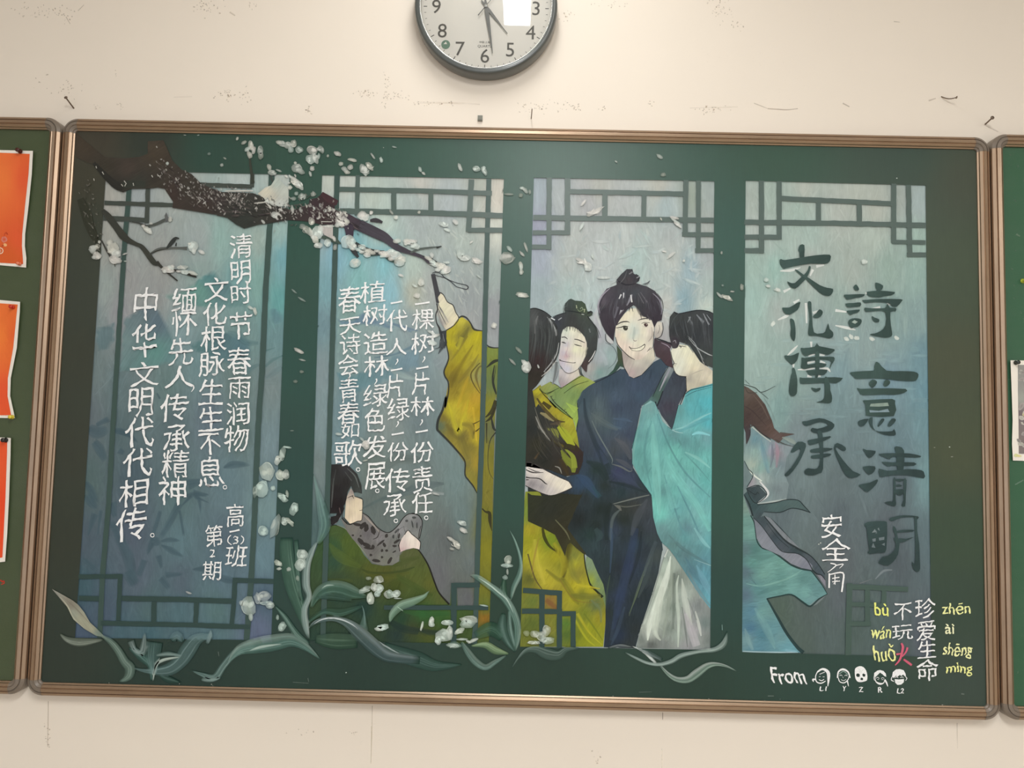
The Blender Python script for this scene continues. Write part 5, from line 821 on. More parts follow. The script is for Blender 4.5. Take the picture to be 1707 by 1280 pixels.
for s_, w in (('B 1000,130 960,320 925,470', [4,6,5]),('A 1400,1155 1450,1120 1540,1100 1640,1075', [6,7,7,5]),('A 1400,1180 1480,1135 1630,1095', [3,4,3]),('B 935,640 1000,745 1100,885', [4,6,6]),('B 1282,298 1240,270', [8,3]),('C 1190,120 1198,200', [4,6])): p.stroke(s_, w, (42,70,76), .9)
part(p, 'robe', pc, 'wide cyan painted sleeves')
p = Paint(5)
p.region('A 1270,775 1300,730 1350,715 1420,725 1480,790 1530,870 1600,915 1642,950 1642,1062 1540,1090 1450,1112 1412,1135 1410,1000 1345,992 1310,965 1292,910 1302,885 1285,845', [('A 1320,780',(222,222,205)),('A 1400,780',(225,224,200)),('A 1450,850',(228,224,196)),('A 1360,870',(220,222,205)),('A 1330,940',(215,218,205)),('A 1480,930',(222,214,188)),('A 1600,930',(200,192,175)),('A 1500,1000',(195,190,172)),('A 1440,1020',(170,165,155)),('A 1450,1090',(195,190,170)),('A 1560,1020',(205,198,180)),('A 1620,1020',(215,208,185)),('A 1540,1070',(175,168,150))], 4, 20, 1)
p.stroke('A 1295,885 1325,888', [6,8,3], (48,44,46), .95); p.stroke('A 1300,900 1315,905', [3,4], (110,98,96), .8); p.stroke('A 1340,735 1370,730 1410,738', [4,7,3], (58,56,56), .9); p.stroke('A 1345,722 1362,738 1355,748', [6,8,4], (50,52,56), .9)
p.stroke('A 1270,775 1285,845 1302,880 1290,905 1310,965 1345,993 1410,1000', [4,6,5,5,6,6,4], (58,56,56), .9); p.stroke('A 1405,1000 1412,1135', [5,6], (70,66,62), .8); p.stroke('A 1420,1000 1500,960 1560,940', [4,10,4], (165,158,148), .6)
part(p, 'face', pc, 'pale painted face in profile')
p = Paint(6)
p.region('A 1262,470 1300,422 1340,440 1420,422 1500,408 1600,418 1650,440 1650,925 1600,905 1570,900 1530,860 1490,800 1440,725 1390,705 1350,690 1325,745 1285,745 1270,690 1258,640 1255,560', [('A 1300,480',(62,66,66)),('A 1350,560',(52,56,58)),('A 1450,480',(62,66,68)),('A 1550,450',(66,70,72)),('A 1600,550',(56,60,64)),('A 1400,650',(50,54,56)),('A 1500,650',(54,58,62)),('A 1600,700',(60,64,66)),('A 1550,800',(58,64,64)),('A 1620,880',(70,76,74)),('A 1300,700',(70,64,70)),('A 1280,600',(54,58,60))], 5, 10, 0)
for s_, w, c, a in (('A 1420,520 1445,470', [4,14], (150,156,160), .7),('A 1430,470 1460,530', [8,12], (130,136,140), .7),('A 1500,450 1560,520', [8,26], (150,156,162), .7),('A 1560,440 1610,540', [5,14], (165,170,176), .7),('A 1590,450 1625,500', [4,8], (160,166,172), .7),('A 1420,640 1480,700 1520,780 1560,850', [3,8,8,3], (150,156,158), .8),('A 1430,660 1500,740 1600,800 1640,815', [3,7,10,4], (175,180,180), .85),('A 1490,790 1540,860 1600,910', [6,12,4], (46,50,52), .9),('A 1520,770 1560,880', [4,8], (160,162,160), .7),('A 1560,870 1580,920', [4,5], (180,178,170), .8),('A 1300,425 1340,442 1500,412 1600,420 1650,442', [6,8,9,9,6], (36,40,44), .95),('A 1340,440 1290,500 1262,580', [4,6,3], (90,96,98), .5),('A 1275,670 1310,660 1340,690 1325,740 1290,748', [8,16,14,12,6], (56,52,60), .9),('A 1290,690 1310,680 1318,705', [4,7,4], (170,165,175), .7),('A 1400,680 1470,790', [4,6], (70,74,76), .7)):
    p.stroke(s_, w, c, a)
for i in range(30):
    x = random.uniform(1280,1630); y = random.uniform(440,560); p.stroke('A %d,%d %d,%d %d,%d' % (x,y,x+random.uniform(0,25),y+90,x+random.uniform(10,70),y+random.uniform(150,260)), random.uniform(4,9), random.choice([(74,78,82),(44,48,50),(90,94,98)]), .5, (.2,.3))
part(p, 'hair', pc, 'black painted bob of hair')
# --- seated reader, window 2
ps = person('painted seated person with black hair reading in a dark green robe', 640, 930)
p = Paint(2)
p.region('G 860,950 910,945 960,932 1060,980 1150,1100 1210,1200 H 1280,212 1380,230 1420,225 1520,185 F 90,215 100,210 210,178 260,200 340,330 440,580 535,685 600,690 700,700 790,760 890,740 885,1030 400,1028 0,1020 H 700,890 700,300', [('G 950,1000',(72,92,52)),('G 1050,1080',(80,98,45)),('G 920,1100',(55,85,55)),('G 1100,1200',(75,92,42)),('H 950,50',(58,88,58)),('H 1100,100',(80,98,45)),('H 950,200',(50,78,62)),('H 1100,200',(72,88,45)),('H 1250,280',(84,92,42)),('H 1400,300',(82,86,40)),('H 1600,200',(85,92,55)),('H 1650,350',(88,98,48)),('H 1500,400',(70,82,36)),('H 1200,380',(62,78,48)),('H 1000,350',(58,75,52)),('H 1650,450',(75,90,45)),('H 1000,500',(48,72,60)),('H 1200,600',(40,65,58)),('H 1500,650',(50,72,48)),('F 200,400',(85,98,48)),('F 350,500',(92,98,45)),('F 450,650',(85,95,50)),('F 150,250',(88,95,60)),('F 250,600',(70,88,42)),('F 300,760',(52,95,52)),('F 450,760',(58,98,50)),('F 200,900',(62,72,45)),('F 350,960',(72,85,42)),('F 100,800',(42,70,52)),('F 60,950',(42,60,56)),('F 450,980',(62,80,42)),('H 800,900',(45,68,58)),('H 1100,900',(45,65,55))], 7, 20, 0, 3)
for s_, w, c, a in (('H 1190,260 1300,300 1500,290 1660,240', [10,30,30,10], (56,70,36), .6),('H 1230,300 1400,330 1620,290', [10,50,20], (92,98,42), .5),('H 900,30 1000,150 1180,240', [20,80,30], (88,106,48), .5),('F 0,330 100,300 260,260', [30,60,20], (70,84,40), .5),('F 60,420 180,500 380,600', [30,60,20], (66,86,40), .5),('H 880,350 1080,360 1100,380', [10,30,8], (78,92,46), .5),('F 100,690 300,700 520,692', [20,30,20], (30,58,42), .8),('F 120,740 300,760 530,760', [20,60,30], (52,98,54), .5),('F 0,830 140,900 400,930 560,930', [40,60,40,20], (34,52,50), .7),('F 250,940 380,1000', [40,60], (78,88,44), .5)): p.stroke(s_, w, c, a, soft=.4)
for s_, w in (('F 225,185 262,205 340,330 400,490 440,580 528,680', [6,10,14,14,14,16]),('G 905,945 960,935 1060,980', [6,5,4])): p.stroke(s_, w, (34,32,28), .95)
p.stroke('G 970,935 1060,980 1150,1100 1240,1210 H 1300,205', [3,7,9,8,3], (150,160,130), .75)
p.region('F 540,490 600,540 600,690 535,685', (0,0,0), alpha=0.0)
part(p, 'robe', ps, 'dark olive green painted robe')
p = Paint(3)
p.region('G 1000,870 1060,930 1100,930 1195,890 1195,820 1250,860 1320,945 1380,990 1440,998 1510,940 1560,870 1610,835 1680,835 E 190,1045 250,1060 285,1110 280,1180 262,1290 F 265,100 90,215 H 1520,190 1460,225 1360,225 1280,205 1180,60 G 1110,1060 1060,990', [('G 1130,960',(120,118,112)),('G 1230,900',(128,126,124)),('G 1250,1000',(105,102,105)),('G 1350,1050',(128,126,128)),('G 1450,1080',(118,118,116)),('G 1530,980',(150,150,152)),('G 1300,1150',(108,106,104)),('G 1400,1200',(122,124,118)),('E 100,1120',(140,142,142)),('E 200,1150',(112,116,114)),('E 250,1120',(120,122,124)),('E 190,1070',(150,152,152)),('H 1400,180',(120,122,112)),('F 40,100',(118,122,118)),('F 230,60',(130,132,130))], 4, 20, 0)
for x, y, rx, ry, r in ((1200,940,60,30,-40),(1150,930,60,18,10),(1230,960,30,50,20),(1290,980,30,60,-20),(1110,1025,16,14,0),(1180,1030,14,12,0),(1180,1080,30,50,-40),(1230,1110,60,26,20),(1290,1130,22,30,0),(1250,1140,60,18,10),(1410,1030,20,26,20),(1360,1090,60,14,-40),(1390,1110,20,30,-20),(1410,1160,18,18,0),(1370,1160,16,20,0),(1500,1080,50,16,-30),(1520,1030,12,40,10),(1480,1120,30,14,0),(1270,1200,18,16,0),(1320,1250,60,20,10),(1440,1250,50,20,-60),(1370,1220,16,16,0),(1480,1170,30,10,-30)):
    p.dab(380+x*.1875, 700+y*.1875, rx*.13, ry*.13, r, (52,48,46), .92, 1)
for x, y, rx, ry, r in ((215,1080,30,16,0),(150,1110,20,16,0),(200,1140,50,10,80),(240,1150,10,40,0),(60,1200,40,14,-50),(30,1250,12,26,0)): p.dab(650+x*.1875, 660+y*.1875, rx*.13, ry*.13, r, (60,62,62), .85, 1)
for s_, w in (('G 1195,825 1250,860 1320,945 1380,990 1440,998 1510,940 1560,870 1610,835 1680,835 E 190,1043 250,1058 287,1110 280,1190 F 262,95', [6,8,8,8,8,8,8,7,8,8,8,8,7,6]),('F 75,150 95,210', [8,8]),('G 1010,870 1060,925 1100,930', [4,5,4])): p.stroke(s_, w, (36,34,32), .95)
p.stroke('G 1210,850 1280,920 1350,1000', [6,14,5], (170,160,150), .7); p.stroke('G 1290,1060 1330,1040 1350,980', [5,10,4], (62,58,56), .9)
p.stroke('G 1560,940 1580,1000 1620,1010',[3,5,3],(70,72,72),.7); p.stroke('E 60,1280 80,1190 130,1160',[3,5,3],(70,72,72),.7)
part(p, 'sleeve', ps, 'grey painted sleeve with dark floral spots')
p = Paint(4)
p.region('F 80,160 100,100 130,60 160,22 190,50 240,90 270,130 262,190 210,178 150,190 90,215', [('F 160,60',(232,224,215)),('F 200,120',(235,225,212)),('F 120,140',(215,200,195)),('F 110,190',(205,180,180)),('F 250,150',(228,215,205))], 4, 10, 1)
for s_, w in (('F 130,60 160,20 195,55 245,95 272,130 265,190', [6,7,7,8,8,6]),('F 100,100 80,150 90,210', [5,8,8]),('F 255,95 262,30 275,-20', [6,6,5])): p.stroke(s_, w, (36,32,30), .95)
part(p, 'hand', ps, 'pale painted hand')
p = Paint(4)
p.region('G 905,870 940,855 985,835 1000,870 960,920 905,935', (170,160,168), sm=0)
p.region('G 1050,700 1075,640 1095,605 1115,640 1125,680 1195,708 1196,780 1190,890 1140,905 1085,922 1040,870 1045,770', [('G 1080,680',(190,178,165)),('G 1100,640',(150,140,138)),('G 1140,720',(230,214,185)),('G 1150,800',(235,220,190)),('G 1080,820',(215,200,175)),('G 1140,880',(228,212,188)),('G 1180,780',(225,210,185))], 4, 0, 0)
for s_, w in (('G 1125,680 1160,688 1198,710 1196,800 1190,890 1150,900 1080,925 1030,865', [4,6,6,5,6,6,7,5]),('G 1060,695 1090,680 1115,672', [3,6,6]),('G 1105,672 1120,700', [7,4]),('G 1170,805 1195,800', [4,5]),('G 1035,780 1015,860 1060,920',[4,6,4])): p.stroke(s_, w, (40,34,32), .95)
part(p, 'face', ps, 'pale painted face seen from the side')
p = Paint(5)
p.region('G 905,395 1000,392 1080,410 1150,480 1188,580 1192,655 1150,640 1120,645 1095,585 1065,640 1055,700 1035,770 1010,840 975,905 930,935 905,925 915,860 960,850 970,830 905,830 895,600', [('G 950,450',(44,44,44)),('G 1050,440',(58,58,60)),('G 960,600',(36,32,34)),('G 1050,560',(42,40,40)),('G 1140,560',(58,62,60)),('G 980,750',(34,28,30)),('G 930,560',(52,54,52)),('G 1165,620',(64,68,66))], 5, 10, 0)
for s_, w, c, a in (('G 1060,430 1130,500 1165,600', [4,12,4], (110,116,114), .7),('G 1040,460 1100,540', [4,10], (90,94,92), .6),('G 940,520 930,640 920,780', [5,14,5], (96,100,98), .6),('G 960,440 940,540', [5,10], (80,84,84), .5),('G 990,780 1000,830', [8,8], (130,110,110), .5),('G 1150,520 1180,600 1190,650', [3,6,3], (40,42,42), .9)): p.stroke(s_, w, c, a)
part(p, 'hair', ps, 'black painted bob of hair')
# --- figure leaving at the right, window 4
pr = person('painted figure in a pale teal robe with brown hair and a grey bow in the right window', 1280, 850)
p = Paint(2)
p.region('O 315,500 340,520 400,500 480,560 560,600 640,640 760,665 700,760 680,900 720,1000 700,1130 500,1160 440,1165 350,1010 400,920 315,780', [('O 340,600',(125,145,145)),('O 420,600',(105,140,150)),('O 500,680',(120,158,165)),('O 430,720',(140,168,162)),('O 560,700',(150,150,165)),('O 620,720',(150,138,148)),('O 520,820',(128,165,162)),('O 400,820',(165,180,168)),('O 480,940',(160,175,172)),('O 600,900',(125,145,148)),('O 650,820',(118,135,142)),('O 380,980',(155,150,158)),('O 560,1080',(120,138,140)),('O 700,700',(135,150,155)),('O 620,1050',(118,132,136)),('O 460,860',(130,165,158))], 5, 10, 0)
p.region('O 315,790 345,830 400,915 345,1030 318,1050', (112,130,132))
p.region('O 315,1100 380,1280 Q 395,0 420,120 432,200 480,282 600,335 740,430 830,470 905,485 960,530 1020,620 1062,692 960,755 910,802 840,762 745,700 640,710 525,732 620,900 740,1090 835,1215 305,1207 305,-50', [('O 340,1200',(125,152,142)),('Q 340,50',(110,150,142)),('Q 380,150',(115,158,150)),('Q 340,300',(95,120,125)),('Q 420,300',(85,125,122)),('Q 500,350',(100,145,140)),('Q 400,420',(100,148,142)),('Q 550,450',(118,165,158)),('Q 650,420',(112,158,150)),('Q 750,500',(115,160,155)),('Q 500,520',(115,160,152)),('Q 650,550',(100,145,140)),('Q 600,620',(108,155,150)),('Q 750,620',(115,162,158)),('Q 850,560',(98,140,138)),('Q 870,680',(118,165,162)),('Q 960,640',(100,140,142)),('Q 920,750',(110,150,152)),('Q 450,650',(95,140,142)),('Q 340,500',(92,115,125)),('Q 340,700',(92,115,130)),('Q 400,850',(90,132,150)),('Q 480,850',(115,160,158)),('Q 550,850',(110,150,150)),('Q 380,1000',(82,122,145)),('Q 480,1050',(84,130,145)),('Q 580,1000',(105,150,158)),('Q 650,1080',(110,150,155)),('Q 340,1100',(115,150,155)),('Q 450,1170',(95,140,155)),('Q 700,1170',(110,160,172))], 5, 80, 0, 3)
for s_, w, c, a in (('Q 340,600 480,620 700,560 840,480', [6,14,14,5], (138,185,175), .5),('Q 360,360 480,370 620,340', [8,40,10], (90,130,126), .5),('Q 360,540 430,610', [3,6], (80,110,118), .8),('Q 350,500 380,540 450,620 520,600', [3,5,5,3], (82,118,120), .5),('Q 440,700 560,650 700,620', [10,40,10], (84,125,125), .5),('Q 420,820 520,1000 600,1180', [20,60,20], (128,172,172), .4),('Q 330,1000 360,1100 400,1190', [10,40,20], (130,165,168), .5),('Q 310,1203 500,1212 800,1212', [8,14,6], (185,210,215), .85),('Q 690,1190 790,1205', [20,16], (135,185,200), .8)): p.stroke(s_, w, c, a, soft=.4)
for s_, w, c, a in (('O 385,480 480,560 560,620', [8,10,6], (195,200,190), .7),('O 350,840 400,910 480,970', [4,14,8], (225,232,222), .9),('O 460,970 530,1060 520,1110 440,1165', [8,20,16,8], (225,225,225), .9),('O 570,640 575,740 555,850', [10,24,10], (98,108,122), .6),('O 600,620 620,700 610,850', [10,30,14], (160,125,140), .5),('O 470,600 500,740 540,900', [10,40,20], (100,140,158), .4),('O 440,1170 600,1150 700,1130',[6,16,6],(185,195,192),.8),('Q 900,800 960,770 1050,700', [10,30,8], (140,150,152), .6)): p.stroke(s_, w, c, a, soft=.3)
for s_, w in (('Q 380,-5 412,60 425,150 440,230 485,285 560,310 640,360 740,430 830,468 920,487', [10,10,10,10,12,12,16,22,20,10]),('Q 920,487 965,545 1020,620 1062,694', [10,10,9,6]),('Q 1062,694 985,740 912,802 850,770 745,700 640,712 525,735', [6,14,16,16,14,12,10]),('Q 525,732 620,900 700,1040 790,1160 850,1215', [14,22,26,30,34]),('O 325,790 360,860 402,918 350,1020', [5,8,8,8])): p.stroke(s_, w, (42,62,62), .95)
part(p, 'robe', pr, 'pale teal painted robe')
p = Paint(3)
p.region('O 345,1035 450,1008 525,1088 435,1165 380,1120', [('O 430,1080',(58,72,76)),('O 480,1060',(72,84,88))], 4, 30, 0)
p.region('O 318,1090 350,1060 450,1180 500,1170 600,1160 700,1135 800,1140 840,1165 870,1210 912,1250 830,1222 740,1212 640,1248 500,1245 470,1290 Q 490,0 600,120 700,230 800,290 900,345 975,420 1035,500 1045,560 1000,520 965,515 930,440 880,390 800,335 700,325 640,300 560,200 480,90 405,15', [('O 400,1180',(62,82,84)),('O 600,1200',(78,100,100)),('O 780,1180',(82,102,102)),('Q 500,60',(68,80,86)),('Q 600,200',(66,78,86)),('Q 650,280',(78,86,94)),('Q 800,310',(62,76,80)),('Q 900,400',(84,92,100)),('Q 1000,470',(76,88,96)),('Q 550,120',(84,92,98))], 4, 40, 0)
p.region('Q 412,25 480,90 560,200 640,300 700,325 800,335 880,390 930,440 925,480 830,462 740,425 640,350 480,278 435,200', [('Q 450,100',(122,128,138)),('Q 500,230',(135,140,150)),('Q 600,280',(130,136,146)),('Q 780,380',(138,142,152)),('Q 880,440',(128,132,145))], 5, 40, 0)
p.region('Q 505,0 560,20 640,110 740,210 820,290 770,285 690,220 600,120', (125,132,138)); p.region('Q 965,515 1000,520 1045,560 1050,640 1010,580', (132,132,142))
for s_, w in (('O 345,1035 450,1008 525,1088 435,1165 380,1120 345,1035', [6,8,8,8,8,8]),('O 350,1045 420,1090 440,1070 455,1085', [5,6,6,4]),('O 440,1180 600,1160 700,1135 800,1140 850,1185 912,1252', [8,8,8,8,8,6]),('O 912,1250 830,1222 740,1212 640,1248 500,1242', [6,7,7,7,5]),('O 325,1095 370,1180 400,1280', [8,12,14]),('Q 500,0 590,110 690,220 800,290 900,345 975,420 1040,520', [8,12,14,18,10,8,8]),('Q 405,15 480,90 560,200 640,300 700,325 800,335 880,390 930,480', [6,7,7,8,8,8,8,8]),('Q 520,60 620,190 720,280', [3,5,4]),('Q 560,20 640,100 740,210', [3,5,3]),('Q 930,480 970,515 1010,525 1045,570', [10,12,10,6])): p.stroke(s_, w, (42,52,54), .95)
part(p, 'sash', pr, 'dark grey painted bow and ribbons')
p = Paint(3)
p.region('O 318,120 360,140 430,190 510,290 570,430 590,500 640,545 770,552 680,575 660,600 630,632 580,600 500,560 420,490 372,462 380,560 340,645 335,540 315,480', [('O 350,200',(95,85,78)),('O 400,280',(80,68,62)),('O 450,380',(76,64,60)),('O 350,400',(72,60,58)),('O 500,400',(82,70,66)),('O 560,500',(88,72,66)),('O 620,570',(98,84,80)),('O 350,550',(66,60,64))], 5, 50, 0)
for s_, w, c, a in (('O 320,110 420,140 480,180 600,125', [5,7,6,3], (50,52,50), .9),('O 330,130 360,185 440,180', [3,6,4], (60,60,56), .9),('O 330,70 370,110', [4,4], (84,100,98), .8),('O 470,180 540,240', [8,4], (88,104,102), .8),('O 500,230 560,330 600,440', [3,6,3], (130,150,148), .7),('O 400,470 470,540 560,600', [5,10,10], (50,48,48), .9),('O 600,600 680,640 780,668', [10,8,3], (72,66,66), .8),('O 400,200 480,300 540,420', [4,12,4], (112,100,90), .5),('O 640,540 770,552', [14,3], (84,76,70), .8),('O 610,520 700,590', [8,20], (150,158,150), .0),('O 660,580 740,610 780,640', [10,40,20], (150,162,152), .6),('O 320,300 400,350 520,480', [5,10,4], (60,50,50), .6),('O 375,465 375,560 345,640', [6,8,3], (56,52,58), .9)):
    if a: p.stroke(s_, w, c, a)
part(p, 'hair', pr, 'brown painted hair')
# ================================================================== green frames, lattices
CV = [(x_, y_, (c_[0]*.66, c_[1]*.86, c_[2]*.84) if 170 < x_ < 1560 else (c_[0]*.88, c_[1]*.9, c_[2]*.86)) for x_, y_, c_ in [(160,240,(72,66,56)),(250,240,(70,64,56)),(140,300,(68,66,54)),(160,380,(62,66,56)),(350,250,(62,82,72)),(500,260,(66,88,76)),(700,260,(70,92,80)),(900,260,(74,96,84)),(1100,260,(70,92,80)),(1300,260,(66,88,72)),(1500,260,(68,78,66)),(1620,300,(68,76,62)),  # greens partly chalk wash, partly painted light: brown reflection left, paler top, darker bottom
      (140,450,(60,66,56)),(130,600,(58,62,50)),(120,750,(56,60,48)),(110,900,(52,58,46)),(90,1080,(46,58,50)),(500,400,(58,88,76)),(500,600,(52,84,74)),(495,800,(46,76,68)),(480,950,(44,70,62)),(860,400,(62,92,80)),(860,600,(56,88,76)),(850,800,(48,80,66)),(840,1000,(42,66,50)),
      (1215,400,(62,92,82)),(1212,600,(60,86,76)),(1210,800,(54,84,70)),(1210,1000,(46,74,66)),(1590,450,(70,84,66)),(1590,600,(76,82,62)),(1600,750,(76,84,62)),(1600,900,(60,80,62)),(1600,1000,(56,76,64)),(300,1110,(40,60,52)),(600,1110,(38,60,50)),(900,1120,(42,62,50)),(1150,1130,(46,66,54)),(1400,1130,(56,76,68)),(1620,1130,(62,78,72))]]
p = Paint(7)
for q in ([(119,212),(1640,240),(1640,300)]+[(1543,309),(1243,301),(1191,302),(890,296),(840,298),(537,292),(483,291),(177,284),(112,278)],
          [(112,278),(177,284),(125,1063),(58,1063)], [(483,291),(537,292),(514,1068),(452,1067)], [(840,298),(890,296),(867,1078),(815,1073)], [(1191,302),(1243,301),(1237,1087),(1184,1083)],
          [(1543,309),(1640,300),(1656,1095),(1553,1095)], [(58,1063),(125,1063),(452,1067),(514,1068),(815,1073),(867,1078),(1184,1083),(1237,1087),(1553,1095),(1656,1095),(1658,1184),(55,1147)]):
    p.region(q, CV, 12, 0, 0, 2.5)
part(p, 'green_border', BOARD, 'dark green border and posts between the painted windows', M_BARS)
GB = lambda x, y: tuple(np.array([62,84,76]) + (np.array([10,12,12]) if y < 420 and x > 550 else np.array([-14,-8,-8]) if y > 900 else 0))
def bars(win, lst, col=None):
    """each lattice bar is a separate piece of paint work"""
    for s_ in lst:
        w = float(s_[1]); q = np.array([tuple(map(float, t.split(','))) for t in s_[0].split()]); mx, my = q.mean(0)
        c = col or ((62,80,74) if my < 450 else (40,66,62) if my > 930 else (54,78,72))  # upper bars lighter, lower ones darker: the board's sheen is put into the paint
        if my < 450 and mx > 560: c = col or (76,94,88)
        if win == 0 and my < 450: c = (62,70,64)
        d = np.diff(q, axis=0); n_ = []
        for i in range(len(q)):
            t = d[min(i, len(d)-1)]; t = t/np.linalg.norm(t); n_.append([-t[1], t[0]])
        n_ = np.array(n_); ed = []
        L = []; R_ = []
        for i in range(len(q)-1):
            m = max(2, int(np.linalg.norm(q[i+1]-q[i])/9))
            for k in range(m): u = k/m; L.append(q[i]*(1-u)+q[i+1]*u+n_[i]*(w/2+random.uniform(-.35,.35))); R_.append(q[i]*(1-u)+q[i+1]*u-n_[i]*(w/2+random.uniform(-.35,.35)))
        L.append(q[-1]+n_[-1]*w/2); R_.append(q[-1]-n_[-1]*w/2)
        p = Paint(8); vert = abs(q[-1][0]-q[0][0]) < abs(q[-1][1]-q[0][1])
        p.slot()
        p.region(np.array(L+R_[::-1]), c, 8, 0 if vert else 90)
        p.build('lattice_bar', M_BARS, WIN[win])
bars(0, [('217,284 213,345 208,400 194,620 188,715 181,840 171,955 166,1063',8.5),('247.5,284 244.5,372',7.5),('251,304 420,311',7),('174,338 250,340.5',7.5),('250,340.5 300,342 480,350',7),('172,363.5 248,367',8),('421,289 420,312',7),('453,291 450,374 443,480 437,620 430,718 424,870 419,960 413,1040 411,1067',9.5),
         ('131,961 204,960.5',7.5),('200.5,957 197,1034',7.5),('131,997 165,998',8.5),('203,997.5 300,999 388,1002',8.5),('168,1038.5 300,1041 417,1045',8),('257,1003 256,1038',8.5),('327.5,1004 326,1040',8),('392,966 390,1000 386,1043',8),('388,967 456,969',8)])
bars(1, [('562,292 557,480 550,700 545,860 538,1070',9),('596.5,292 595,359',7.5),('786,299 781,386',9),('815,298 811,440 805,680 797,895 795,970 791,1073',8.5),('566,315 700,318 820,322',8),('537,351 700,354 838,359.5',9),('780,383.5 838,383.5',8),('537,374 575,376',7),('656.5,319 656.5,355',8.5),('718.5,321 718.5,357',8.5),
         ('757,972 756,1073',9.5),('752,975.5 800,975',8),('640,1012.5 814,1013',7.5)])
bars(2, [('915.5,296 915,416',8.5),('946,297 946,391',9),('1143.5,300 1142,394',8.5),('1164.5,301 1164,421',8),('946,319 1141,323',8),('889,362.5 1190,367',8.5),('888,387.5 950,387.5',7.5),('887,411.5 919,412',7.5),('1137,390.5 1190,391',7.5),('1159,417.5 1190,417.5',7.5),('1008.5,322 1008,362',9),('1074,322 1073,364',8),
         ('903.5,990 903,1079',9),('932.5,985 932.5,1080',8.5),('872,984 937,989',8.5),('870,1018.5 937,1019.5',8.5),('937,1023 960,1022.5',8),('955.5,1020 955.5,1081',8)])
bars(3, [('1269.5,301 1269.5,422',8.5),('1299,302 1299,399',8.5),('1490,306 1490,405',8.5),('1514.5,308 1517,428',8.5),('1303,330.5 1490,339.5',8),('1241,370 1400,372 1543,375.5',8.5),('1241,395 1303,395',8),('1487,403 1543,404',7),('1241,417.5 1273,417.5',8),('1512,424.5 1544,424.5',7.5),('1364.5,332 1364.5,370',8.5),('1432.5,335 1432.5,372',8.5)])
bars(3, [('1416,972 1414,1092',9.5),('1411,977.5 1514,982',8.5),('1446,980 1446,1042',8.5),('1473.5,982 1473.5,1010',8),('1420,1007 1478,1009',7),('1411,1039.5 1452,1039.5',8)], (66,88,80))
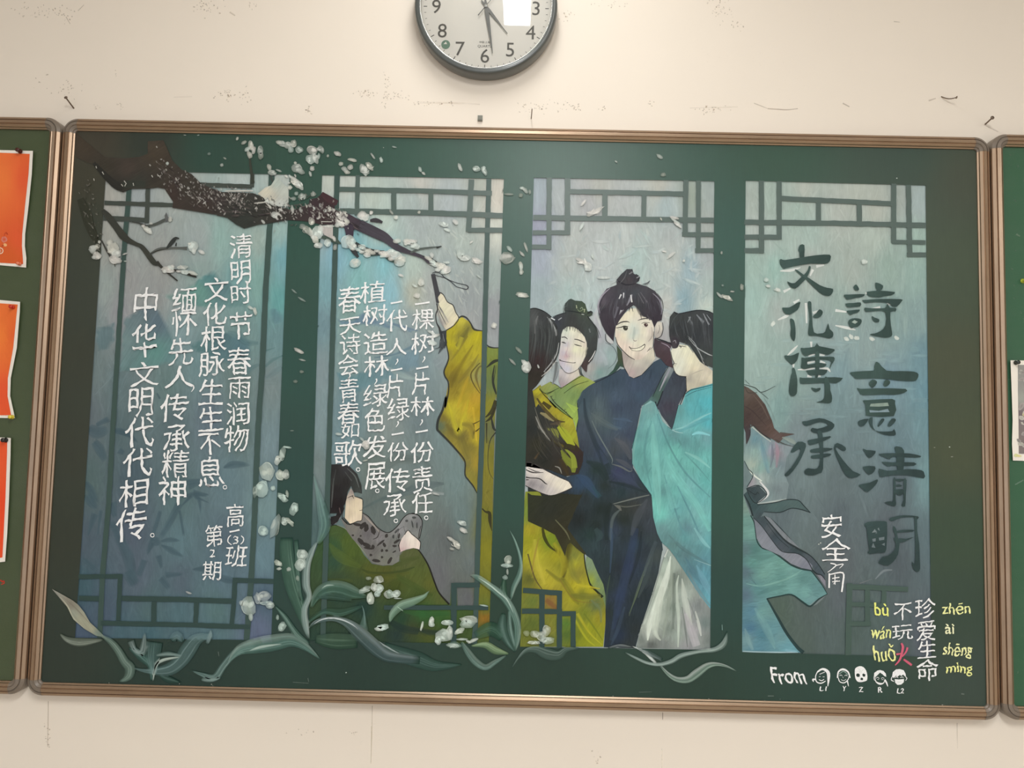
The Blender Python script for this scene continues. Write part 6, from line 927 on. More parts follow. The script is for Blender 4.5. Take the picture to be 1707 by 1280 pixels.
# ================================================================== dark title characters
TW, TWB = (64,84,80), (52,66,68)
TITLE = {
'文': ('R', ['270,90 285,45 325,45 325,130 320,160 285,165 280,110','105,175 125,170 150,178 300,155 430,135 550,130 558,165 545,195 505,212 380,210 250,230 160,250 140,255 110,215','365,232 382,238 375,270 350,330 300,385 245,432 200,415 172,368 200,380 240,382 285,340 330,300 355,265','240,265 265,268 320,310 370,340 460,400 530,425 580,435 572,475 540,498 480,480 420,430 340,350 300,320']),
'化': ('R', ['130,600 190,600 250,565 288,550 285,575 265,620 190,665 150,650 135,625','198,700 225,705 240,740 247,830 240,890 225,895 200,850 205,790 200,740','355,550 385,550 388,600 395,700 410,820 470,830 510,815 535,740 550,790 580,820 578,860 545,875 500,865 420,850 365,850 360,800 370,700 362,620','400,680 430,650 460,615 490,640 470,680 430,695']),
'傳': ('W', ['295,350 330,345 400,350 470,330 550,295 545,350 515,440 430,510 380,465 310,400','430,580 455,565 480,585 500,660 525,780 520,990 500,1040 460,1070 405,1060 375,980 385,850 410,700 430,650','590,210 640,215 830,190 875,120 915,180 1185,235 1150,290 1075,335 1000,320 920,300 840,310 760,330 680,355 620,320 590,250',
   '600,385 660,390 850,365 1000,370 1170,370 1185,430 1140,500 1100,590 1105,530 1125,450 1040,425 920,420 850,425 720,450 700,480 720,510 850,485 960,480 1040,500 1030,530 960,560 880,545 740,570 650,590 590,560 600,480','845,300 912,300 912,600 888,735 848,735 850,600','690,610 850,600 1060,600 1000,690 900,690 750,695 700,640','570,735 620,745 1000,745 1040,735 1335,745 1215,840 1100,830 640,850 575,830','1010,740 1060,740 1110,880 1110,960 1140,1060 1135,1170 1070,1195 970,1185 860,1180 940,1155 1000,1100 1010,960','775,915 860,935 930,920 930,960 850,995 790,950']),
'承': ('O', ['840,440 880,435 990,410 1070,430 1125,465 1110,505 1060,530 1000,540 980,545 945,540 915,520 930,495 975,505 1060,480 1060,460 1000,445 940,460 880,480 850,465','975,530 1010,530 1025,600 1025,860 990,900 930,920 870,910 858,880 890,855 950,862 990,830 1000,700','890,610 920,600 1085,570 1080,590 1000,625 910,650 893,630','915,690 1000,675 1105,678 1090,695 1000,715 920,715','920,745 1000,730 1090,725 1085,745 1000,765 930,768','740,715 745,690 800,620 870,635 860,700 800,820 720,920 680,915 740,850 810,740 820,680 770,710','1120,680 1150,630 1225,670 1220,700 1190,695 1150,668 1140,690 1200,780 1290,880 1360,912 1280,945 1220,910 1160,790']),
'詩': ('R', ['765,410 785,395 808,425 808,445 780,450 762,425','675,488 720,485 780,482 862,482 840,505 780,515 710,530 690,515','690,565 760,560 825,555 822,590 770,595 710,598','700,630 740,625 818,618 800,645 760,655 735,668 715,650','715,730 730,705 775,695 830,705 830,740 800,770 765,775 745,785 725,765','955,385 975,380 1025,405 1015,440 1000,450 1130,462 1100,490 1030,500 990,510 900,500 882,460 970,450 960,430','840,535 880,532 970,525 1180,525 1190,545 1150,590 1110,590 1070,560 960,552 870,560 850,550','860,602 900,605 1040,605 1055,575 1070,570 1085,600 1140,605 1135,635 1090,640 1095,760 1105,820 1100,855 1040,868 905,842 950,830 1000,810 1045,760 1045,640 960,632 870,638','925,675 950,690 990,705 985,730 950,728 930,705']),
'意': ('R', ['945,1130 960,1085 990,1095 1055,1160 1180,1165 1300,1170 1340,1195 1325,1240 1290,1255 1160,1250 1090,1240 930,1230 790,1235 765,1215 735,1190 740,1175 850,1165 940,1160',
   'O 1435,95 1465,65 1505,85 1490,120 1465,140 1440,120','O 1565,90 1590,65 1622,85 1610,115 1580,130 1562,120','O 1325,140 1360,150 1500,145 1760,150 1745,185 1660,202 1560,200 1380,205 1350,180',
   'O 1380,255 1420,250 1640,240 1665,280 1655,390 1430,390 1405,370 1400,290','O 1335,450 1350,430 1430,415 1385,480 1345,475','O 1430,420 1465,400 1465,470 1490,520 1560,530 1640,525 1655,505 1672,545 1655,565 1560,555 1470,510 1440,465','O 1510,475 1545,415 1570,420 1555,450 1520,485','O 1600,470 1635,415 1672,420 1660,450 1620,485']),
'清': ('S', ['738,148 770,160 852,168 835,205 795,232 760,190','740,308 845,305 840,350 795,380 760,350','703,470 800,450 868,420 860,460 780,535 730,500','1020,135 1060,130 1105,165 1100,330 1045,335 1035,200','878,195 1000,188 1150,190 1260,215 1200,228 1010,220 980,242 930,225','905,265 1000,270 1195,270 1190,300 1000,300 960,305','882,325 960,345 1140,330 1260,340 1285,370 1280,412 1140,385 1000,385 900,402 885,380',
   '1010,420 1030,420 1030,600 1035,635 1015,662 930,628 980,615 1010,600','1100,425 1128,428 1120,560 1115,660 1080,650 1100,600','1025,418 1110,420 1065,442','1030,475 1060,465 1090,478 1060,485','1010,520 1060,508 1105,515 1095,550 1065,565 1030,545']),
'明': ('S', ['752,830 780,800 930,792 955,830 950,1000 935,1070 870,1075 800,1085 780,1065 795,1050 780,940 770,850','975,770 1010,755 1100,740 1230,750 1225,775 1205,790 1190,758 1080,762 1010,790 985,790','1198,770 1220,775 1222,880 1240,990 1245,1130 1248,1215 1225,1245 1185,1215 1175,1150 1200,1170 1205,1000','1010,835 1035,860 1040,890 1050,940 1065,985 1050,1090 1010,1150 960,1188 900,1175 877,1160 915,1110 960,1100 1020,1050 1030,990 1010,945 1030,930 1010,880','1040,880 1100,870 1190,870 1180,885 1050,895','1060,945 1120,950 1195,932 1130,965 1070,985'])}
HOLE = {'詩': [('R 745,730 770,712 800,728 775,745', (165,180,172))], '意': [('O 1448,283 1600,272 1610,302 1520,308 1440,306', (140,158,148)),('O 1436,338 1520,345 1600,328 1616,356 1440,360', (130,150,158))],
        '明': [('S 818,895 845,862 860,890', (120,132,135)),('S 868,862 880,850 888,880', (120,132,135)),('S 822,950 852,945 852,972 826,975', (112,124,128)),('S 880,940 930,932 928,958 884,965', (112,124,128)),('S 815,1025 830,985 850,1030', (108,120,124)),('S 905,1000 932,985 932,1012', (108,120,124)),('S 860,870 866,900 850,905', (95,108,110))], '傳': []}
DSC = {'文': 'topmost', '化': 'second', '傳': 'third', '承': 'lowest'}
for ch, (cr_, polys) in TITLE.items():
    p = Paint(9 if ch != '詩' else 9)
    for i, s_ in enumerate(polys):
        if s_[0] not in CROP: s_ = cr_+' '+s_
        q = pts(s_); c = TW if q[:, 1].mean() < 700 else (58,76,76)
        p.region(q, [(q[0][0], q[0][1], tuple(np.array(c)*1.05)), (q[len(q)//2][0], q[len(q)//2][1], tuple(np.array(c)*.9))], 4, random.choice([0,90,70]), 2)
    for s_, c in HOLE.get(ch, []): p.region(s_, c, 4, 0, 1)
    part(p, 'title_character', BOARD, 'large dark brush-painted title character ' + ch, M_SCENE)
# ================================================================== chalk writing
WHITE = (250,253,248); YEL = (222,228,130)
def glyph(p, ch, x, y, w, h=None, col=WHITE, rot=0, slant=.07, alpha=1.0, latin=False, bold=0):
    h = h or w; v, f = text_mesh(ch)
    if not len(v): return
    v = v.copy()
    if latin: lo, hi = v.min(0), v.max(0); v = (v-(lo+hi)/2); k = h/(hi[1]-lo[1]) if h > 0 else 1; v = v*np.array([k*(w/ (k*(hi[0]-lo[0]))) if w else k, k])
    else: v = (v-np.array([.5*CJKW, .38*CJKW]))/(CJKW*.92)*np.array([w, h])
    rs = np.random.RandomState(ord(ch[0])*7+int(x)); a = rs.uniform(-1,1,6)
    X, Y = v[:, 0].copy(), v[:, 1].copy()
    Y = Y + slant*X + h*.018*a[0]*np.sin(X/w*5+a[1]*3); X = X + w*.03*a[2]*np.sin(Y/h*4+a[3]*3) + .04*a[4]*Y
    if latin: Y = Y*1.0+.10*h*np.sin(X/max(w,1)*9+a[0]*3)*.5; X = X+.12*Y*a[1]
    ph = rs.uniform(0, 6.28, 4); fx = 2*math.pi/w
    X = X + w*.013*(np.sin(Y*fx*3.1+ph[0])+np.sin((X+Y)*fx*5.3+ph[1])); Y = Y + h*.013*(np.sin(X*fx*3.4+ph[2])+np.sin((X-Y)*fx*5.7+ph[3]))
    t = math.radians(rot+a[5]*2.0); XX = X*math.cos(t)-Y*math.sin(t); YY = X*math.sin(t)+Y*math.cos(t)
    uv = np.stack([x+XX, y-YY], 1); c = np.tile(np.append(alb(col), alpha), (len(uv), 1))
    p.add(uv, f, c, uv*1.0+rs.rand()*50)
_v, _f = text_mesh('国'); CJKW = float((_v.max(0)-_v.min(0))[0]/0.83) if len(_v) else 1.0
def chalk_line(name, label, items, w, h=None, col=WHITE, slant=.09, x=0):
    x0 = items[0][1]; y0 = sum(t[2] for t in items)/len(items)
    e = pe(name, x0, y0, label)
    for it in items:
        ch, cx, cy = it[:3]; ww = it[3] if len(it) > 3 else w; hh = it[4] if len(it) > 4 else (h or w)
        p = Paint(10)
        if ch == '。': p.stroke([(cx+3*math.cos(t), cy-3*math.sin(t)) for t in np.linspace(0, 6.5, 10)], 1.4, col)
        elif ch == '，': p.stroke([(cx+1, cy-5), (cx+2, cy-1), (cx-2, cy+5)], [2.6,2,1], col)
        elif ch == '一': p.stroke([(cx-ww*.32, cy+1.5), (cx, cy), (cx+ww*.32, cy-2)], [3.0,2.4,3.2], col)
        elif ch in '23': glyph(p, ch, cx, cy, 9, 13, col, latin=True)
        else:
            glyph(p, ch, cx, cy, ww, hh, col, 0, slant)
        p.build('chalk_character', M_CHALK, e)
    return e
chalk_line('chalk_verse', 'white chalk verse column reading 清明时节 春雨润物', [('清',402,410,38,40),('明',401,453,36,40),('时',401,490,36,34),('节',402,543,38,46),('春',399,602,40,46),('雨',399,645,38,38),('润',397,689,40,38),('物',394,731,40,44)], 38)
chalk_line('chalk_verse', 'white chalk verse column reading 文化根脉生生不息', [('文',360.6,483,40,40),('化',358,523,40,38),('根',356,564,42,42),('脉',353,606,42,40),('生',352,654,42,44),('生',351,699,42,42),('不',349,739,36,40),('息',351,787,44,50),('。',375,812)], 40)
chalk_line('chalk_verse', 'white chalk verse column reading 缅怀先人传承精神', [('缅',307,500,42,42),('怀',307,539,42,42),('先',300.6,586,42,46),('人',299,628,48,38),('，',321,648),('传',291,679,46,46),('承',294,730,44,46),('精',293,773,44,46),('神',288,818,48,48)], 44)
chalk_line('chalk_verse', 'white chalk verse column reading 中华文明代代相传', [('中',243.5,507,44,56),('华',241.5,567,42,56),('文',240,624,48,40),('明',235,669,44,50),('代',233,720,46,50),('代',230,770,48,48),('相',224,821,50,46),('传',219.5,874,50,54),('。',254,892)], 46)
chalk_line('chalk_note', 'small white chalk note reading 高一(3)班', [('高',392,859,30,38),('一',391,885,26),('3',393,900),('班',394,927,36,36)], 30, slant=.05)
e_ = [o for o in BOARD.children if o.name.startswith('chalk_note')][-1]
p = Paint(10); p.stroke('p 385,892 381,896 380,903 386,908', [1.5,2,1.4], WHITE); p.stroke('p 402,893 406,897 405,903 401,907', [1.5,2,1.4], WHITE); p.build('chalk_character', M_CHALK, e_)
chalk_line('chalk_note', 'small white chalk note reading 第2期', [('第',357,893,30,36),('2',354,922),('期',354,951,32,32)], 30, slant=.05)
chalk_line('chalk_verse', 'white chalk verse column reading 一棵树一片林一份责任', [('一',704,505.6,38),('棵',705,532,36,34),('树',706,571,40,36),('，',706,599),('一',704,613,32),('片',702,639,30,38),('林',704,677,40,32),('，',702,704),('一',703,719,32),('份',704,753,38,34),('责',704,799,34,44),('任',704,838,34,36),('。',710.5,863)], 34)
chalk_line('chalk_verse', 'white chalk verse column reading 一代人一片绿一份传承', [('一',661,504,30),('代',662,534,34,36),('人',661,577.5,34,28),('，',661,603),('一',661,616,30),('片',659,643,30,38),('绿',664,682,36,38),('，',662,707),('一',663,723,32),('份',663,752.5,34,32),('传',663,800,40,40),('承',658,842,38,38),('。',660,868)], 34)
chalk_line('chalk_verse', 'white chalk verse column reading 植树造林绿色发展', [('植',622,487,42,36),('树',625,525,40,34),('造',626,572,40,38),('林',627,610,42,34),('，',626,636),('绿',626,659,40,38),('色',625,700,34,40),('发',625,745,38,38),('展',626,792,34,46),('。',629,818)], 34)
chalk_line('chalk_verse', 'white chalk verse column reading 春天诗会青春如歌', [('春',582.5,499,38,44),('天',583.4,542,36,30),('诗',584,574,34,34),('会',581,608,34,34),('，',581.5,628),('青',581.5,650,34,40),('春',581,689,36,38),('如',584,717,32,26),('歌',580,755,46,42),('。',597,782.5)], 34)
chalk_line('chalk_note', 'white chalk words reading 安全角', [('安',1386,877,36,40),('全',1393,917,46,38)], 38, slant=.05)
e_ = [o for o in BOARD.children if o.name.startswith('chalk_note')][-1]
p = Paint(10)
for s_, w in (('Q 1090,420 1140,435 1100,475 1065,500', [10,12,8,5]),('Q 1140,440 1180,430 1205,430 1170,465', [8,9,9,4]),('Q 1080,510 1078,640', [14,14]),('Q 1085,520 1200,505 1200,600 1190,675', [10,14,16,14]),('Q 1105,555 1170,545', [9,9]),('Q 1130,520 1130,610', [9,9]),('Q 1105,585 1175,578', [8,8]),('Q 1115,605 1150,570', [5,6])): p.stroke(s_, w, WHITE)
p.build('chalk_character', M_CHALK, e_)
chalk_line('chalk_warning', 'white chalk words reading 珍爱生命 between yellow pinyin', [('珍',1542,1014,33,34),('爱',1544,1051,33,34),('生',1545,1083,32,30),('命',1546,1116,36,36)], 30, slant=.08)
e_ = chalk_line('chalk_warning', 'chalk words reading 不玩火 with the last one red', [('不',1505,1018,30,30),('玩',1504,1053,34,26)], 30, slant=.08)
p = Paint(10)
for s_, w in (('Y 640,15 660,60 650,130 620,230 560,300', [22,32,30,26,14]),('Y 720,70 700,130 650,190', [26,22,14]),('Y 575,160 640,150', [26,18]),('Y 670,225 720,260 775,300', [22,30,26])): p.stroke(s_, w, (216,105,128))
p.build('chalk_character', M_CHALK, e_, 'red chalk character 火')
def latin(label, words):
    x0, y0 = words[0][1], words[0][2]; e = pe('chalk_pinyin' if 'pinyin' in label else 'chalk_signature', x0, y0, label)
    for s_, x, y, w, h, col in words:
        p = Paint(10); glyph(p, s_, x+.6, y, w, h, col, 0, .0, latin=True); glyph(p, s_, x, y+.2, w, h, col, 0, .0, latin=True); p.build('chalk_word', M_CHALK, e)
latin('yellow chalk pinyin beside the red and white words', [('bù',1469,1016,23,21,(244,250,140)),('wán',1468,1054,33,21,(244,250,165)),('huǒ',1474,1088,36,28,(246,250,170)),('zhēn',1594,1014,47,19,(246,250,175)),('ài',1582.5,1048,15,16,(250,250,205)),('shēng',1596,1085,48,27,(248,250,185)),('mìng',1599,1116,43,21,(246,250,165))])
latin('white chalk signature reading From with initials', [('From',1314,1126,56,27,WHITE),('L1',1372,1147.5,11,7.5,WHITE),('Y',1407,1147.5,6,8,WHITE),('Z',1435,1149,7,8,WHITE),('R',1467,1149.5,7,9,WHITE),('L2',1501,1151.5,11,8,WHITE)])
# little chalk heads
HEADS = [('chalk doodle head with long side hair and ponytail above L1', 1371, 1126), ('chalk doodle head with closed smiling eyes above Y', 1406, 1126), ('filled white chalk skull-like head above Z', 1435, 1123), ('chalk doodle head with parted fringe above R', 1467, 1129), ('chalk doodle head wearing a face mask above L2', 1499, 1127)]
DK = (48,62,58)
for i, (lab, x, y) in enumerate(HEADS):
    p = Paint(10)
    if i == 2:
        p.region('Y 38,370 50,335 100,312 150,325 185,370 200,430 200,470 190,500 130,518 80,515 50,480 40,430', WHITE, 4, 0, 2)
        p.dab(*(pts('Y 82,430')[0]), 3, 3, 0, DK, 1, 1); p.dab(*(pts('Y 155,430')[0]), 2.4, 2.6, 0, DK, 1, 1); p.dab(*(pts('Y 128,478')[0]), 2.2, 2.2, 0, DK, 1, 1)
        p.stroke('Y 90,350 110,370 100,400', [4,4,3], (150,160,155), .6); p.stroke('Y 140,360 120,390', [4,4], (150,160,155), .6)
    elif i == 0:
        p.stroke('d 330,640 365,620 400,640 405,680 400,735', [10,14,22,18,4], WHITE); p.stroke('d 330,640 318,670 325,705 355,715 385,700', [6,6,7,8,5], WHITE); p.stroke('d 320,690 300,690 305,705', [8,12,5], WHITE)
        p.stroke('d 345,655 380,640', [5,5], WHITE, .8); p.stroke('d 340,672 352,670', [3,3], WHITE); p.stroke('d 366,672 378,672', [3,3], WHITE); p.stroke('d 340,690 358,698 375,688', [4,6,4], WHITE)
    elif i == 1:
        p.stroke('d 465,680 470,640 500,622 535,640 548,680', [10,10,14,10,8], WHITE); p.stroke('d 470,680 480,705 510,712 535,690 540,670', [5,6,7,6,4], WHITE); p.stroke('d 530,700 538,735', [10,4], WHITE); p.stroke('d 475,655 505,635 535,660', [4,6,4], (170,195,185), .8)
        for s_ in ('d 478,665 488,660 496,666','d 512,666 522,660 530,668','d 488,690 505,698 522,688','d 500,672 502,680'): p.stroke(s_, [3,3.5,3] if len(s_.split()) > 3 else [3,3], WHITE)
    elif i == 3:
        p.region('Y 285,450 290,400 330,370 365,362 410,375 440,410 445,450 420,440 400,420 365,395 330,430 310,450', WHITE, 4, 0, 1)
        p.stroke('Y 300,450 310,510 360,540 410,530 430,480', [8,12,26,12,8], WHITE); p.stroke('Y 285,450 290,490 310,500', [8,8,5], WHITE); p.stroke('Y 425,490 450,530 465,575', [24,20,8], WHITE)
        for s_ in ('Y 315,470 335,455 355,475','Y 380,475 400,460 420,475','Y 330,485 350,485','Y 385,488 410,485'): p.stroke(s_, [6,7,5] if len(s_.split()) > 3 else [5,5], WHITE)
    else:
        p.region('Y 520,450 530,390 570,355 620,350 670,365 695,410 700,450 680,440 665,420 640,440 620,425 590,450 570,435 545,465', WHITE, 4, 0, 1)
        p.region('Y 555,480 610,485 675,478 672,520 640,550 590,555 560,525', WHITE, 4, 0, 1)
        p.stroke('Y 520,450 510,490 545,510', [8,12,8], WHITE); p.stroke('Y 695,450 712,470 695,500', [8,10,6], WHITE); p.stroke('Y 560,460 580,450 600,465', [6,8,5], WHITE); p.stroke('Y 625,462 650,452 670,462', [6,8,5], WHITE); p.stroke('Y 590,515 620,520 645,508', [3,4,3], (150,160,155), .7)
    part(p, 'chalk_head', BOARD, lab, M_CHALK)
# ================================================================== plum branch
random.seed(5)
br = pe('painted_branch', 400, 350, 'dark painted plum branch with white blossom across the upper left')
p = Paint(11)
BK, BK2 = (58,54,50), (66,60,62)
p.region('J 140,110 300,250 400,330 560,340 700,330 780,300 780,190 920,180 1000,360 1080,440 1170,480 1260,570 1440,640 1707,650 K 200,640 330,650 450,700 600,790 700,800 800,760 900,690 945,655 1050,730 1060,800 1190,840 1280,890 1480,990 1600,1095 1707,1150 1707,1190 1590,1150 1500,1090 1240,975 1180,950 1050,930 940,930 800,900 640,890 440,925 380,930 250,965 180,930 100,870 0,848 J 1400,845 1280,825 1000,780 1005,725 930,612 870,600 800,610 640,612 560,642 500,622 480,590 410,540 390,480 300,400 140,330',
  [('J 200,200',(72,64,54)),('J 400,420',(64,60,52)),('J 600,430',(72,64,58)),('J 850,300',(74,66,56)),('J 540,590',(52,52,48)),('J 700,560',(58,60,54)),('J 850,560',(62,58,52)),('J 1000,650',(66,56,52)),('J 1150,600',(64,60,54)),('J 1300,750',(62,54,50)),('J 1400,700',(66,60,58)),('J 1600,750',(60,60,56)),('J 1650,880',(52,56,52)),('K 200,880',(54,58,54)),('K 400,850',(58,58,54)),('K 550,880',(56,54,50)),('K 800,840',(62,54,54)),('K 950,850',(64,50,52)),('K 1000,700',(58,44,46)),('K 1200,880',(72,62,70)),('K 1300,920',(64,58,66)),('K 1450,1040',(60,58,62)),('K 1650,1160',(62,62,66))], 6, 60, 0)
def bst(s_, w, c=BK, a=1.0): p.stroke(s_, w, c, a, soft=0)
bst('J 300,380 380,470 440,530 520,590 590,580', [30,50,60,70,40], (48,48,44)); bst('J 560,580 640,565 760,570', [60,60,50], (56,60,54))
bst('J 380,800 430,860 500,950 560,1030 L 610,110 680,145 730,170 800,260 840,310 890,325', [30,60,60,70,50,36,40,50,46,20], (62,64,58))
bst('J 180,700 230,830 270,960 320,1060 L 350,100', [60,90,80,60,30], (56,58,48), .95)
bst('L 860,300 900,345 960,400 1045,470', [30,24,16,12], (58,58,54)); bst('L 795,235 870,190 960,178 1060,178 1130,180', [14,22,20,18,30], (92,96,92)); bst('L 795,235 870,200 960,182', [6,8,4], (52,52,48))
bst('L 950,180 1000,120 1030,90 1060,95', [18,36,24,8], (56,60,58)); bst('L 1030,160 1035,130', [14,8], (52,54,52)); bst('L 370,110 420,210 480,310 490,345', [12,14,10,5], (66,66,62))
bst('L 1000,370 1070,385 1130,400', [14,20,8], (52,50,48)); bst('L 1130,410 1180,420 1215,440', [20,30,6], (50,50,46))
bst('J 620,905 700,920 760,945 850,925 940,885 1000,885', [6,8,20,22,26,10], (80,84,80)); bst('J 760,935 700,915 640,905', [14,7,4], (58,60,56))
p.region('J 930,850 945,820 960,860 1000,890 940,905', (95,98,98)); 
bst('T 0,610 60,640 140,680 220,720 300,790 370,830 450,860 560,900 620,950 700,985', [80,90,90,80,60,50,34,30,26,10], (72,68,76)); bst('T 0,850 80,870 140,865 200,860 260,910 310,945', [20,30,40,30,40,10], (58,76,70)); bst('T 450,860 520,830 620,815 720,805', [16,18,16,6], (88,96,92)); bst('T 680,815 725,803', [20,8], (60,64,62)); bst('T 560,890 640,920 710,960', [10,16,8], (52,58,56))
bst('T 90,575 140,570 200,590', [20,40,20], (64,62,66)); bst('K 1190,1060 1220,1150 1265,1220', [50,50,20], (58,60,62)); bst('K 1120,850 1180,950 1190,1050', [60,80,60], (66,58,70))
bst('K 940,650 1000,700 1080,740', [30,60,50], (70,50,54)); bst('K 1230,1090 1330,1150 1430,1180 1500,1170', [30,40,50,20], (60,66,66)); bst('K 940,1040 1040,1060 1110,1100', [20,50,10], (70,84,76)); bst('K 300,330 310,430 330,560', [16,22,30], (62,66,58)); bst('K 480,460 500,540 530,545', [14,18,14], (72,78,74), .9)
bst('K 860,700 880,800 870,900', [60,120,60], (64,52,56), .8)
part(p, 'bough', br, 'dark brown painted bough', M_PAINT)
p = Paint(12)
for i in range(150):     # long dry strokes along the bough
    q = pts('J 860,420 1050,560 1200,660 1350,740 1550,790 K 200,790 400,850 560,840 800,810 1000,840 1150,880 1300,980 1500,1080'); t = random.random()*.92; k = t*(len(q)-1); j = int(k); u = k-j; c = q[j]*(1-u)+q[min(j+1, len(q)-1)]*u; dd = q[min(j+1, len(q)-1)]-q[j]; dd = dd/np.linalg.norm(dd)
    oy = random.gauss(0, 7); L = random.uniform(6, 16); c = c+np.array([0, oy]); p.stroke([c-dd*L/2, c+np.array([0, 1.0]), c+dd*L/2], random.uniform(.8,2.2), random.choice([(36,34,32),(92,84,82),(110,100,98),(44,42,40),(80,70,76)]), .6, (.2,.3), wpx=True, soft=0)
for i in range(520):     # bark flecks
    t = random.random(); q = pts('J 820,480 1100,560 1200,640 1350,700 1550,700 K 200,700 400,760 560,790 800,800 1000,820 1150,880'); k = t*(len(q)-1); j = int(k); u = k-j; c = q[j]*(1-u)+q[min(j+1, len(q)-1)]*u
    x, y = c+np.array([random.gauss(0,8), random.gauss(0,11)]); g = random.choice([(165,162,155),(190,188,182),(120,116,112),(90,84,80),(140,134,130)])
    p.dab(x, y, random.uniform(.8,3.4), random.uniform(.5,1.5), random.choice([60,70,-60,45])+random.uniform(-15,15), g, random.uniform(.4,.9))
for i in range(60): x, y = random.uniform(125,150), random.uniform(300,420); p.dab(x+(y-300)*.25, y, random.uniform(1,3), random.uniform(.5,1.4), random.uniform(20,90), random.choice([(110,108,100),(82,80,72),(140,138,130)]), .6)
for s_ in ('J 320,410 325,430','J 375,460 390,485','J 545,570 560,590','J 570,540 585,560','J 590,560 575,590','J 650,560 655,585','J 815,490 825,510','J 870,495 890,500','J 300,520 305,540','K 80,632 180,630 330,630','K 340,740 400,735 440,730','K 935,903 1030,905','K 440,730 480,780'): p.stroke(s_, [8,14,8] if len(s_.split()) > 3 else [8,7], (195,192,184), .85)
o = part(p, 'bark_flecks', br, 'pale chalk flecks on the bark'); o['kind'] = 'stuff'
# ================================================================== blossoms and loose petals
def petals(spec, parent, name='blossom', depth=13, base=(194,198,192), alpha=.8, scale=.1875, lab=None):
    cr = None
    for t in spec.split(';'):
        t = t.strip()
        if not t: continue
        if t[0].isalpha(): cr = t[0]; t = t[1:].strip()
        if not t: continue
        a = [float(z) for z in t.split(',')]; ox, oy = CROP[cr]; x, y = ox+a[0]*.1875, oy+a[1]*.1875; rx, ry = a[2]*.1875, a[3]*.1875; rot = a[4] if len(a) > 4 else random.uniform(-30,30); al = a[5] if len(a) > 5 else alpha
        p = Paint(depth).slot(); n = 1
        big = rx*ry > 30
        tint = random.choice([(0,0,0),(6,2,-2),(8,2,2),(-4,2,2)]); b = np.array(base)+tint; lo_ = cr in 'FGH' or (y < 300 and x < 620) or (x < 200)
        if lo_: b = b-10
        if not big: p.dab(x, y, rx, ry, rot, tuple(b), al, .6, tuple(np.minimum(b+22, 235)))
        else:
            p.dab(x, y, rx*1.05, ry*1.05, rot, tuple(b-4), min(1, al*1.05), .6, tuple(b+8))
            for k in range(random.randint(2,4)):
                th = random.uniform(0, 6.28); p.dab(x+rx*.42*math.cos(th), y+ry*.42*math.sin(th), rx*random.uniform(.3,.5), ry*random.uniform(.25,.45), rot+random.uniform(-50,50), tuple(np.minimum(b+random.randint(4,40), 240)), min(1, al*1.1), .5)
            aa = np.linspace(-.6, 1.6, 6)+random.uniform(0,5); p.stroke([(x+rx*.85*math.cos(z), y+ry*.85*math.sin(z)) for z in aa], [.4,1.0,1.1,.3], tuple(np.minimum(b+38, 240)), .6*min(1, al+.2), wpx=True)
        p.build(name, M_PAINT, parent)
p = Paint(12); p.region('K 370,655 440,600 490,580 540,500 600,570 645,600 645,765 560,770 470,730 420,690', [('K 450,640',(205,200,182)),('K 500,700',(190,186,172)),('K 600,650',(182,188,180)),('K 560,740',(190,195,190)),('K 540,560',(178,190,182))], 5, 40, 1)
p.region('K 930,940 1040,930 1040,1060 960,1020', (190,184,180), 5, 0, 1); part(p, 'blossom', br, 'large pale blossom patch on the bough')
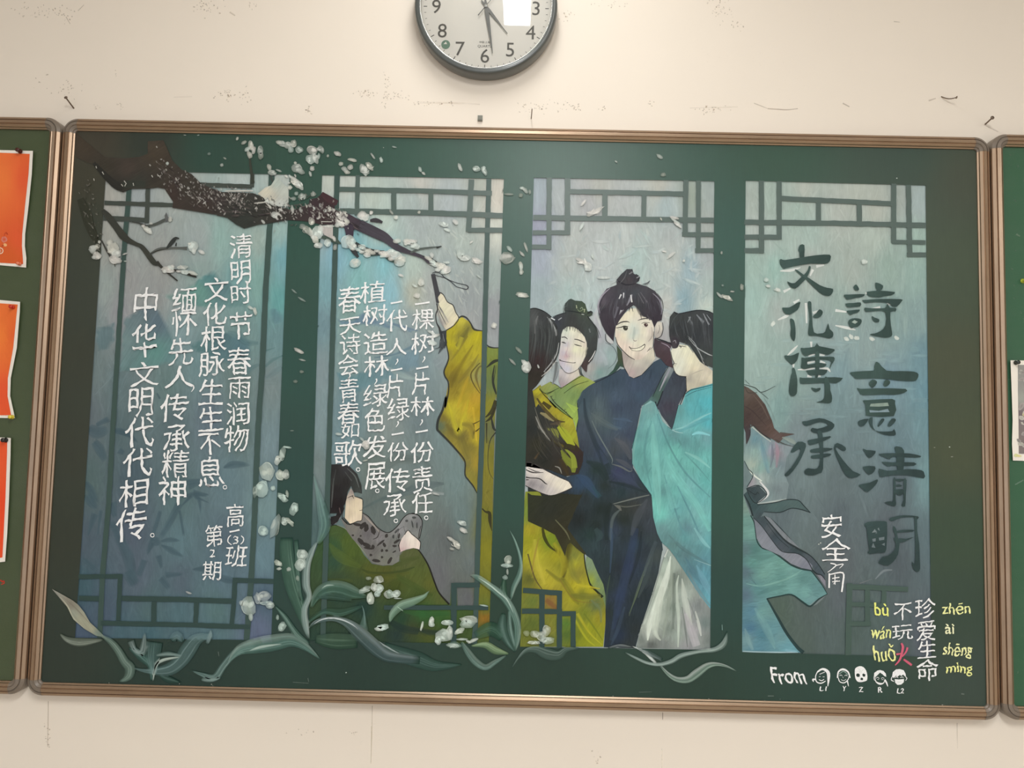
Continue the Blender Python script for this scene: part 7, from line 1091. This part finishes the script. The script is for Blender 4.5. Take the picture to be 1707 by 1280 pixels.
petals('''K 190,165,12,18;250,200,14,26,60,.6;310,225,26,40;335,270,18,40,10;300,310,24,34;280,260,18,30,60;395,270,25,45,0,.45;400,320,24,30,0,.4;590,210,45,25,30,.6;560,200,30,16,20,.6;640,225,30,34,0,.55;665,265,26,30,0,.6;690,210,26,34,0,.6;740,265,34,30,0,.5;850,265,50,36,10,.65;840,350,34,44,-40,.75;885,340,26,52,-20,.75;855,430,22,22;840,480,12,26;915,320,14,26,0,.6;935,260,40,24,50,.45;
720,430,46,40,0,.6;760,460,34,24,30,.5;705,380,14,14;475,420,18,34,-20,.7;500,470,36,24,0,.6;560,450,30,10,20,.6;1080,300,34,20,25,.8;995,320,10,14,0,.6;1210,355,44,16,10,.8;1112,390,22,18,0,.7;1145,440,38,22,30,.7;1195,420,28,24,-30,.75;1165,465,30,18,20,.7;1315,440,60,32,55,.75;1365,410,46,22,50,.75;1395,320,34,10,55,.55;1470,355,16,28,-20,.75;1490,245,4,4;1585,240,24,8,10,.5;
700,560,52,20,50,.8;740,570,56,22,55,.85;690,520,44,16,30,.7;660,600,20,20;625,500,20,10,40;660,500,18,9,50;705,495,16,9,60;650,560,14,8;765,680,34,30,0,.45;715,655,18,18,0,.5;865,658,24,24,0,.45;690,700,24,20,0,.4;480,730,60,16,35,.8;560,840,34,14,40,.85;520,840,30,30,60,.75;575,800,22,12,30;540,870,24,12,60;480,770,26,10,50;420,905,24,12,50;680,795,16,36,-10,.7;755,800,16,30,-20,.5;840,755,10,20;808,768,8,16;870,780,10,20,-30;930,760,16,20,0,.5;
1120,900,56,46,30,.85;1095,840,34,28;1155,835,16,30,-30;1085,930,30,24;1160,900,30,24;970,805,18,16;1010,795,18,24;1045,805,16,18;910,870,20,14;850,900,28,36,-20,.6;900,1000,48,60,20,.9;880,1060,40,26,60,.9;910,1115,36,24,0,.9;860,1040,20,26;930,960,26,30;820,985,56,28,45,.5;770,950,30,26,0,.35;1000,945,50,14,0,.8;990,1090,30,34,0,.7;1050,1055,14,26,-20;1060,1130,18,30,10,.5;1160,1080,50,60,0,.6;1200,1080,40,50,0,.8;1220,1130,34,30;1300,1130,34,26;1270,1155,26,16;1340,1160,40,12;1430,1165,30,14;1500,1190,56,26,10,.9;1560,1230,30,20;1590,1190,44,28,0,.9;1640,1240,50,30,0,.8;1240,1270,50,40,0,.6;1300,850,44,36,0,.8;1330,880,26,20;1380,825,16,20;1600,860,14,12;1690,1100,20,16;
T 45,540,40,30;15,525,30,24;100,505,18,16;320,545,22,18,0,.6;525,500,14,14,0,.7;280,500,30,12,50,.5;450,760,60,24,0,.7;490,800,46,26,30,.7;420,750,30,16,0,.6;330,755,36,22,0,.7;240,870,46,28;280,850,36,24;210,880,36,22;90,850,46,20;60,880,34,20;20,815,30,22;15,850,26,20;330,890,50,36,0,.6;350,940,44,36,0,.4;650,950,44,22,40;610,910,40,16,30;720,980,50,30,20,.9;770,1010,40,34,0,.7;740,1030,30,20;690,1010,26,18;770,945,30,12,0,.9;640,880,20,24,0,.5;
745,608,44,22,10,.9;778,658,32,16,20,.85;850,588,32,18,40,.7;990,765,20,8,-40,.8;900,870,40,40,0,.3;935,905,52,24,0,.55;1040,930,52,22,25,.9;780,310,1,1;890,100,16,42,-20,.8;1035,115,34,26,0,.6;1105,130,22,42,-20,.7;535,120,16,26,-20,.7;565,155,20,12,40,.7;1440,285,18,14,0,.9;1470,305,36,18,50,.6;1510,320,12,22,0,.5;1430,350,20,20,0,.4;1325,340,44,12,0,.4;1330,825,34,16,45,.7;1310,905,62,50,-20,.45;1330,930,50,20,-30,.75;1440,870,34,12,50,.7;1475,810,12,48,-20,.6;1432,970,18,36,-20,.8;1435,1030,20,24,0,.6;1445,1240,56,16,10,.7;300,25,1,1;365,1060,26,12,30,.8;480,1150,24,10,40,.7;545,1120,30,40,0,.4;
U 595,940,60,20,25,.85;640,985,34,40,0,.7;680,890,10,24,-20,.8;780,1080,60,14,0,.6;600,415,36,12,-50,.85;700,495,84,18,-28,.85;585,620,14,46,30,.7;1440,610,44,14,40,.85;1410,550,44,14,10,.85;1420,580,50,10,30,.7;1290,560,8,16,-30,.8;1380,880,50,14,-40,.6;1320,848,22,8,10,.9;1340,60,0.1,.1;1310,165,26,18,0,.4;1280,5,36,16,30,.6;890,50,14,8,40,.7;
V 335,860,10,16,0,.5;0,930,12,12;320,1240,40,12,40,.7;385,1260,50,18,30,.7;430,1205,20,8,0,.6;515,1165,18,30,0,.5;345,1150,12,10,0,.4;1600,940,22,24,40,.95;735,1100,24,20,0,.7;750,1155,24,14,0,.7;830,1190,28,12,0,.7;''', br)
petals('''J 470,980,1,1;780,980,44,20,40,.9;740,940,16,14;810,920,16,12,0,.6;980,880,18,26,0,.6;320,1130,40,22,-20,.7;290,1160,30,28,0,.8;330,1210,34,30,0,.85;350,1080,12,12;955,385,14,16,0,.9;900,350,10,6,0,.6;860,240,10,6,60,.6;1440,400,16,16,0,.6;1465,340,16,8,30,.5;1325,300,16,14,0,.3;1110,135,12,4;1230,135,12,4;
L 290,180,36,26,-30,.7;330,245,36,34,0,.7;300,260,20,16;350,125,14,16,0,.8;470,180,50,50,0,.8;440,130,30,26,0,.7;500,230,44,34,0,.8;480,280,40,36,0,.85;520,290,30,26,0,.7;440,210,20,16;575,230,24,8,-20,.7;580,295,16,6,0,.7;790,20,44,18,45,.9;760,0,20,14;1180,165,44,44,0,.85;1190,205,22,30,0,.7;1260,215,32,16,30,.8;1150,140,16,10;960,370,56,26,10,.9;985,350,30,20;1060,385,30,12;1110,390,44,20,10,.8;1180,400,46,18,20,.7;930,385,20,16;1000,340,20,14;1090,350,50,18,0,.4''', br, 'blossom', 14)
# a few loose petals lower down
lp_ = pe('painted_petals', 780, 880, 'small loose white painted petals falling over posts and windows')
petals('''E 640,1130,40,22,20,.7;655,1195,40,20,30,.7;530,1265,30,10,30,.7;410,870,34,10,15,.5;F 650,20,34,20,45,.75;545,100,34,16,30,.6;590,145,50,22,50,.85;550,185,22,12,20,.5;D 925,545,26,26,0,.9;1165,30,16,30,0,.7;1165,75,14,20,0,.7;1180,275,52,18,15,.6;1145,765,40,16,45,.35;1090,870,46,12,45,.45;1215,920,44,50,0,.9;1200,880,40,20,50,.85;1320,912,8,20,-20,.9;790,110,30,8,40,.4;95,100,26,8,10,.5;225,195,22,8,30,.8;240,280,30,24,0,.7;290,165,20,22,0,.6;380,700,36,24,20,.85;400,640,50,14,-20,.8;370,610,40,12,30,.7;
I 590,30,30,8,40,.4;655,100,40,10,30,.4;635,560,52,16,25,.85;660,640,36,8,15,.6;655,745,20,14,0,.3;600,830,22,14,0,.25;240,205,16,36,-15,.9;200,175,30,14,30,.7;G 1225,220,34,40,-30,.9;1190,170,26,12,45,.6;985,125,34,12,10,.9;570,95,20,5,0,.4;1220,360,26,6,-15,.6;R 985,300,.1,.1;N 1250,895,30,10,20,.5;S 1530,220,12,4,0,.5;1375,138,8,3,0,.5''', lp_, 'petal', 14)
# ================================================================== orchids and ribbon-like leaves along the bottom
orc = pe('painted_orchid', 560, 1020, 'pale green painted orchid with long translucent leaves below the mural')
def leaf(s_, w, c, a, hi=None, fade=(.04, .06), depth=13, lab=None, n=7):
    p = Paint(depth).slot()
    p.stroke(s_, w, c, a, fade, n, soft=.6, edge=hi)
    c2 = tuple(np.minimum(np.array(c)+26, 225)); line = pts(s_)
    k = .1875 if s_.split()[0] in CROP else .25
    ws = np.interp(np.linspace(0, 1, len(line)), np.linspace(0, 1, len(w)), w)*k
    for j in range(3):          # bristle marks along the leaf
        off = random.uniform(-.35, .35); d = np.gradient(line, axis=0); d /= np.linalg.norm(d, axis=1)[:, None]; nn = np.stack([-d[:, 1], d[:, 0]], 1)
        p.stroke(line+nn*(ws*off)[:, None], [.6, 2.2, 2.0, .6], c2, a*.55, (.2, .2), n, wpx=True)
    p.build('leaf', M_PAINT, orc)
G1, G2, G3 = (96,124,114), (126,146,140), (72,100,84)
p = Paint(13); p.region('a 346,86 400,115 480,160 520,190 560,240 600,310 650,355 700,408 640,398 560,350 490,290 450,210 400,150 375,120', [('a 360,95',(150,150,140)),('a 470,190',(140,135,122)),('a 540,290',(165,165,145)),('a 480,260',(150,155,140)),('a 600,350',(160,160,140)),('a 660,385',(120,135,125))], 5, -35, 1)
p.stroke('a 400,140 450,200 490,280 560,345', [3,8,6,2], (195,195,172), .7); p.stroke('a 420,140 520,230 600,320', [3,8,3], (120,112,100), .5); part(p, 'leaf', orc, 'bright pale leaf tip at the lower left')
leaf('a 400,385 440,420 500,440 570,440 690,425', [8,30,46,44,10], (130,140,128), .6)
leaf('a 680,400 740,440 790,500 830,570 865,610 860,660 830,690 790,705', [12,36,44,50,60,54,30,6], (112,134,124), .65)
leaf('a 860,480 900,500 950,545 1000,600 1010,700', [16,40,50,30,10], (84,118,112), .5); leaf('a 870,430 900,495 950,500 965,380', [40,30,50,10], (130,148,146), .5)
leaf('a 890,615 990,635 1120,625 1200,570 1250,500 1310,425 1400,395', [6,30,70,80,90,70,20], (104,130,130), .55); leaf('a 1020,700 1040,600 1090,560 1200,540', [8,14,20,6], (165,180,172), .75); leaf('a 1030,440 1020,540 1030,660', [90,80,20], (92,120,118), .45); leaf('a 1040,530 1120,520 1210,530', [10,30,8], (120,142,138), .5)
leaf('a 1380,455 1400,400 1405,360', [20,30,6], (118,140,140), .5); leaf('a 1060,660 1120,690 1200,710', [10,40,8], (66,92,86), .4); leaf('a 1140,430 1180,400 1220,440', [30,60,20], (100,128,130), .35)
leaf('a 1280,632 1340,655 1430,678 1490,600 1560,520 1640,475 1707,450', [4,22,44,40,44,60,80], (112,138,134), .6)
leaf('a 1340,690 1400,690 1470,680', [16,34,10], (120,142,138), .5)
leaf('H 0,1090 100,980 250,940 400,915 560,890 690,950 825,1065', [8,90,140,150,120,70,6], (92,124,116), .72, (140,160,152)); leaf('H 190,985 300,950 480,925', [6,24,6], (160,180,172), .6)
leaf('H 520,-20 525,150 570,400 650,640 710,850', [90,110,110,80,20], (76,106,92), .75); leaf('H 605,0 615,160 625,330 650,540', [30,34,30,20], (74,104,92), .6)
leaf('H 795,10 740,110 700,240 695,400 720,500 680,620 690,760 720,880', [10,50,66,70,50,56,60,16], (128,148,144), .8, (170,184,180))
leaf('G 760,480 800,640 840,800 860,950 800,1100', [6,40,80,90,30], (98,132,126), .55)
leaf('H 420,590 500,680 560,770 620,850 720,920', [10,36,44,50,20], (92,120,110), .65)
leaf('H 720,780 780,730 870,705 960,705 1060,740 1160,820 1280,930 1390,1020 1500,1050 1707,1070', [10,34,40,46,80,120,130,110,90,70], (92,110,114), .5, (150,164,168))
leaf('H 760,750 830,710 920,695 1020,712 1110,755 1160,800', [3,7,8,7,6,2], (178,188,188), .75)
leaf('b 850,470 960,520 1080,560 1200,600 1370,592', [50,80,90,60,5], (74,100,94), .5); leaf('b 750,390 800,430 900,490 960,520', [4,6,6,3], (150,162,162), .55)
leaf('H 740,600 800,480 900,425 1010,430 1120,470 1230,505', [20,90,120,130,110,24], (66,98,86), .7, (110,138,128)); leaf('H 700,740 850,640 1000,650 1190,590', [20,40,60,20], (54,86,74), .5); leaf('H 760,520 900,500 1100,530', [10,50,30], (48,74,66), .5); leaf('H 830,435 880,405 950,402', [5,12,4], (140,162,152), .7)
leaf('H 780,880 950,900 1150,900', [60,120,100], (72,98,80), .55); leaf('H 1190,580 1210,660 1200,800', [6,14,80], (90,118,112), .5)
leaf('F 0,840 20,770 90,695 200,655 300,610 330,580 355,555', [10,60,80,74,40,18,4], (112,142,122), .85, (140,166,148)); leaf('F 60,695 120,740', [4,6], (150,176,160), .8)
leaf('F 715,418 780,440 880,510 960,570 1030,640 1090,740 1130,860 1130,980 1110,1100', [6,50,60,70,70,70,66,60,20], (98,128,118), .68, (150,176,165)); leaf('F 780,440 880,505 960,570 1040,640 1100,760', [4,7,8,8,4], (168,188,178), .7)
leaf('F 1062,15 1110,110 1150,230 1165,330 1150,420 1100,530 1075,640', [3,18,26,34,50,46,14], (104,134,124), .75, (150,172,160)); leaf('F 1020,440 1010,540 1040,630', [20,50,10], (70,100,84), .4)
leaf('F 1010,760 1000,880 1040,1000 1110,1100', [30,76,60,14], (84,112,104), .5); leaf('F 1060,740 1070,900 1110,1060', [20,40,14], (110,138,130), .5)
leaf('F 635,1010 690,1100 760,1190 850,1240 940,1190 1040,1130', [20,60,70,60,44,10], (96,122,114), .65, (140,160,150)); leaf('F 720,1050 850,1040 940,1090 1060,1120', [10,60,70,10], (116,142,106), .75, (150,172,130)); leaf('F 500,1050 570,1040 640,1050', [6,60,12], (128,150,136), .6)
leaf('F 1085,1245 1140,1160 1210,1090 1300,1080 1400,1120 1500,1130 1570,1080 1690,1070', [4,16,36,60,90,70,40,10], (98,116,110), .5); leaf('F 760,960 900,900 1000,980', [60,110,60], (70,104,88), .35)
leaf('c 800,468 870,500 920,545 960,582', [3,10,16,14], (190,200,196), .8); leaf('c 980,590 1040,655 1100,690 1170,690 1230,650 1300,600 1360,588 1430,602 1500,637', [10,26,36,50,60,44,26,14,3], (118,140,128), .75, (190,202,196)); leaf('c 750,508 820,545 900,580 980,590 1060,570 1130,530 1240,505 1350,490 1410,450 1435,370', [6,18,22,26,32,34,26,34,40,4], (140,158,152), .65, (165,182,178)); leaf('c 830,480 900,510 1000,560', [4,30,20], (90,104,104), .6)
leaf('c 640,480 720,465 800,475', [10,20,4], (110,118,118), .4); leaf('c 1398,320 1400,365', [4,6], (120,150,146), .8)
petals('''G 345,450,62,84,0,.6;300,610,56,70,10,.7;465,490,42,46,0,.8;515,485,34,42,0,.55;440,360,24,44,15,.8;480,300,26,70,20,.5;525,242,40,10,10,.9;400,605,24,22,0,.9;485,690,58,26,40,.75;525,655,14,34,-10,.6;590,790,36,60,20,.6;500,900,30,36,0,.7;550,905,48,18,50,.7;310,985,44,50,0,.6;420,940,40,100,20,.35;240,640,20,50,0,.3;
H 445,205,40,22,30,.75;455,255,22,14,0,.8;660,125,52,46,0,.75;645,220,44,54,20,.75;620,340,16,26,0,.4;540,260,22,20,0,.6;180,590,66,84,0,.6;130,560,30,26,0,.4;320,500,56,44,0,.4;260,520,30,50,0,.35;370,580,40,28,0,.6;205,690,20,36,0,.7;480,770,34,46,30,.6;440,690,14,24,0,.6;340,560,60,20,0,.4;
1345,430,36,36,0,.95;1300,420,30,40,0,.6;1340,350,46,34,0,.45;1270,520,34,56,-10,.9;1330,480,30,30,0,.6;1490,480,44,30,-30,.85;1440,480,30,40,-30,.5;1215,440,56,24,-30,.5;1510,520,36,5,0,.8;1375,775,54,28,-10,.9;1340,790,40,20,0,.7;1250,340,26,16,0,.35;
F 285,870,12,44,15,.95;370,830,22,42,10,.85;370,860,26,20,0,.7;505,842,54,24,0,.9;480,955,66,56,0,.75;430,1000,30,36,0,.9;530,930,30,60,0,.6;700,815,78,36,0,.65;690,850,70,36,0,.4;620,915,50,22,-30,.85;740,1000,50,16,-25,.9;640,990,50,12,0,.8;560,1045,56,18,10,.6;700,1010,24,12;
1050,285,34,44,0,.6;1040,335,56,18,0,.5;1045,390,10,30,0,.5;1025,440,26,22,0,.5;-20,590,40,34,0,.6;1390,910,36,50,10,.5;1400,1000,64,30,0,.5;1345,960,44,44,0,.4;1280,1018,56,16,0,.7;1215,935,30,26,0,.25;1290,940,40,30,0,.4;840,690,40,8,10,.8;''', orc, 'flower_petal', 15, (196,210,202), .85)
# chalk dust, smears and stray marks
p = Paint(9)
rr = random.Random(3)
for i in range(260):
    t = rr.random(); x = 75+t*1560; y = 1143+t*38-rr.expovariate(.6); 
    if x < 420 or rr.random() < .25: p.dab(x, y-1, .5+rr.random()*1.2, .4+rr.random()*.5, rr.random()*180, (205,200,190), .6)
for s_, w, a in (('d 0,800 40,800', [4,3], .5),('c 845,775 930,772', [3,2], .35),('d 1290,785 1310,788', [8,8], .3),('b 245,708 350,715', [3,2], .4),('b 345,680 350,705', [3,3], .4),('a 1455,505 1460,535', [4,2], .4),('g 0,0 1,1', [1,1], 0)):
    if a: p.stroke(s_, w, (170,180,172), a)
for x, y in ((1368,905),(577,1121),(1365,907),(806,1110),(1640,300),(1583,745),(1495,297)): p.dab(x, y, 1.2, 1, 0, (215,220,212), .9)
o = part(p, 'chalk_dust', BOARD, 'specks of chalk dust along the bottom edge'); o['kind'] = 'stuff'
# marks on the side boards
p = Paint(1); p.blend = False; p.stroke('p -4,972 1,967 4,970 6,968 7,972 2,974', [1.2,2,1.6,1.2], (205,60,50)); p.stroke('p -6,1040 -2,1050', [3,2], (150,90,70), .5); p.build('chalk_scribble', M_CHALK, BL, 'small red chalk scribble')
p = Paint(1); p.blend = False
for i in range(40): p.dab(1680+rr.random()*60, 250+rr.random()*900, 1+rr.random()*3, .6+rr.random()*1.5, rr.random()*180, (120,150,128), .3)
p.stroke('p 1694,390 1700,394', [4,3], (140,165,140), .5); p.stroke('p 1692,808 1706,800', [2,2], (140,170,150), .4); o = p.build('chalk_smudges', M_THIN, BR); o['kind'] = 'stuff'
